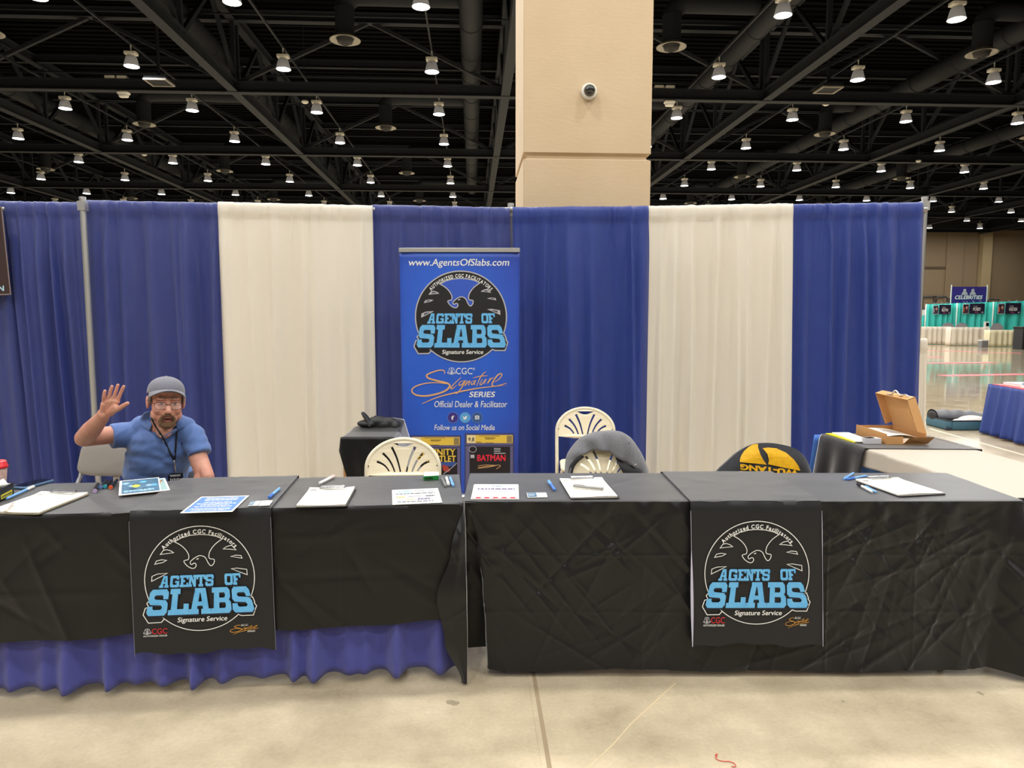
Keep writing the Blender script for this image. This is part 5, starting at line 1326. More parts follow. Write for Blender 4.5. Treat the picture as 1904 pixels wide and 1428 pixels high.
mb.prism([(0, 0), (0.0, 0.12), (-0.02, 0.115), (-0.05, 0.08), (-0.06, 0.04), (-0.055, 0.0)], 0, 0.002, None, Ml @ Matrix.Translation((0.0, 0.006, LH - 0.12)) @ Matrix.Rotation(pi / 2, 4, 'X') @ Matrix.Translation((0, 0, -0.002)))
mb.build('lid', M_CARDI, t)
mb = MB(); mb.add([(W_ * .44, 0.0, 0.004), (W_ + 0.01, 0.0, 0.004), (W_ + 0.03, -0.035, 0.05), (W_ * .48, -0.045, 0.048), (W_ * .44, 0.003, 0.002), (W_ + 0.01, 0.003, 0.002), (W_ + 0.03, -0.032, 0.048), (W_ * .48, -0.042, 0.046)], [(0, 1, 2, 3), (7, 6, 5, 4), (0, 4, 5, 1), (1, 5, 6, 2), (2, 6, 7, 3), (3, 7, 4, 0)]); mb.build('front_flap', M_CARD, t)
pp = thing('paper_stack', 'stack of printed papers lying in the open cardboard box', 'papers', (bx0 + 0.02, by0 + 0.03, bz + 0.004))
mb = MB(); mb.surf(lambda i, j: (0.005 + 0.185 * i, 0.30 * j, 0.03 + 0.012 * sin(pi * i) * (1 - j * .4) + 0.01 * (1 - i)), 12, 12); mb.build('sheet', M_PAPER, pp, smooth=True, solid=0.001)
mb = MB(); mb.box((0.0, 0.0, 0.0), (0.19, 0.31, 0.024)); mb.build('pile', M_PAPER2, pp)
a = Art(); bars(a, 0.05, 0.06, 0.16, 0.2, 4, M_LINE, 4, 0.25, 0.2); a.build('print', lambda x, y, l: Vector((x, y, 0.0315 + 0.012 * sin(pi * (x - .005) / .185) * (1 - y / .3 * .4) + 0.01 * (1 - (x - .005) / .185) + l)), pp)
pl = Ml @ Vector((-0.03, D_ * .35, LH)) + Vector((bx0, by0, bz + 0.003))
t = thing('plastic_wrap', 'crumpled clear plastic strip on top of the cardboard lid', 'plastic', pl)
mb = MB()
mb.tube(crv([(0.0, 0.12, 0.0), (-0.005, 0.06, 0.004), (0.0, 0.03, 0.03), (0.01, 0.0, 0.004), (0.0, -0.04, 0.006), (0.01, -0.07, 0.014), (0.01, -0.1, 0.004)], 5), 0.008, 6, None, True, False, 0.4); mb.build('strip', mat('clear_wrap', S(214, 214, 212), 0.15), t, smooth=True)
# folder with papers, small white pack
qf = [(1583, 823), (1609, 823), (1592, 806), (1551, 806)]
sheet('folder', 'yellow folder under white papers on the side table', 'folder', [(1579, 823.5), (1600, 823.5), (1585, 806), (1543, 807)], mat('yellow_folder', S(226, 214, 40), 0.45), 0.006, ZS + 0.006)
sheet('paper_stack', 'white papers on the yellow folder on the side table', 'papers', [(1586, 822), (1610, 822), (1592, 805.5), (1552, 805.5)], M_PAPER, 0.006, ZS + 0.0125)
p = at_z(1624, 828, ZS)
t = thing('paper_pack', 'small white pack with red marks in front of the cardboard box', 'pack', (p.x, p.y + 0.02, ZS + 0.0065), SAN + pi / 2 - 0.05)
mb = MB(); mb.rbox((-0.048, -0.02, 0.0), (0.048, 0.03, 0.034), 0.004); mb.build('pack_body', mat('grey_white_card', S(205, 202, 205), 0.5), t, auto=40)
mb = MB(); mb.surf(lambda i, j: (-0.045 + 0.085 * i, 0.03 - 0.055 * j * (1 - i * .3), 0.0345 + 0.012 * sin(3 * i + 1) * j), 10, 6); mb.build('top_sheet', M_PAPER, t, smooth=True, solid=0.0008)
a = Art(); a.stroke([(-0.03, 0.0), (-0.005, 0.004), (0.0, -0.006), (0.02, 0.002), (0.035, -0.004)], 0.005, M_PRED, 2); a.build('red_marks', lambda x, y, l: Vector((x, y + 0.005, 0.0475 + l)), t)
# ------------------------------------------------------------------ folding chairs and what hangs on them
M_CHAIR = mat('ivory_plastic', S(238, 226, 196), 0.45)
M_CHFR = mat('ivory_steel_tube', S(226, 216, 190), 0.35)
def extrude_loops(mb, loops, t, place, m=None):
    """flat shape with holes given thickness t; place(x, z, depth)"""
    vs, fs = fill_mesh([[(p[0] * 10, p[1] * 10) for p in lp] for lp in loops]); vs = [(x / 10, y / 10) for x, y in vs]
    mb.add([place(x, y, -t / 2) for x, y in vs], fs, m); mb.add([place(x, y, t / 2) for x, y in vs], [f[::-1] for f in fs], m)
    for lp in loops:
        n = len(lp); mb.add([place(x, y, -t / 2) for x, y in lp] + [place(x, y, t / 2) for x, y in lp], [(i, (i + 1) % n, n + (i + 1) % n, n + i) for i in range(n)], m)
def make_folding_chair(zt=0.79, w=0.41):
    t = thing('folding_chair', 'x', 'chair', (0, 0, 0), 0, 'ivory folding chairs')
    k = w / 882.0; H = 443 * k; zb = zt - H; hw = w / 2
    def U(x, y): return (x * k, zt - y * k)
    side = zb + 0.05
    arch = [(-hw, zb + 0.012)] + [(-hw * cos(a) , side + (zt - side) * sin(a)) for a in [pi * q / 28 for q in range(29)]] + [(hw, zb + 0.012)]
    outer = [(x * 0.985, z - 0.004) for x, z in arch] + [(hw * 0.98 * (1 - 2 * q / 12), zb + 0.012 - 0.02 * sin(pi * q / 12)) for q in range(0, 13)]
    holes = [[U(-130, 45), U(130, 45)] + [U(130 - 260 * q / 10, 45 + 52 * sin(pi * q / 10)) for q in range(1, 10)]]
    for s_ in (-1, 1):
        for (xa, ya, xb, yb, bend) in ((145, 92, 36, 400, 22), (252, 164, 104, 398, 30), (322, 262, 172, 388, 28)):
            mid = []
            for q in range(9):
                f = q / 8; x = xa + (xb - xa) * f - bend * 0.5 * sin(pi * f); y = ya + (yb - ya) * f - bend * 0.5 * sin(pi * f)
                mid.append((s_ * x, y, 17 * (1 - 0.4 * f)))
            L_, R_ = [], []
            for q, (x, y, ww) in enumerate(mid):
                x2, y2 = mid[min(q + 1, 8)][:2]; x1, y1 = mid[max(q - 1, 0)][:2]; d = hypot(x2 - x1, y2 - y1); nx, ny = -(y2 - y1) / d, (x2 - x1) / d
                L_.append(U(x + nx * ww, y + ny * ww)); R_.append(U(x - nx * ww, y - ny * ww))
            holes.append(L_ + R_[::-1])
    lean = 0.16
    place = lambda x, z, d: Vector((x, 0.2 + lean * (z - zb) + d - 0.03 * (x / hw) ** 2 + 0.0, z))
    mb = MB(); extrude_loops(mb, [outer] + holes, 0.014, place); mb.build('backrest', M_CHAIR, t)
    mb = MB(); tube = [place(x, z, 0) for x, z in arch]; tube = [Vector((-hw, -0.2, 0.0)), Vector((-hw, 0.17, zb - 0.03))] + tube + [Vector((hw, 0.17, zb - 0.03)), Vector((hw, -0.2, 0.0))]
    mb.tube(tube, 0.0125, 12); mb.build('back_frame', M_CHFR, t, smooth=True)
    for s_ in (-1, 1):
        mb = MB(); mb.tube([(s_ * (hw - 0.03), 0.27, 0.0), (s_ * (hw - 0.03), -0.1, 0.4)], 0.011, 10); mb.build('leg', M_CHFR, t, smooth=True)
    mb = MB(); mb.tube([(-(hw - .03), 0.2, 0.075), (hw - .03, 0.2, 0.075)], 0.009, 8); mb.build('stretcher', M_CHFR, t, smooth=True)
    mb = MB(); mb.rbox((-hw + 0.02, -0.2, 0.415), (hw - 0.02, 0.14, 0.44), 0.05); mb.build('seat', M_CHAIR, t, auto=40)
    for s_ in (-1, 1):
        for z_, dx in ((side + 0.015, 0.0),):
            mb = MB(); q = place(s_ * (hw - 0.012), z_, -0.012); mb.tube([q, q + Vector((0, -0.006, 0))], 0.004, 8); mb.build('rivet', M_CHROME, t)
    return t
def chair_at(px, Y, ztop): p = at_y(px, 850, Y); return Vector((p.x, Y - 0.22, 0))
CH1 = make_folding_chair(0.79, 0.41); CH1.location = chair_at(754, 4.02, 0.79); CH1.rotation_euler = (0, 0, 0.05); CH1['label'] = 'ivory folding chair in front of the blue banner'
dup(CH1, chair_at(1085, 5.2, 0.8), -0.04, 'ivory folding chair close to the blue drape, behind the jacket').scale = (1.02, 1.02, 1.03)
CHJ = dup(CH1, chair_at(1122, 4.1, 0.79), 0.0, 'ivory folding chair with a grey jacket over its back'); CHJ.scale = (0.93, 0.93, 0.955)
CHW = dup(CH1, chair_at(1417, 4.14, 0.76), 0.06, 'ivory folding chair hidden under the black shirt'); CHW.scale = (0.9, 0.9, 0.87); CHW.location.y += 0.03
# grey jacket thrown over the chair back
M_JACK = mat('heather_grey_jersey', S(116, 116, 118), 0.85, var=(120, 0.7, S(92, 92, 95)), bump=(240, 0.3), sheen=0.3)
M_JLIN = mat('dark_jacket_lining', S(34, 34, 37), 0.8)
jl = CHJ.location
jk = thing('grey_jacket', 'heather grey jacket draped over the back of an ivory chair', 'jacket', (jl.x, jl.y + 0.235, 0.0))
jpx = lambda px, py, Y=4.08: at_y(px, py, Y) - Vector((jl.x, jl.y + 0.235, 0))
outer = [(1050, 884), (1053, 853), (1064, 833), (1083, 815), (1105, 806), (1129, 803), (1152, 804), (1171, 813), (1187, 832), (1199, 855), (1209, 886)]
inner = [(1057, 888), (1062, 860), (1077, 845), (1095, 837), (1113, 835), (1131, 839), (1147, 849), (1161, 857), (1175, 864), (1188, 873), (1200, 890)]
oc, ic = crv([tuple(jpx(*p))[::2] for p in outer], 5), crv([tuple(jpx(*p))[::2] for p in inner], 5)
ZJ = max(q[1] for q in oc)
def jfn(i, j):
    q = min(len(oc) - 1, int(round(i * (len(oc) - 1)))); o, n = oc[q], ic[q]
    if j < 0.5:
        k = j / 0.5; e = sin(k * pi / 2); x = n[0] + (o[0] - n[0]) * k; z = n[1] + (o[1] - n[1]) * e
        y = -0.03 - 0.03 * cos(k * pi / 2) - 0.012 * noise.noise((x * 26, z * 9, 1)) - 0.008 * sin(i * 34 + k * 3)
        y += 0.04 * k ** 3 - 0.17 * max(0, ZJ - z)
    else:
        k = (j - 0.5) / 0.5; x = o[0] * (1 - 0.05 * k); z = o[1] - 0.16 * k ** 1.4; y = 0.012 + 0.04 * sin(k * pi / 2) - 0.17 * max(0, ZJ - z) * (1 - k)
    return (x, y, z + 0.004 * noise.noise((x * 22, 3, j * 3)))
mb = MB(); mb.surf(jfn, len(oc) - 1, 24); mb.build('jacket_cloth', M_JACK, jk, smooth=True, solid=0.003)
lin = crv([tuple(jpx(*p))[::2] for p in ((1144, 846), (1158, 855), (1172, 862), (1186, 870), (1199, 884))], 5); lo2 = crv([tuple(jpx(*p))[::2] for p in ((1143, 850), (1150, 866), (1160, 880), (1175, 890), (1194, 896))], 5)
mb = MB(); mb.surf(lambda i, j: (lambda a, b: (a[0] + (b[0] - a[0]) * j, -0.062 + 0.012 * sin(j * 4 + i * 5) - 0.17 * max(0, ZJ - a[1]), a[1] + (b[1] - a[1]) * j))(lin[int(round(i * 20))], lo2[int(round(i * 20))]), 20, 8)
mb.build('lining', M_JLIN, jk, smooth=True, solid=0.003); mb = MB()
ll = crv([tuple(jpx(*p))[::2] for p in ((1055, 884), (1057, 864), (1066, 852), (1080, 843))], 5); l3 = crv([tuple(jpx(*p))[::2] for p in ((1062, 888), (1065, 868), (1073, 856), (1086, 846))], 5)
mb.surf(lambda i, j: (lambda a, b: (a[0] + (b[0] - a[0]) * j, -0.062 - 0.17 * max(0, ZJ - a[1]), a[1] + (b[1] - a[1]) * j))(ll[int(round(i * 15))], l3[int(round(i * 15))]), 15, 2)
mb.build('lining', M_JLIN, jk, smooth=True, solid=0.003)
sl = [jpx(*p) for p in ((1168, 821), (1169, 832), (1168, 843), (1170, 853), (1178, 860))]
mb = MB(); mb.tube([(p.x, -0.05 - 0.2 * max(0, ZJ - p.z), p.z) for p in crv([(s.x, 0, s.z) for s in sl], 4) for p in (Vector(p),)], 0.0022, 6); mb.build('seam', M_JLIN, jk, smooth=True)
mb = MB(); b_ = jpx(1177.5, 860); mb.ell((b_.x, -0.07 - 0.17 * max(0, ZJ - b_.z), b_.z), (0.006, 0.003, 0.006), 10); mb.build('button', M_CHROME, jk, smooth=True)
# black shirt with yellow emblem over the right chair
M_TEE = mat('black_shirt_cotton', S(44, 45, 50), 0.85, sheen=0.3, bump=(200, 0.15))
M_WY = mat('yellow_print', S(246, 190, 22), 0.6, var=(40, 0.3, S(232, 172, 10)))
wl = CHW.location; wo = Vector((wl.x, wl.y + 0.17, 0))
tee = thing('black_shirt', 'black shirt with a yellow emblem draped over a chair back', 'shirt', wo)
YW = wo.y - 0.035
prof = crv([tuple(at_y(px, py, YW + 0.02) - wo)[::2] for px, py in ((1318, 905), (1332, 876), (1350, 858), (1372, 839), (1398, 826), (1425, 823), (1452, 826), (1478, 834), (1495, 850), (1505, 872), (1512, 905))], 6)
def tee_front(x, z):
    zt_ = top_at(x); k = max(0.0, min(1.0, (zt_ - z) / 0.09))
    return -0.03 - 0.03 * sin(k * pi / 2) + 0.004 * noise.noise((x * 8, z * 6, 2)) - 0.02 * max(0, (zt_ - z) - 0.09)
def top_at(x):
    for a, b in zip(prof, prof[1:]):
        if a[0] <= x <= b[0]: return a[1] + (b[1] - a[1]) * (x - a[0]) / max(1e-6, b[0] - a[0])
    return prof[0][1] if x < prof[0][0] else prof[-1][1]
def tfn(i, j):
    q = i * (len(prof) - 1); a = prof[int(q)]; b = prof[min(int(q) + 1, len(prof) - 1)]; f = q - int(q)
    x, zt_ = a[0] + (b[0] - a[0]) * f, a[1] + (b[1] - a[1]) * f
    if j < 0.75:
        k = (0.75 - j) / 0.75; z = zt_ - 0.28 * k ** 1.5; x2 = x * (1 + 0.03 * k); return (x2, tee_front(x, z) + (0.006 * sin(x * 45) * k if True else 0), z)
    k = (j - 0.75) / 0.25; return (x, -0.03 + 0.11 * sin(k * pi / 2), zt_ - 0.2 * k ** 2)
mb = MB(); mb.surf(tfn, 72, 44); mb.build('shirt_cloth', M_TEE, tee, smooth=True, solid=0.002)
def wp(x, y): p = at_y(1200 + x / 5.289, 700 + y / 5.289, YW) - wo; return (p.x, p.z)
wa = Art()
wa.poly([[wp(x, y) for x, y in [(914, 832), (918, 806), (936, 770), (970, 728), (1020, 688), (1060, 668), (1105, 662), (1102, 700), (1116, 760), (1142, 812), (1174, 856)]]], M_WY, 1)
wa.poly([[wp(x, y) for x, y in [(1188, 852), (1196, 815), (1184, 755), (1145, 700), (1200, 694), (1280, 702), (1370, 742), (1440, 805), (1486, 872), (1502, 916), (1340, 884)]]], M_WY, 1)
vs, fs = text_mesh('WU-TANG', 0.05, 0.0); ax, bx = min(v[0] for v in vs), max(v[0] for v in vs)
wa.raw([wp(1486 - (x - ax) / (bx - ax) * 570, 902 + 58 * (1 - (x - ax) / (bx - ax)) * 0 - 0 + (lambda f: (852 + 62 * (1 - f)) + (y / 0.72) * 52)((x - ax) / (bx - ax)) - 902) for x, y in vs], fs, M_WY, 1)
wa.poly([[wp(x, y) for x, y in [(910, 916), (1100, 932), (1300, 956), (1480, 990), (1440, 1080), (1200, 1120), (960, 1060)]]], M_WY, 1)
# follow the shirt: cut long faces by using a fine grid of points
def bisect_items(art, step):
    import bmesh
    out = []
    for (vs, fs, m, l) in art.items:
        bm = bmesh.new(); V = [bm.verts.new((x, y, 0)) for x, y in vs]
        for f in fs:
            try: bm.faces.new([V[i] for i in f])
            except ValueError: pass
        for ax_ in (0, 1):
            lo = min(v.co[ax_] for v in bm.verts); hi = max(v.co[ax_] for v in bm.verts); c = lo + step
            while c < hi:
                n = Vector((1, 0, 0)) if ax_ == 0 else Vector((0, 1, 0)); bmesh.ops.bisect_plane(bm, geom=bm.verts[:] + bm.edges[:] + bm.faces[:], plane_co=n * c, plane_no=n); c += step
        bm.verts.index_update(); out.append(([(v.co.x, v.co.y) for v in bm.verts], [[v.index for v in f.verts] for f in bm.faces], m, l)); bm.free()
    art.items = out
bisect_items(wa, 0.02)
wa.build('emblem_print', lambda x, z, l: Vector((x, tee_front(x, z) - 0.006 - l, z)), tee)
# ------------------------------------------------------------------ grey padded chair of the man
M_PAD = mat('grey_vinyl_pad', S(150, 143, 136), 0.55, bump=(60, 0.1))
cx0, cx1 = at_y(146, 880, 3.93).x, at_y(367, 880, 3.93).x
gc = thing('padded_chair', 'wide grey padded chair behind the waving man', 'chair', ((cx0 + cx1) / 2, 3.74, 0))
gw = (cx1 - cx0) / 2
zt_, zb_ = at_y(200, 818, 3.93).z, at_y(190, 887, 3.93).z
def pad(i, j):
    a = 2 * pi * i; n = 5.0
    cxp = abs(cos(a)) ** (2 / n) * (1 if cos(a) > 0 else -1); szp = abs(sin(a)) ** (2 / n) * (1 if sin(a) > 0 else -1)
    r = min(1.0, sin(pi * j) ** 0.28) if 0 < j < 1 else 0.02
    z = (zt_ + zb_) / 2 + szp * r * (zt_ - zb_) / 2; x = cxp * r * gw * (1.0 - 0.06 * szp)
    y = 0.19 + 0.12 * (z - zb_) - cos(pi * j) * 0.022 + 0.03 * (1 - (x / gw) ** 2)
    return (x, y, z)
mb = MB(); mb.surf(pad, 48, 18, wrap=True); mb.build('backrest', M_PAD, gc, smooth=True)
mb = MB(); mb.rbox((-gw + .03, -0.22, 0.41), (gw - .03, 0.16, 0.46), 0.06); mb.build('seat', M_PAD, gc, auto=40)
for s_ in (-1, 1):
    mb = MB(); mb.tube([(s_ * (gw + 0.008), -0.22, 0), (s_ * (gw + 0.006), 0.14, zb_ - 0.08), (s_ * (gw - 0.002), 0.2, zb_), (s_ * (gw - 0.03), 0.245, zt_ - 0.03)], 0.011, 10); mb.build('leg', mat('grey_chair_tube', S(150, 150, 152), 0.35, metal=0.5), gc, smooth=True)
    mb = MB(); mb.tube([(s_ * (gw - 0.03), 0.25, 0), (s_ * (gw - 0.03), -0.1, 0.41)], 0.011, 10); mb.build('leg', mat('grey_chair_tube', S(150, 150, 152), 0.35), gc, smooth=True)
    mb = MB(); mb.beam((s_ * gw * 0.42, 0.205, zb_ - 0.13), (s_ * gw * 0.42, 0.225, zb_ + 0.01), 0.03, 0.012); mb.build('back_bracket', mat('pale_bracket', S(186, 176, 160), 0.5), gc)
# ------------------------------------------------------------------ cardboard box under a black cloth with black clothes on top
pb = [at_z(631, 812, 0.68), at_z(736, 810, 0.68)]
bxl, bxr, byn = pb[0].x + 0.012, pb[1].x - 0.02, (pb[0].y + pb[1].y) / 2 + 0.02
byf = byn + 0.42
t = thing('cardboard_box', 'tall cardboard box under a black cloth, left of the banner', 'box', ((bxl + bxr) / 2, (byn + byf) / 2, 0))
hw, hd = (bxr - bxl) / 2, (byf - byn) / 2
mb = MB(); mb.box((-hw, -hd, 0), (hw, hd, 0.66)); mb.build('carton', M_CARD, t)
for s_ in (-1, 1):
    mb = MB(); mb.box((-hw, (0.005 if s_ > 0 else -hd), 0.66), (hw, (hd if s_ > 0 else -0.005), 0.664)); mb.build('flap', M_CARD, t)
def bcloth(i, j):
    # i across (left drop, top, right drop), j from back to front and down
    dl, dr = 0.07 + 0.05 * j, 0.30
    tot = dl + 2 * hw + dr; s_ = i * tot
    fd = 0.42; td = 2 * hd + fd; q = j * td
    if s_ < dl: x = -hw - 0.012 - 0.012 * (1 - s_ / dl); dz1 = dl - s_
    elif s_ < dl + 2 * hw: x = -hw + (s_ - dl); dz1 = 0
    else: x = hw + 0.012 + 0.12 * (s_ - dl - 2 * hw) / dr; dz1 = s_ - dl - 2 * hw
    x = max(-hw - 0.03, x)
    if q < 2 * hd: y = hd - q; dz2 = 0
    else: k = (q - 2 * hd) / fd; y = -hd - 0.012 - 0.03 * k + 0.010 * sin(x * 40 + k * 3) * k + 0.006 * noise.noise((x * 14, k * 3, 4)); dz2 = q - 2 * hd; x += (0.13 * k * (1 - i) if i < 0.6 else 0.05 * k * i)
    z = 0.67 + 0.075 * max(0, y / hd) ** 1.3 * (1 if q < 2 * hd else 0) * max(0, sin(i * 4.2 - 0.3)) - dz1 * (1 if dz1 >= 0 else 0) - dz2
    return (x, y, max(z, 0.03))
mb = MB(); mb.surf(bcloth, 70, 50); o = mb.build('cloth_cover', M_BLACKCLOTH, smooth=True, solid=0.002)
o.location = t.location; tag(o, 'black cloth thrown over the tall cardboard box', 'cloth')
gt = thing('black_clothes', 'crumpled black clothes piled on the covered box by the banner', 'clothes', ((bxl + bxr) / 2, byf - 0.10, 0.672))
gp = lambda px, py: at_y(px, py, byf - 0.10) - Vector(gt.location)
mb = MB(); a0, a1, a2 = gp(690, 792), gp(682, 778), gp(673, 766.5)
mb.tube(crv([tuple(a0), tuple(a1), tuple(a2)], 4), [0.055, 0.05, 0.046, 0.042, 0.038, 0.036, 0.032, 0.026, 0.018], 10, None, True, False, 0.45); mb.build('sleeve', M_BLACK, gt, smooth=True)
mb = MB()
for c, r in (((685, 788), (0.09, 0.07, 0.03)), ((702, 784), (0.08, 0.06, 0.04)), ((722, 786), (0.06, 0.05, 0.04)), ((735, 797), (0.04, 0.06, 0.045)), ((712, 790), (0.09, 0.06, 0.05))):
    p = gp(*c); mb.ell((p.x, 0.02, max(p.z, r[2] * .5)), r, 14)
o = mb.build('heap', M_BLACK, gt, smooth=True)
dsp = o.modifiers.new('merge', 'REMESH'); dsp.mode = 'VOXEL'; dsp.voxel_size = 0.006; dsp.use_smooth_shade = True; dsm = o.modifiers.new('soften', 'SMOOTH'); dsm.factor = 0.6; dsm.iterations = 8
mb = MB(); p0, p1, p2 = gp(690, 786), gp(697, 773), gp(706, 784); mb.add([p0, p1, p2, p0 + Vector((0, .02, 0)), p1 + Vector((0, .02, 0)), p2 + Vector((0, .02, 0))], [(0, 2, 1), (3, 4, 5), (0, 1, 4, 3), (1, 2, 5, 4), (2, 0, 3, 5)])
p0, p1, p2 = gp(711, 790), gp(714, 776), gp(729, 788); mb.add([p0, p1, p2, p0 + Vector((0, .02, 0)), p1 + Vector((0, .02, 0)), p2 + Vector((0, .02, 0))], [(0, 2, 1), (3, 4, 5), (0, 1, 4, 3), (1, 2, 5, 4), (2, 0, 3, 5)]); mb.build('fold', M_BLACK, gt)
# ------------------------------------------------------------------ the waving man
from mathutils.bvhtree import BVHTree
M_SKIN = mat('skin', S(206, 152, 130), 0.5, var=(22, 0.5, S(194, 130, 110)), bump=(160, 0.08))
M_SKIN.node_tree.nodes['Principled BSDF'].inputs['Subsurface Weight'].default_value = 0.06
M_SKIN.node_tree.nodes['Principled BSDF'].inputs['Subsurface Radius'].default_value = (0.01, 0.004, 0.002)
M_LIP = mat('lips', S(164, 92, 82), 0.5)
M_POLO = mat('blue_polo_pique', S(84, 113, 170), 0.8, sheen=0.2, bump=(300, 0.15))
def voxel(mb, size, smooth, name, m, parent, fn=None, factor=0.5):
    o = mb.build(name + '_base', m)
    r = o.modifiers.new('union', 'REMESH'); r.mode = 'VOXEL'; r.voxel_size = size
    if smooth: sm = o.modifiers.new('soften', 'SMOOTH'); sm.factor = factor; sm.iterations = smooth
    dg = bpy.context.evaluated_depsgraph_get(); dg.update()
    me = bpy.data.meshes.new_from_object(o.evaluated_get(dg)); me.name = name
    bpy.data.objects.remove(o)
    if fn:
        me.calc_loop_triangles(); no = [v.normal.copy() for v in me.vertices]
        for v, n in zip(me.vertices, no): v.co = fn(v.co.copy(), n)
    bv = BVHTree.FromPolygons([v.co.copy() for v in me.vertices], [tuple(p.vertices) for p in me.polygons])
    if parent is not None: me.transform(parent_matrix(parent).inverted())
    me.polygons.foreach_set('use_smooth', [True] * len(me.polygons)); me.materials.clear(); me.materials.append(m)
    ob = bpy.data.objects.new(name, me); COL.objects.link(ob); ob.parent = parent
    return ob, bv
P = at_y
man = thing('person', 'person in a blue polo shirt and grey cap waving one raised hand', 'person', (-1.86, 3.62, 0))
HC = P(309, 746, 3.46)
HM = Matrix.Translation(HC) @ Matrix.Rotation(radians(31), 4, 'Z') @ Matrix.Rotation(radians(4), 4, 'Y') @ Matrix.Rotation(radians(4), 4, 'X')
H = lambda x, y, z: HM @ Vector((x, y, z))
body = MB()
def be(c, r): body.ell(c, r, 20, None, HM)
be((0, 0.012, 0.032), (0.076, 0.095, 0.086)); be((0, -0.028, -0.02), (0.066, 0.066, 0.085)); be((0, -0.038, -0.066), (0.054, 0.05, 0.046)); be((0, -0.07, -0.096), (0.026, 0.022, 0.019))
for s_ in (-1, 1):
    be((s_ * 0.040, -0.062, -0.028), (0.024, 0.024, 0.026)); be((s_ * 0.026, -0.083, 0.026), (0.028, 0.012, 0.009)); be((s_ * 0.079, 0.012, -0.008), (0.009, 0.021, 0.033)); be((s_ * 0.083, 0.018, 0.0), (0.006, 0.016, 0.022))
    be((s_ * 0.011, -0.104, -0.036), (0.009, 0.011, 0.009)); be((s_ * 0.05, -0.03, -0.06), (0.02, 0.035, 0.03))
    be((s_ * 0.029, -0.082, 0.004), (0.017, 0.012, 0.006 + 0.004))
body.capsule(H(0, -0.092, 0.012), H(0, -0.116, -0.028), 0.0085, 0.0135)
be((0, -0.094, -0.05), (0.026, 0.012, 0.013)); be((0, -0.096, -0.061), (0.023, 0.012, 0.006)); be((0, -0.093, -0.079), (0.02, 0.012, 0.007))
body.capsule(H(0, 0.035, -0.07), P(306, 792, 3.52), 0.060, 0.064)
body.capsule(P(305, 785, 3.46), P(305, 803, 3.435), 0.045, 0.034)
# trunk under the clothes
body.capsule(P(300, 812, 3.57), (-1.86, 3.72, 0.64), 0.085, 0.10); body.capsule(P(258, 808, 3.56), P(350, 810, 3.55), 0.04, 0.04)
# right arm, raised
SHR, ELR, WRR = P(243, 805, 3.55), P(157, 814, 3.40), P(191, 775, 3.25)
body.capsule(SHR, ELR, 0.046, 0.043); mid = ELR.lerp(WRR, 0.38); body.capsule(ELR, mid, 0.042, 0.043); body.capsule(mid, WRR, 0.043, 0.029); body.capsule(ELR + Vector((-0.008, 0, -0.006)), ELR.lerp(SHR, 0.3), 0.036, 0.04)
WR2 = P(192.5, 770, 3.235); body.capsule(WRR, WR2, 0.028, 0.027)
def hand(wr, kn, fingers, thumb, pr=0.0138):
    for k in kn: body.capsule(wr, k, pr * 1.05, pr * 0.86)
    for a, b in zip(kn, kn[1:]): body.capsule(a, b, pr * 0.84, pr * 0.84)
    for pts in fingers:
        R = [0.0086, 0.0080, 0.0077, 0.0069]
        for i in range(3): body.capsule(pts[i], pts[i + 1], R[i], R[i + 1])
    T_ = [0.0155, 0.0118, 0.0105, 0.0086]
    for i in range(3): body.capsule(thumb[i], thumb[i + 1], T_[i], T_[i + 1])
kn = [P(218.0, 746.5, 3.205), P(209.9, 745.0, 3.205), P(201.3, 746.2, 3.208), P(192.6, 750.5, 3.215)]
tips = [((224.5, 730.5), (228.2, 722.5), (230.2, 718.5)), ((215.2, 728), (217.9, 720), (219.3, 716)), ((204.6, 730), (206.9, 722.5), (208.2, 718.7)), ((193.2, 737), (194.3, 730.5), (195.2, 727.0))]
fg = [[k, P(*t[0], 3.195), P(*t[1], 3.19), P(*t[2], 3.188)] for k, t in zip(kn, tips)]
hand(WR2, kn, fg, [P(207, 764.5, 3.215), P(220, 760, 3.195), P(229.5, 754.5, 3.185), P(237, 750, 3.18)])
body.capsule(P(205, 767, 3.222), P(215, 757, 3.2), 0.019, 0.014); body.capsule(P(191, 767, 3.225), P(193, 752, 3.212), 0.015, 0.0135)
# left arm hanging, hand on the thigh
SHL, ELL = P(357, 818, 3.54), P(380, 882, 3.47)
WRL = Vector((-1.56, 3.42, 0.62)); body.capsule(SHL, ELL, 0.044, 0.043); m2 = ELL.lerp(WRL, 0.35); body.capsule(ELL, m2, 0.043, 0.041); body.capsule(m2, WRL, 0.041, 0.028); body.capsule(P(374, 855, 3.5), P(386, 886, 3.44), 0.034, 0.032)
hx = Vector((-0.85, -0.45, -0.28)).normalized(); hy = Vector((0.45, -0.85, 0.0)).normalized()
kl = [WRL + hx * 0.085 + hy * d for d in (0.03, 0.01, -0.01, -0.028)]
hand(WRL + hx * 0.012, kl, [[k, k + hx * 0.038 + Vector((0, 0, -0.004)), k + hx * 0.062 + Vector((0, 0, -0.014)), k + hx * l + Vector((0, 0, -0.026))] for k, l in zip(kl, (0.074, 0.082, 0.076, 0.06))], [WRL + hx * 0.03 + hy * 0.02, WRL + hx * 0.055 + hy * 0.045, WRL + hx * 0.08 + hy * 0.055, WRL + hx * 0.1 + hy * 0.056])
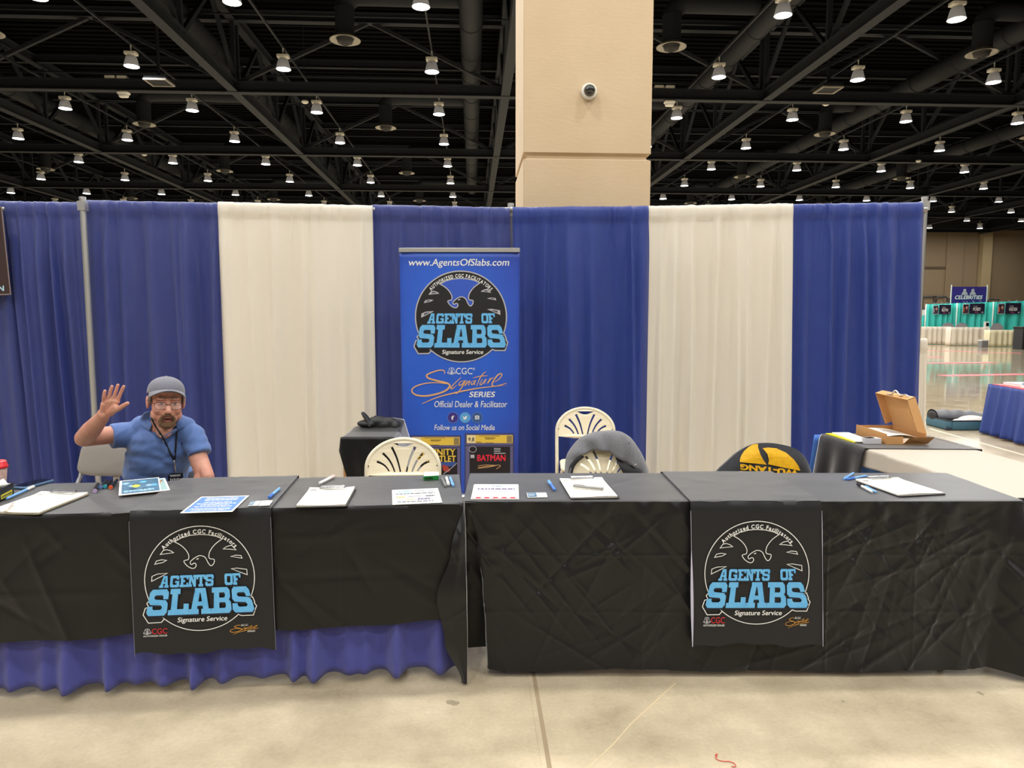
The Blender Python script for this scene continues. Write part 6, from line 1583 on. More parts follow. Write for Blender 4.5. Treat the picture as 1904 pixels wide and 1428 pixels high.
# legs under the clothes, down to the ankles
KN = [Vector((-2.00, 3.36, 0.54)), Vector((-1.72, 3.34, 0.54))]; AN = [Vector((-2.02, 3.44, 0.10)), Vector((-1.72, 3.42, 0.10))]; HP = [Vector((-1.945, 3.72, 0.575)), Vector((-1.765, 3.72, 0.575))]
for h_, k_, a_ in zip(HP, KN, AN): body.capsule(h_, k_, 0.07, 0.05); body.capsule(k_, a_, 0.048, 0.034); body.capsule(a_, a_ + Vector((0, -0.12, -0.06)), 0.034, 0.03)
ob_body, bv_body = voxel(body, 0.0025, 3, 'body', M_SKIN, man)
me = ob_body.data; me.materials.append(M_LIP); I2 = HM.inverted() @ parent_matrix(man)
for p_ in me.polygons:
    c = I2 @ p_.center
    if c.y < -0.088 and abs(c.x) < 0.023 and -0.086 < c.z < -0.057: p_.material_index = 1
# polo shirt
sh = MB()
def se(c, r): sh.ell(c, r, 22)
se(P(299, 832, 3.56), (0.165, 0.115, 0.135)); se(P(290, 876, 3.60), (0.163, 0.128, 0.15)); se(P(294, 855, 3.575), (0.163, 0.122, 0.12)); se((-1.855, 3.72, 0.62), (0.165, 0.13, 0.12))
sh.capsule(P(247, 805, 3.555), P(358, 810, 3.545), 0.060, 0.060); sh.capsule(P(268, 795, 3.56), P(340, 797, 3.555), 0.066, 0.066)
sh.capsule(P(292, 785, 3.555), P(322, 786, 3.555), 0.058, 0.058)
sh.tube([P(252, 807, 3.555), P(232, 809, 3.53), P(206, 811.5, 3.485)], [0.066, 0.066, 0.063], 20)
sh.tube([P(356, 812, 3.545), P(365, 826, 3.53), P(372, 846, 3.505)], [0.062, 0.062, 0.058], 20)
def folds(co, n):
    d = 0.0042 * noise.noise((co.x * 9 + co.z * 14, co.z * 16 - co.x * 10, 3.0)) + 0.003 * noise.noise((co.x * 30 - co.z * 22, co.z * 26, 7.0))
    k = max(0, 1 - abs(co.z - 0.78) / 0.16); d += 0.0022 * k * sin(co.z * 70 + co.x * 45 + 2 * sin(co.x * 22) + 1.5 * sin(co.z * 31))
    return co + n * d
ob_sh, bv_sh = voxel(sh, 0.006, 10, 'polo_shirt', M_POLO, man, folds)
tr = MB()
sh_ = [Vector(x) for x in HP]
tr.capsule(HP[0], HP[1], 0.115, 0.115)
for h_, k_, a_ in zip(HP, KN, AN): tr.capsule(h_, k_, 0.088, 0.066); tr.tube([k_, k_.lerp(a_, .5), a_ + Vector((0, 0, 0.02))], [0.066, 0.062, 0.06], 16); tr.ell(k_, 0.066, 14)
voxel(tr, 0.009, 3, 'trousers', mat('dark_trousers', S(44, 46, 58), 0.8), man)
for a_ in AN:
    mb = MB(); mb.capsule(a_ + Vector((0, 0.02, -0.045)), a_ + Vector((0, -0.17, -0.06)), 0.052, 0.04); mb.box((a_.x - 0.045, a_.y - 0.21, 0.0), (a_.x + 0.045, a_.y + 0.06, 0.03)); voxel(mb, 0.007, 3, 'shoe', mat('dark_shoe', S(40, 36, 34), 0.5), man)
O = Vector((0, 0, CAMZ))
def on(px, py, off=0.004, which=None):
    d = ray(px, py).normalized(); best = None
    for bv in (which or (bv_sh, bv_body)):
        h = bv.ray_cast(O, d)
        if h[0] is not None and (best is None or h[3] < best[3]): best = h
    if best is None: return P(px, py, 3.45)
    return best[0] - d * off
def patch(name, rows, m, thick=0.003, parent=man, sub=4, smooth=True):
    """cloth patch through a grid of world points"""
    rows = [crv([tuple(p) for p in r], sub) for r in rows]; cols = len(rows[0])
    full = [crv([r[c] for r in rows], sub) for c in range(cols)]
    mb = MB(); nv = len(full[0]); mb.surf(lambda i, j: full[int(round(i * (cols - 1)))][int(round(j * (nv - 1)))], cols - 1, nv - 1)
    return mb.build(name, m, parent, smooth=smooth, world=True, solid=thick)
# collar, placket
M_POLOD = mat('blue_polo_inside', S(72, 100, 150), 0.85)
patch('collar', [[on(279, 765, 0.008), on(278.5, 779, 0.012), on(282, 790, 0.012), on(279, 801, 0.010)], [on(268, 768, 0.006), on(267, 780, 0.010), on(271, 792, 0.010), on(275, 799.5, 0.008)], [on(262, 775, 0.004), on(260, 781, 0.005), on(263, 790, 0.005), on(271, 797, 0.005)]], M_POLO)
patch('collar', [[on(332, 778, 0.008, (bv_sh,)), on(330, 784, 0.012), on(327, 790, 0.012), on(331, 800, 0.010)], [on(337, 779, 0.007, (bv_sh,)), on(338, 785, 0.010), on(338, 791, 0.010), on(338, 796, 0.008)], [on(341, 781, 0.005, (bv_sh,)), on(343.5, 786, 0.006), on(345, 790, 0.006), on(343, 793, 0.006)]], M_POLO)
patch('placket', [[on(279, 798, 0.006), on(291, 806, 0.006), on(304, 812, 0.006)], [on(278, 802, 0.004), on(290, 811, 0.004), on(304, 819, 0.004)]], M_POLOD)
patch('placket', [[on(305, 812, 0.007), on(316, 804, 0.007), on(329, 796, 0.007)], [on(305, 819, 0.004), on(318, 810, 0.004), on(331, 801, 0.004)]], M_POLO)
mb = MB()
for q in ((298.5, 810.5), (304, 820.5)): c = on(*q, 0.004); mb.ell(c, (0.004, 0.0025, 0.004), 10)
mb.build('button', M_WPL, man, world=True)
mb = MB(); c = on(338, 825, 0.0022); mb.ell(c, (0.0045, 0.0012, 0.006), 10); mb.ell(c + Vector((0.001, 0, 0.006)), (0.002, 0.0012, 0.003), 8); mb.build('chest_emblem', mat('navy_stitching', S(36, 58, 104), 0.8), man, world=True)
# hems of the sleeves
# hair, beard, brows, eyes
M_HAIR = mat('grey_brown_hair', S(122, 110, 100), 0.8, bump=(220, 0.6)); M_BEARD = mat('brown_grey_beard', S(128, 98, 70), 0.85, var=(90, 0.6, S(98, 72, 52)), bump=(260, 0.8))
hb = MB(); hb.ell((0, 0.05, 0.0), (0.074, 0.062, 0.055), 18, None, HM)
for s_ in (-1, 1): hb.ell((s_ * 0.072, -0.012, 0.018), (0.009, 0.028, 0.03), 14, None, HM)
fuzz = lambda a: (lambda co, n: co + n * (a * noise.noise(tuple(co * 190))))
voxel(hb, 0.0045, 2, 'hair', M_HAIR, man, fuzz(0.003))
gb = MB(); gb.ell((0, -0.074, -0.1), (0.034, 0.030, 0.024), 18, None, HM); gb.ell((0, -0.084, -0.09), (0.02, 0.02, 0.012), 14, None, HM)
for s_ in (-1, 1):
    gb.capsule(H(0.002 * s_, -0.109, -0.0475), H(s_ * 0.022, -0.102, -0.054), 0.0065, 0.0065); gb.capsule(H(s_ * 0.022, -0.102, -0.054), H(s_ * 0.031, -0.09, -0.075), 0.0065, 0.008); gb.capsule(H(s_ * 0.031, -0.09, -0.075), H(s_ * 0.026, -0.086, -0.1), 0.009, 0.012)
voxel(gb, 0.003, 2, 'goatee', M_BEARD, man, fuzz(0.0028))
for s_ in (-1, 1):
    mb = MB(); mb.tube([H(s_ * x, y, z) for x, y, z in ((0.012, -0.0945, 0.027), (0.026, -0.0955, 0.034), (0.044, -0.084, 0.029))], [0.003, 0.004, 0.002], 8, None, True, False); mb.build('eyebrow', M_HAIR, man, smooth=True, world=True)
    mb = MB(); mb.ell((s_ * 0.029, -0.0825, 0.004), (0.0115, 0.0122, 0.0085), 14, None, HM); e = mb.build('eye', mat('eye_white', S(205, 190, 180), 0.3), man, smooth=True, world=True)
    mb = MB(); mb.ell((s_ * 0.029 + 0.001, -0.0936, 0.004), (0.0052, 0.002, 0.0052), 12, None, HM); mb.build('iris', mat('dark_iris', S(44, 38, 36), 0.2), e, smooth=True, world=True)
    mb = MB(); mb.surf(lambda i, j: HM @ Vector((s_ * 0.029 + 0.0145 * cos(pi * i), -0.0835 - 0.0135 * sin(pi * i) * cos(0.9 * j) , 0.006 + 0.0095 * sin(0.5 + 0.9 * j) * (0.35 + 0.65 * sin(pi * i)))), 12, 5); mb.build('eyelid', M_SKIN, man, smooth=True, world=True, solid=0.002)
mb = MB(); mb.ell((0.001, -0.1035, -0.0685), (0.019, 0.0045, 0.0042), 14, None, HM); mb.build('mouth', mat('dark_mouth', S(58, 26, 26), 0.6), man, smooth=True, world=True)
# cap
M_CAP = mat('grey_cap_cotton', S(112, 112, 122), 0.85, bump=(220, 0.2), sheen=0.2)
CM = HM @ Matrix.Rotation(radians(-13), 4, 'X')
def cap(i, j):
    a = 2 * pi * i; t = radians(4 + 88 * j); r = sin(t)
    seam = 0.0012 * abs(sin(3 * a)) ** 0.3
    return CM @ Vector(((0.083 + seam) * r * sin(a), 0.010 - (0.102 + seam) * r * cos(a), 0.040 + 0.082 * (max(0.0, cos(t)) ** 0.85 if cos(t) > 0 else cos(t))))
mb = MB(); mb.surf(cap, 72, 22, wrap=True); mb.ell((0, 0.010, 0.1225), (0.006, 0.006, 0.003), 10, None, CM)
oc_ = mb.build('cap', M_CAP, man, smooth=True, world=True, solid=0.002)
def brim(i, j):
    a = radians(-68 + 136 * i); r0 = 0.0; x0, y0 = 0.083 * sin(a), 0.010 - 0.102 * cos(a)
    ext = 0.066 * cos(a * 0.95) ** 0.8 * j
    x = x0 * (1 + 0.04 * j); y = y0 - ext; z = 0.050 - 0.010 * j * cos(a) - 0.034 * (sin(a) ** 2) * (0.35 + 0.75 * j)
    return CM @ Vector((x, y, z))
mb = MB(); mb.surf(brim, 40, 12); mb.build('brim', M_CAP, oc_, smooth=True, world=True, solid=0.004)
# glasses
M_FRM = mat('dark_glasses_frame', S(60, 44, 40), 0.35, metal=0.5)
mb = MB(); gl = MB()
for s_ in (-1, 1):
    loop = []
    for q in range(28):
        a = 2 * pi * q / 28; cx, cz = cos(a), sin(a)
        x = 0.026 * (abs(cx) ** 0.75) * (1 if cx > 0 else -1); z = 0.0175 * (abs(cz) ** 0.75) * (1 if cz > 0 else -1)
        loop.append(HM @ Vector((s_ * 0.0335 + x, -0.108 + 0.16 * (0.0335 + x * s_ - 0.03) * 0.5 + 0.1 * abs(0.0335 + s_ * x) ** 1.0 * 0.3, -0.004 + z)))
    mb.tube(loop, 0.00115, 6, None, False, True)
    c = sum(loop, Vector()) / len(loop); gl.add(loop + [c], [(i, (i + 1) % 28, 28) for i in range(28)])
    mb.tube([HM @ Vector(p) for p in ((s_ * 0.0595, -0.102, 0.006), (s_ * 0.07, -0.085, 0.008), (s_ * 0.082, -0.02, 0.006), (s_ * 0.086, 0.012, 0.004))], 0.0014, 6)
mb.tube([HM @ Vector(p) for p in ((-0.008, -0.111, 0.002), (0, -0.1145, 0.005), (0.008, -0.111, 0.002))], 0.0013, 6)
og = mb.build('glasses', M_FRM, man, smooth=True, world=True)
gl.build('lens', mat('spectacle_lens', (0.9, 0.9, 0.92), 0.03, alpha=0.10), og, world=True)
# lanyard with badge
M_LAN = mat('black_lanyard', S(26, 28, 34), 0.7)
def strap(pts, w):
    c = crv([tuple(on(*p, 0.006)) for p in pts], 5)
    mb = MB(); vs = []
    for k, p in enumerate(c):
        a = Vector(c[max(k - 1, 0)]); b = Vector(c[min(k + 1, len(c) - 1)]); d = (b - a).normalized(); n = d.cross(Vector((0, -1, 0))).normalized() * w / 2
        vs += [Vector(p) + n, Vector(p) - n]
    mb.add(vs, [(2 * i, 2 * i + 1, 2 * i + 3, 2 * i + 2) for i in range(len(c) - 1)]); return mb
s1 = strap([(279, 766), (282, 778), (289, 792), (299, 808), (309, 826), (317, 843), (323, 855)], 0.0095); s2 = strap([(331.5, 782), (331, 787), (329.5, 797), (328, 815), (326.5, 835), (324.5, 856)], 0.0095)
s1.add(s2.v, s2.f); lan = s1.build('lanyard', M_LAN, man, smooth=True, world=True, solid=0.0015)
mb = MB(); q0, q1 = on(324, 856, 0.008), on(326, 879, 0.014)
mb.tube([q0, q0.lerp(q1, .5), q1], [0.004, 0.0035, 0.0022], 8); mb.build('swivel_clip', M_CHROME, lan, smooth=True, world=True)
c0 = on(326, 880, 0.016); Mb = Matrix.Translation(c0) @ Matrix.Rotation(radians(-4), 4, 'Y') @ Matrix.Rotation(radians(-6), 4, 'X')
mb = MB(); mb.box((-0.038, -0.002, -0.09), (0.038, 0.001, 0.0), None, Mb); bd = mb.build('badge', mat('black_badge_card', S(24, 24, 34), 0.35), lan, world=True)
a = Art(); bars(a, -0.028, -0.016, 0.028, -0.006, 2, M_PWHITE, 3, 0.4, 0.1, 2, True)
for k in range(6): a.rect(-0.026 + k * 0.009, -0.04, -0.021 + k * 0.009, -0.024 - 0.003 * (k % 2), M_PGREY, 2)
Pm = parent_matrix(lan).inverted() @ Mb
oo = a.build('badge_print', lambda x, z, l: parent_matrix(man).inverted() @ (Mb @ Vector((x, -0.0022 - l, z))), bd)
# ------------------------------------------------------------------ the hall beyond, seen at the right
M_TEAL = mat('teal_drape_cloth', S(64, 205, 192), 0.6, transl=0.1)
M_WSK = mat('white_skirt_cloth', S(226, 214, 196), 0.65)
M_WSK2 = mat('cream_skirt_cloth', S(226, 216, 180), 0.65)
M_SIGN = mat('dark_purple_sign', S(38, 26, 62), 0.5, var=(1.6, 0.5, S(20, 16, 34)))
def fpx(x, y, Y): return at_y(1700 + x / 9.333, 520 + y / 9.333, Y)
YF = 38.0
def far_drape(label, xa, xb, ya, yb, Y, seed, ang=0.0):
    A, B = fpx(xa, ya, Y), fpx(xb, yb, Y)
    def fn(i, j):
        ztop = A.z + (B.z - A.z) * i
        return (A.x + (B.x - A.x) * i, Y + 0.07 * sin(i * 34 + seed + sin(i * 9)) * (0.4 + j), ztop + (0.05 - ztop) * j)
    mb = MB(); mb.surf(fn, 120, 6); o = mb.build('drape', M_TEAL, smooth=True, solid=0.004); tag(o, label, 'drape', 'teal drapes of the far booths')
far_drape('left teal drape panel of the far booths', 205, 745, 428, 408, YF, 1)
far_drape('middle teal drape panel of the far booths', 752, 1372, 408, 388, YF, 2)
far_drape('right teal drape panel of the far booths', 1385, 2300, 388, 352, YF, 3)
for k, (x, y, lb) in enumerate(((207, 424, 'leftmost white pole of the far teal drapes'), (748, 402, 'second white pole of the far teal drapes'), (1378, 382, 'third white pole of the far teal drapes'))):
    p = fpx(x, y, YF - 0.15); t = thing('drape_pole', lb, 'pole', (p.x, p.y, 0), 0, 'far drape poles')
    mb = MB(); mb.tube([(0, 0, 0), (0, 0, p.z)], 0.035, 8); mb.build('upright', mat('pale_pole', S(206, 214, 206), 0.5), t, smooth=True)
def far_sign(label, xp0, xp1, xs0, xs1, y0, y1, st, top, Y):
    A, B = fpx(xs0, y1, Y), fpx(xs1, y0, Y)
    t = thing('booth_sign', label, 'sign', (A.x, Y, A.z), 0, 'name signs on the teal drapes')
    w, h = B.x - A.x, B.z - A.z
    mb = MB(); mb.box((0, 0, 0), (w, 0.02, h)); mb.build('panel', M_SIGN, t)
    for hx_ in (w * .25, w * .75): mb = MB(); mb.tube([(hx_, 0.01, h - 0.02), (hx_, 0.01, h + 0.12), (hx_, 0.16, h + 0.13)], 0.008, 6); mb.build('hanger', M_ALU, t)
    a = Art(); a.text(st, w * .22, h * .28, w * .74, h * .58, M_PWHITE, 3, 0.05); a.text(top, w * .24, h * .62, w * .5, h * .76, M_PGREY, 3, 0.02)
    a.poly([[(w * .78, h * .08), (w * .96, h * .08), (w * .86, h * .22)]], M_PGREY, 3); a.poly([[(w * .3, h * .05), (w * .66, h * .04), (w * .5, h * .2), (w * .36, h * .22)]], mat('magenta_print', S(120, 50, 96), 0.5), 2)
    a.build('lettering', lambda x, z, l: Vector((x, -l * 4 - 0.002, z)), t)
    P0, P1 = fpx(xp0, y1 + 2, Y), fpx(xp1, y0 + 12, Y)
    tp = thing('photo_poster', label.replace('sign', 'portrait poster'), 'poster', (P0.x, Y, P0.z), 0, 'portrait posters on the teal drapes')
    w2, h2 = P1.x - P0.x, P1.z - P0.z
    mb = MB(); mb.box((0, 0, 0), (w2, 0.02, h2)); mb.build('panel', mat('poster_edge', S(196, 186, 196), 0.5), tp)
    for hx_ in (w2 * .25, w2 * .75): mb = MB(); mb.tube([(hx_, 0.01, h2 - 0.02), (hx_, 0.01, h2 + 0.12), (hx_, 0.16, h2 + 0.13)], 0.008, 6); mb.build('hanger', M_ALU, tp)
    a = Art(); a.rect(w2 * .06, h2 * .05, w2 * .94, h2 * .95, mat('poster_ground', S(40, 26, 44), 0.5), 2)
    r = random.Random(len(st)); sk = mat('poster_skin', S(206, 150, 130), 0.5)
    cx = w2 * .62; a.poly([[(cx + w2 * .17 * cos(q * pi / 8), h2 * .62 + h2 * .17 * sin(q * pi / 8)) for q in range(16)]], sk, 3)
    a.poly([[(cx - w2 * .3, h2 * .08), (cx + w2 * .3, h2 * .08), (cx + w2 * .2, h2 * .42), (cx - w2 * .16, h2 * .42)]], mat('poster_coat', S(70, 50, 70), 0.5), 3)
    a.poly([[(w2 * .1, h2 * .2), (w2 * .28, h2 * .2), (w2 * .26, h2 * .7), (w2 * .12, h2 * .66)]], [M_PWHITE, M_PGREY, mat('poster_orange', S(206, 90, 50), 0.5)][len(st) % 3], 3)
    a.build('picture', lambda x, z, l: Vector((x, -l * 4 - 0.002, z)), tp)
far_sign('left dark sign on the far teal drape', 322, 420, 432, 640, 436, 598, 'ROTH', 'TIM', YF - 0.12)
far_sign('middle dark sign on the far teal drape', 838, 952, 960, 1225, 412, 590, 'POSEY', 'TYLER', YF - 0.12)
far_sign('right dark sign on the far teal drape', 1448, 1574, 1582, 1858, 404, 594, 'HOECHLIN', 'TYLER', YF - 0.12)
# big overhead sign
YS = YF + 1.2
A, B = fpx(650, 385, YS), fpx(1258, 122, YS)
t = thing('celebrity_sign', 'purple sign with white capital letters above the far teal booths', 'sign', ((A.x + B.x) / 2, YS, 0))
w, h = B.x - A.x, B.z - A.z; zc = (A.z + B.z) / 2
mb = MB(); mb.box((-w / 2, 0, A.z - 0.3), (w / 2, 0.04, B.z)); mb.build('panel', mat('violet_sign', S(56, 44, 132), 0.5, var=(0.8, 0.4, S(42, 30, 96))), t)
for s_ in (-1, 1):
    mb = MB(); mb.tube([(s_ * (w / 2 + 0.05), 0.02, 0), (s_ * (w / 2 + 0.05), 0.02, B.z + 0.1)], 0.03, 8); mb.build('post', mat('pale_pole', S(206, 214, 206), 0.5), t)
a = Art(); a.text('CELEBRITIES', -w * .41, zc - h * .32, w * .39, zc - h * .08, M_PWHITE, 2, 0.06, 0.2)
a.build('lettering', lambda x, z, l: Vector((x, -l * 5, z)), t)
a = Art()
for cx in (-.14, .1):      # two plain pale blobs where the printed figures are
    a.poly([[(w * (cx - .1), zc - h * .04), (w * (cx + .1), zc - h * .04), (w * (cx + .06), zc + h * .16), (w * (cx - .05), zc + h * .18)]], M_PGREY, 2)
    a.poly([[(w * cx + w * .045 * cos(q * pi / 8), zc + h * .26 + h * .1 * sin(q * pi / 8)) for q in range(16)]], M_PGREY, 2)
a.build('figure_print', lambda x, z, l: Vector((x, -l * 5, z)), t)
# black railing against the far wall
YR = 52.0
for k, (x0, x1) in enumerate(((138, 340), (372, 574), (604, 800), (1270, 1470))):
    A, B = fpx(x0, 470, YR), fpx(x1, 302 if k < 3 else 340, YR); t = thing('barrier', 'black barrier rail by the far wall, %s from left' % ORD[k], 'barrier', ((A.x + B.x) / 2, YR, 0), 0, 'black barriers by the far wall')
    w = (B.x - A.x) / 2
    mb = MB(); mb.tube([(-w, 0, 0), (-w, 0, B.z - 0.1), (-w + .1, 0, B.z), (w - .1, 0, B.z), (w, 0, B.z - 0.1), (w, 0, 0)], 0.06, 8)
    mb.tube([(-w, 0, B.z * .62), (w, 0, B.z * .62)], 0.035, 6); mb.build('frame', M_BLACK, t)
# tables with white skirts
def skirt_table(label, xa, xb, yt, yb_, m, seed, mt=None, depth=0.45):
    p0, p1 = at_z(1700 + xa / 9.333, 520 + yb_[0] / 9.333, 0), at_z(1700 + xb / 9.333, 520 + yb_[1] / 9.333, 0)
    Y = (p0.y + p1.y) / 2; A, B = fpx(xa, yt[0], Y), fpx(xb, yt[1], Y); zt = (A.z + B.z) / 2
    t = thing('skirted_table', label, 'table', (A.x, Y, 0), 0, 'skirted tables of the far booths')
    w = B.x - A.x
    mb = MB(); mb.box((0, 0, zt - 0.03), (w, depth, zt)); mb.build('tabletop', mt or m, t)
    def fn(i, j):
        L_ = depth + w + depth; s_ = i * L_
        if s_ < depth: x, y = 0, depth - s_
        elif s_ < depth + w: x, y = s_ - depth, 0
        else: x, y = w, s_ - depth - w
        f = 0.03 * sin(s_ * 22 + sin(s_ * 5)) * (0.3 + j)
        return (x + (f if y > 0 else 0), y - (f if 0 < x < w else 0) - 0.02, (zt + 0.005) * (1 - j) + 0.02 * j)
    mb = MB(); mb.surf(fn, 200, 5); mb.build('skirt', m, t, smooth=True, solid=0.004)
    return t, zt, Y
skirt_table('left white skirted table before the far teal booths', 118, 634, (815, 820), (1118, 1128), M_WSK, 1)
MT = skirt_table('middle white skirted table before the far teal booths', 642, 1306, (822, 832), (1132, 1160), M_WSK, 2)
skirt_table('cream skirted table at the right before the far teal booths', 1318, 1872, (874, 878), (1160, 1168), M_WSK2, 3)
for k, (x, y, lb) in enumerate(((588, 762, 'left'), (828, 766, 'middle'), (1442, 772, 'right'))):
    p = fpx(x, y, YF - 0.35); t = thing('guest_chair', 'grey chair behind the far white tables, ' + lb, 'chair', (p.x, p.y, 0), 0, 'grey chairs behind the far tables')
    mb = MB(); mb.surf(lambda i, j: (0.33 * cos(pi * i), 0.03 * sin(pi * j), p.z - 0.3 + 0.34 * sin(pi * i) * (1 - 0.0 * j) - 0.0) if j < 1 else (0.33 * cos(pi * i), 0.03, p.z - 0.6), 16, 4); mb.build('backrest', mat("grey_chair_cloth", S(160, 158, 162), 0.7), t, solid=0.03)
    mb = MB(); mb.rbox((-0.3, -0.35, 0.42), (0.3, 0.05, 0.48), 0.05); mb.build('seat', mat("grey_chair_cloth", S(160, 158, 162), 0.7), t)
    for sx in (-1, 1):
        for y_ in (-0.3, 0.03): mb = MB(); mb.tube([(sx * .27, y_, 0), (sx * .27, y_, 0.43 if y_ < 0 else p.z - .3)], 0.015, 6); mb.build('leg', M_LEG, t)
YM = MT[2] + 0.2; p = fpx(1250, 815, YM); zz = MT[1]
t = thing('tablet_stand', 'small white stand with a dark screen on the far white table', 'stand', (p.x, YM, zz))
mb = MB(); mb.box((-0.12, 0, 0.0), (0.12, 0.02, 0.28)); mb.build('holder', M_WPL, t)
mb = MB(); mb.box((-0.02, -0.01, 0.05), (0.11, 0, 0.22)); mb.build('screen', mat('dark_screen', (0.006, 0.007, 0.01), 0.08), t)
pc_ = at_z(1700 + 1228 / 9.333, 520 + 1172 / 9.333, 0); zt2 = at_y(1831, 632, pc_.y).z
t = thing('storage_crate', 'small grey crate standing before the far white table', 'crate', (pc_.x, pc_.y, 0))
mb = MB(); mb.rbox((-0.16, 0, 0), (0.16, 0.3, zt2 - 0.03), 0.03); mb.build('bin', mat('grey_crate_plastic', S(120, 118, 118), 0.6), t)
mb = MB(); mb.rbox((-0.175, -0.01, zt2 - 0.06), (0.175, 0.31, zt2), 0.03); mb.build('lid', mat('pale_crate_lid', S(200, 196, 190), 0.6), t)
pk = at_z(1904, 650, 0)
t = thing('road_case', 'black case at the right edge beside the cream skirted table', 'case', (pk.x + 0.25, pk.y, 0))
mb = MB(); mb.rbox((-0.35, 0, 0), (0.4, 0.6, 0.92), 0.03); mb.build('case_body', M_BLACK, t); mb = MB(); mb.rbox((-0.37, -0.02, 0.9), (0.42, 0.62, 1.0), 0.03); mb.build('lid', M_BPL, t)
# sliver of the next booth far left of the teal one
A, B = fpx(60, 500, 44), fpx(200, 620, 44)
t = thing('booth_sign', 'dark blue and white sign just right of the drape end, far away', 'sign', ((A.x + B.x) / 2, 44, 0))
w = B.x - A.x
mb = MB(); mb.box((-w / 2, 0, B.z), (w / 2, 0.05, A.z)); mb.build('panel', mat('navy_sign', S(34, 34, 74), 0.5), t)
mb = MB(); mb.box((-w / 2, -0.012, B.z), (w / 2, 0, B.z + 0.35)); mb.build('white_band', M_PWHITE, t)
mb = MB(); mb.surf(lambda i, j: (-w / 2 + w * i, 0.05 * sin(i * 16), B.z * (1 - j) + 0.03 * j), 40, 3); mb.build('skirt', M_TEAL, t, smooth=True, solid=0.01)

# red tape lines, white tape line, loose thread
def tape(label, a, b, m, wid, cat='tape'):
    A, B = at_z(*a, 0), at_z(*b, 0); d = B - A; L = d.length
    t = thing('floor_tape', label, cat, (A.x, A.y, 0.0005), atan2(d.y, d.x), 'tape lines on the floor')
    mb = MB(); mb.box((0, -wid / 2, 0), (L, wid / 2, 0.002)); mb.build('strip', m, t)
M_REDT = mat('red_tape', S(214, 66, 78), 0.4)
tape('nearest red tape line across the shiny floor', (1752, 698.5), (1990, 694.5), M_REDT, 0.4)
tape('second red tape line across the shiny floor', (1700, 675.5), (1848, 674), M_REDT, 0.45)
tape('third red tape line across the shiny floor', (1700, 664), (1752, 664.3), M_REDT, 0.4)
tape('farthest red tape line before the white tables', (1726, 651.5), (1900, 657), M_REDT, 0.35)
tape('long thin white tape line on the floor at the right', (1728, 797), (1960, 862), mat('white_tape', S(222, 205, 178), 0.5), 0.045)
th = [at_z(*p, 0.003) for p in ((1333, 1407), (1330, 1404), (1334, 1402), (1331, 1410), (1342, 1415), (1357, 1416), (1366, 1420), (1368, 1425), (1360, 1425))]
t = thing('red_thread', 'thin curly red thread lying on the aisle floor', 'thread', th[4])
mb = MB(); mb.tube(crv([tuple(p - th[4]) for p in th], 5), 0.0013, 6); mb.build('strand', mat('red_thread', S(206, 70, 60), 0.7), t, smooth=True)
tt = [at_z(*p, 0.001) for p in ((1256, 1270), (1174, 1345), (1140, 1384), (1098, 1425))]
t = thing('pale_scratch', 'long thin pale string line on the aisle floor', 'string', tt[0])
mb = MB(); mb.tube([p - tt[0] for p in tt], 0.0016, 5); mb.build('strand', mat('pale_string', S(226, 206, 168), 0.7), t)
# ------------------------------------------------------------------ open suitcase
sc, sl, sr = at_z(1762, 800.5, 0), at_z(1724, 791, 0), at_z(1830, 800.5, 0)
dv = (sl - sc); dv = Vector((-0.05, 1, 0)).normalized()
t = thing('suitcase', 'open blue grey suitcase lying on the floor beyond the side table', 'suitcase', (sc.x, sc.y, 0), 0.02)
M_SUIT = mat('teal_suitcase_cloth', S(58, 100, 118), 0.6, bump=(60, 0.2)); W3, D3, H3 = 0.72, 0.50, 0.125
mb = MB()
mb.rbox((0, 0, 0.004), (W3, D3, 0.02), 0.06)
def wall(i, j):
    r = 0.06; per = [(r, 0), (W3 - r, 0)] + [(W3 - r + r * sin(a), r - r * cos(a)) for a in [pi / 2 * q / 5 for q in range(1, 6)]] + [(W3, D3 - r)] + [(W3 - r + r * cos(a), D3 - r + r * sin(a)) for a in [pi / 2 * q / 5 for q in range(1, 6)]] + [(r, D3)] + [(r - r * sin(a), D3 - r + r * cos(a)) for a in [pi / 2 * q / 5 for q in range(1, 6)]] + [(0, r)] + [(r - r * cos(a), r - r * sin(a)) for a in [pi / 2 * q / 5 for q in range(1, 6)]]
    p = per[int(round(i * (len(per)))) % len(per)]
    c = (W3 / 2, D3 / 2); f = 1 + 0.02 * sin(pi * j)
    return (c[0] + (p[0] - c[0]) * f, c[1] + (p[1] - c[1]) * f, 0.006 + (H3 - 0.006) * j)
mb.surf(wall, 24, 6); mb.build('shell', M_SUIT, t, smooth=True, solid=0.006)
rim = [wall(i / 24, 1) for i in range(24)]
mb = MB(); mb.tube([(x, y, z) for x, y, z in rim], 0.009, 8, None, False, True); mb.build('zip_rim', M_BLACK, t, smooth=True)
for (x, y) in ((0.02, 0.02), (W3 - 0.02, 0.02)): mb = MB(); mb.rbox((x - 0.04, y - 0.03, 0.0), (x + 0.04, y + 0.03, 0.045), 0.02); mb.build('corner_guard', mat('dark_corner_guard', S(36, 52, 62), 0.5), t, auto=40)
g = thing('grey_clothes', 'rolled dark grey jacket lying in the open suitcase', 'clothes', (sc.x + 0.02, sc.y + 0.30, 0.075), 0.02)
mb = MB(); mb.surf(lambda i, j: (-0.02 + 0.62 * i, (0.125 + 0.02 * sin(i * 8)) * cos(2 * pi * j) + 0.05, 0.075 + (0.078 - 0.03 * i ** 2 + 0.008 * sin(i * 22 + j * 9)) * sin(2 * pi * j)), 40, 24); mb.build('roll', mat('grey_jacket_nylon', S(98, 98, 102), 0.55, bump=(14, 0.8)), g, smooth=True)
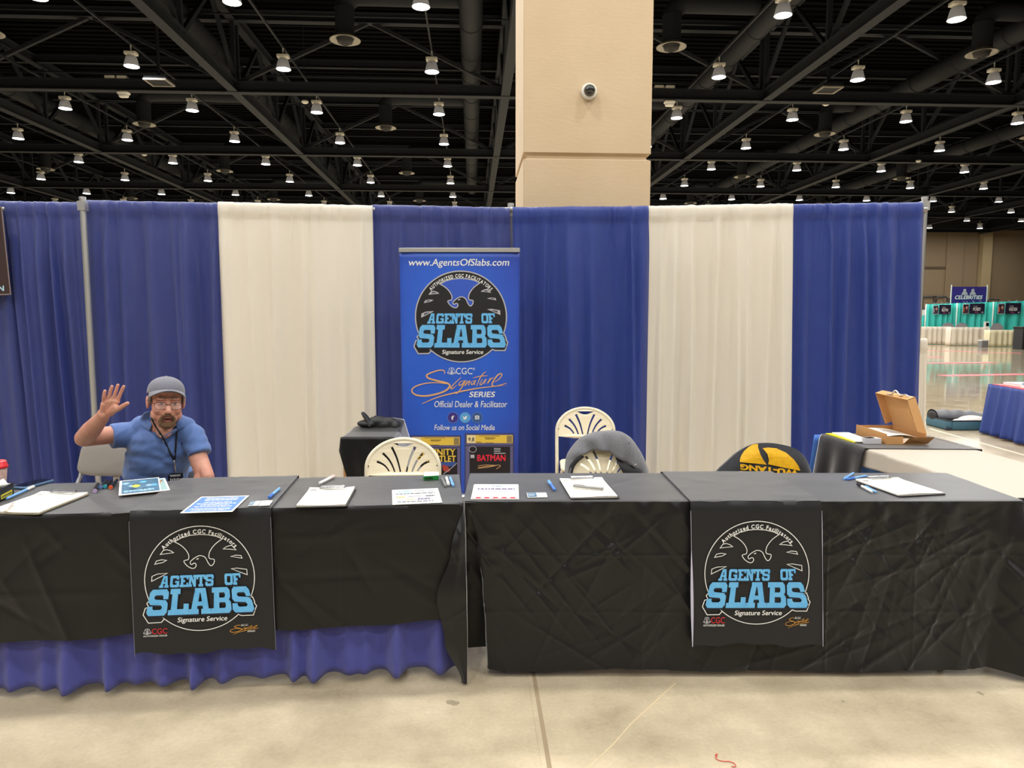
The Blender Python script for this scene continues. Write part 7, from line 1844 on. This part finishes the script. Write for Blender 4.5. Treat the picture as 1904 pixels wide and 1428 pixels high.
mb = MB(); mb.ell((-0.02, 0.05, 0.075), (0.02, 0.11, 0.066), 16); mb.build('dark_end', M_BLACK, g, smooth=True)
g = thing('white_clothes', 'white folded clothes at the right end of the open suitcase', 'clothes', (sc.x + 0.42, sc.y + 0.17, 0.03), 0.1)
mb = MB(); mb.ell((0.0, 0, 0.07), (0.2, 0.13, 0.075), 18); mb.ell((-0.16, -0.02, 0.05), (0.14, 0.1, 0.06), 16); mb.build('bundle', mat('white_cotton', S(212, 204, 196), 0.8, bump=(16, 0.8)), g, smooth=True)
# ------------------------------------------------------------------ blue skirted table at the right edge
P0, P1 = at_z(1830, 806, 0), at_z(1904, 828, 0)
d = (P1 - P0); an = atan2(d.y, d.x); ZB_ = 0.64
t = thing('skirted_table', 'blue skirted table with red top at the right edge', 'table', (P0.x, P0.y, 0), an)
LB, DB = 1.8, 0.75
mb = MB(); mb.box((0.06, 0.03, ZB_ - 0.02), (LB, DB, ZB_)); mb.build('tabletop', M_REDT, t)
def bs(i, j):
    L_ = 0.6 + LB; s_ = i * L_
    if s_ < 0.6: x, y = 0.02, 0.6 - s_
    else: x, y = s_ - 0.6 + 0.02, 0
    f = (0.03 * sin(s_ * 26 + sin(s_ * 7)) + 0.012 * sin(s_ * 61)) * (0.15 + j) - 0.06 * j
    return (x + (f if y > 0 else 0) - (0.05 * j if y > 0 else 0.05 * j * max(0, 1 - x * 4)), y + (f if y == 0 else 0), ZB_ - 0.004 + (0.03 - ZB_) * j)
mb = MB(); mb.surf(bs, 160, 14); mb.build('skirt', mat('royal_blue_skirt', S(28, 54, 132), 0.55, weave=(90, 0.4, 0.4, S(62, 92, 176))), t, smooth=True, solid=0.003)
I_ = (Matrix.Translation(t.location) @ Matrix.Rotation(an, 4, 'Z'))
q = I_ @ Vector((0.12, 0.12, ZB_ + 0.001)); t = thing('book', 'thin pale book lying on the blue skirted table', 'book', q, an)
mb = MB(); mb.rbox((0, 0, 0), (0.3, 0.22, 0.028), 0.004); mb.build('pages', M_PAPER, t, auto=40); mb = MB(); mb.box((-0.003, -0.003, 0.028), (0.303, 0.223, 0.032)); mb.build('cover', mat('pale_blue_cover', S(196, 206, 222), 0.4), t)
q = I_ @ Vector((0.5, 0.1, ZB_ + 0.001)); t = thing('paper_stack', 'pile of white papers on the blue skirted table at the right edge', 'papers', q, an + 0.1)
for k in range(3): mb = MB(); mb.box((0.02 * k, 0.01 * k, 0.03 * k), (0.3 - 0.02 * k, 0.22, 0.03 * k + 0.028)); mb.build('sheaf', [M_PAPER, mat('blue_grey_cover', S(150, 170, 196), 0.5), M_WPL][k], t)
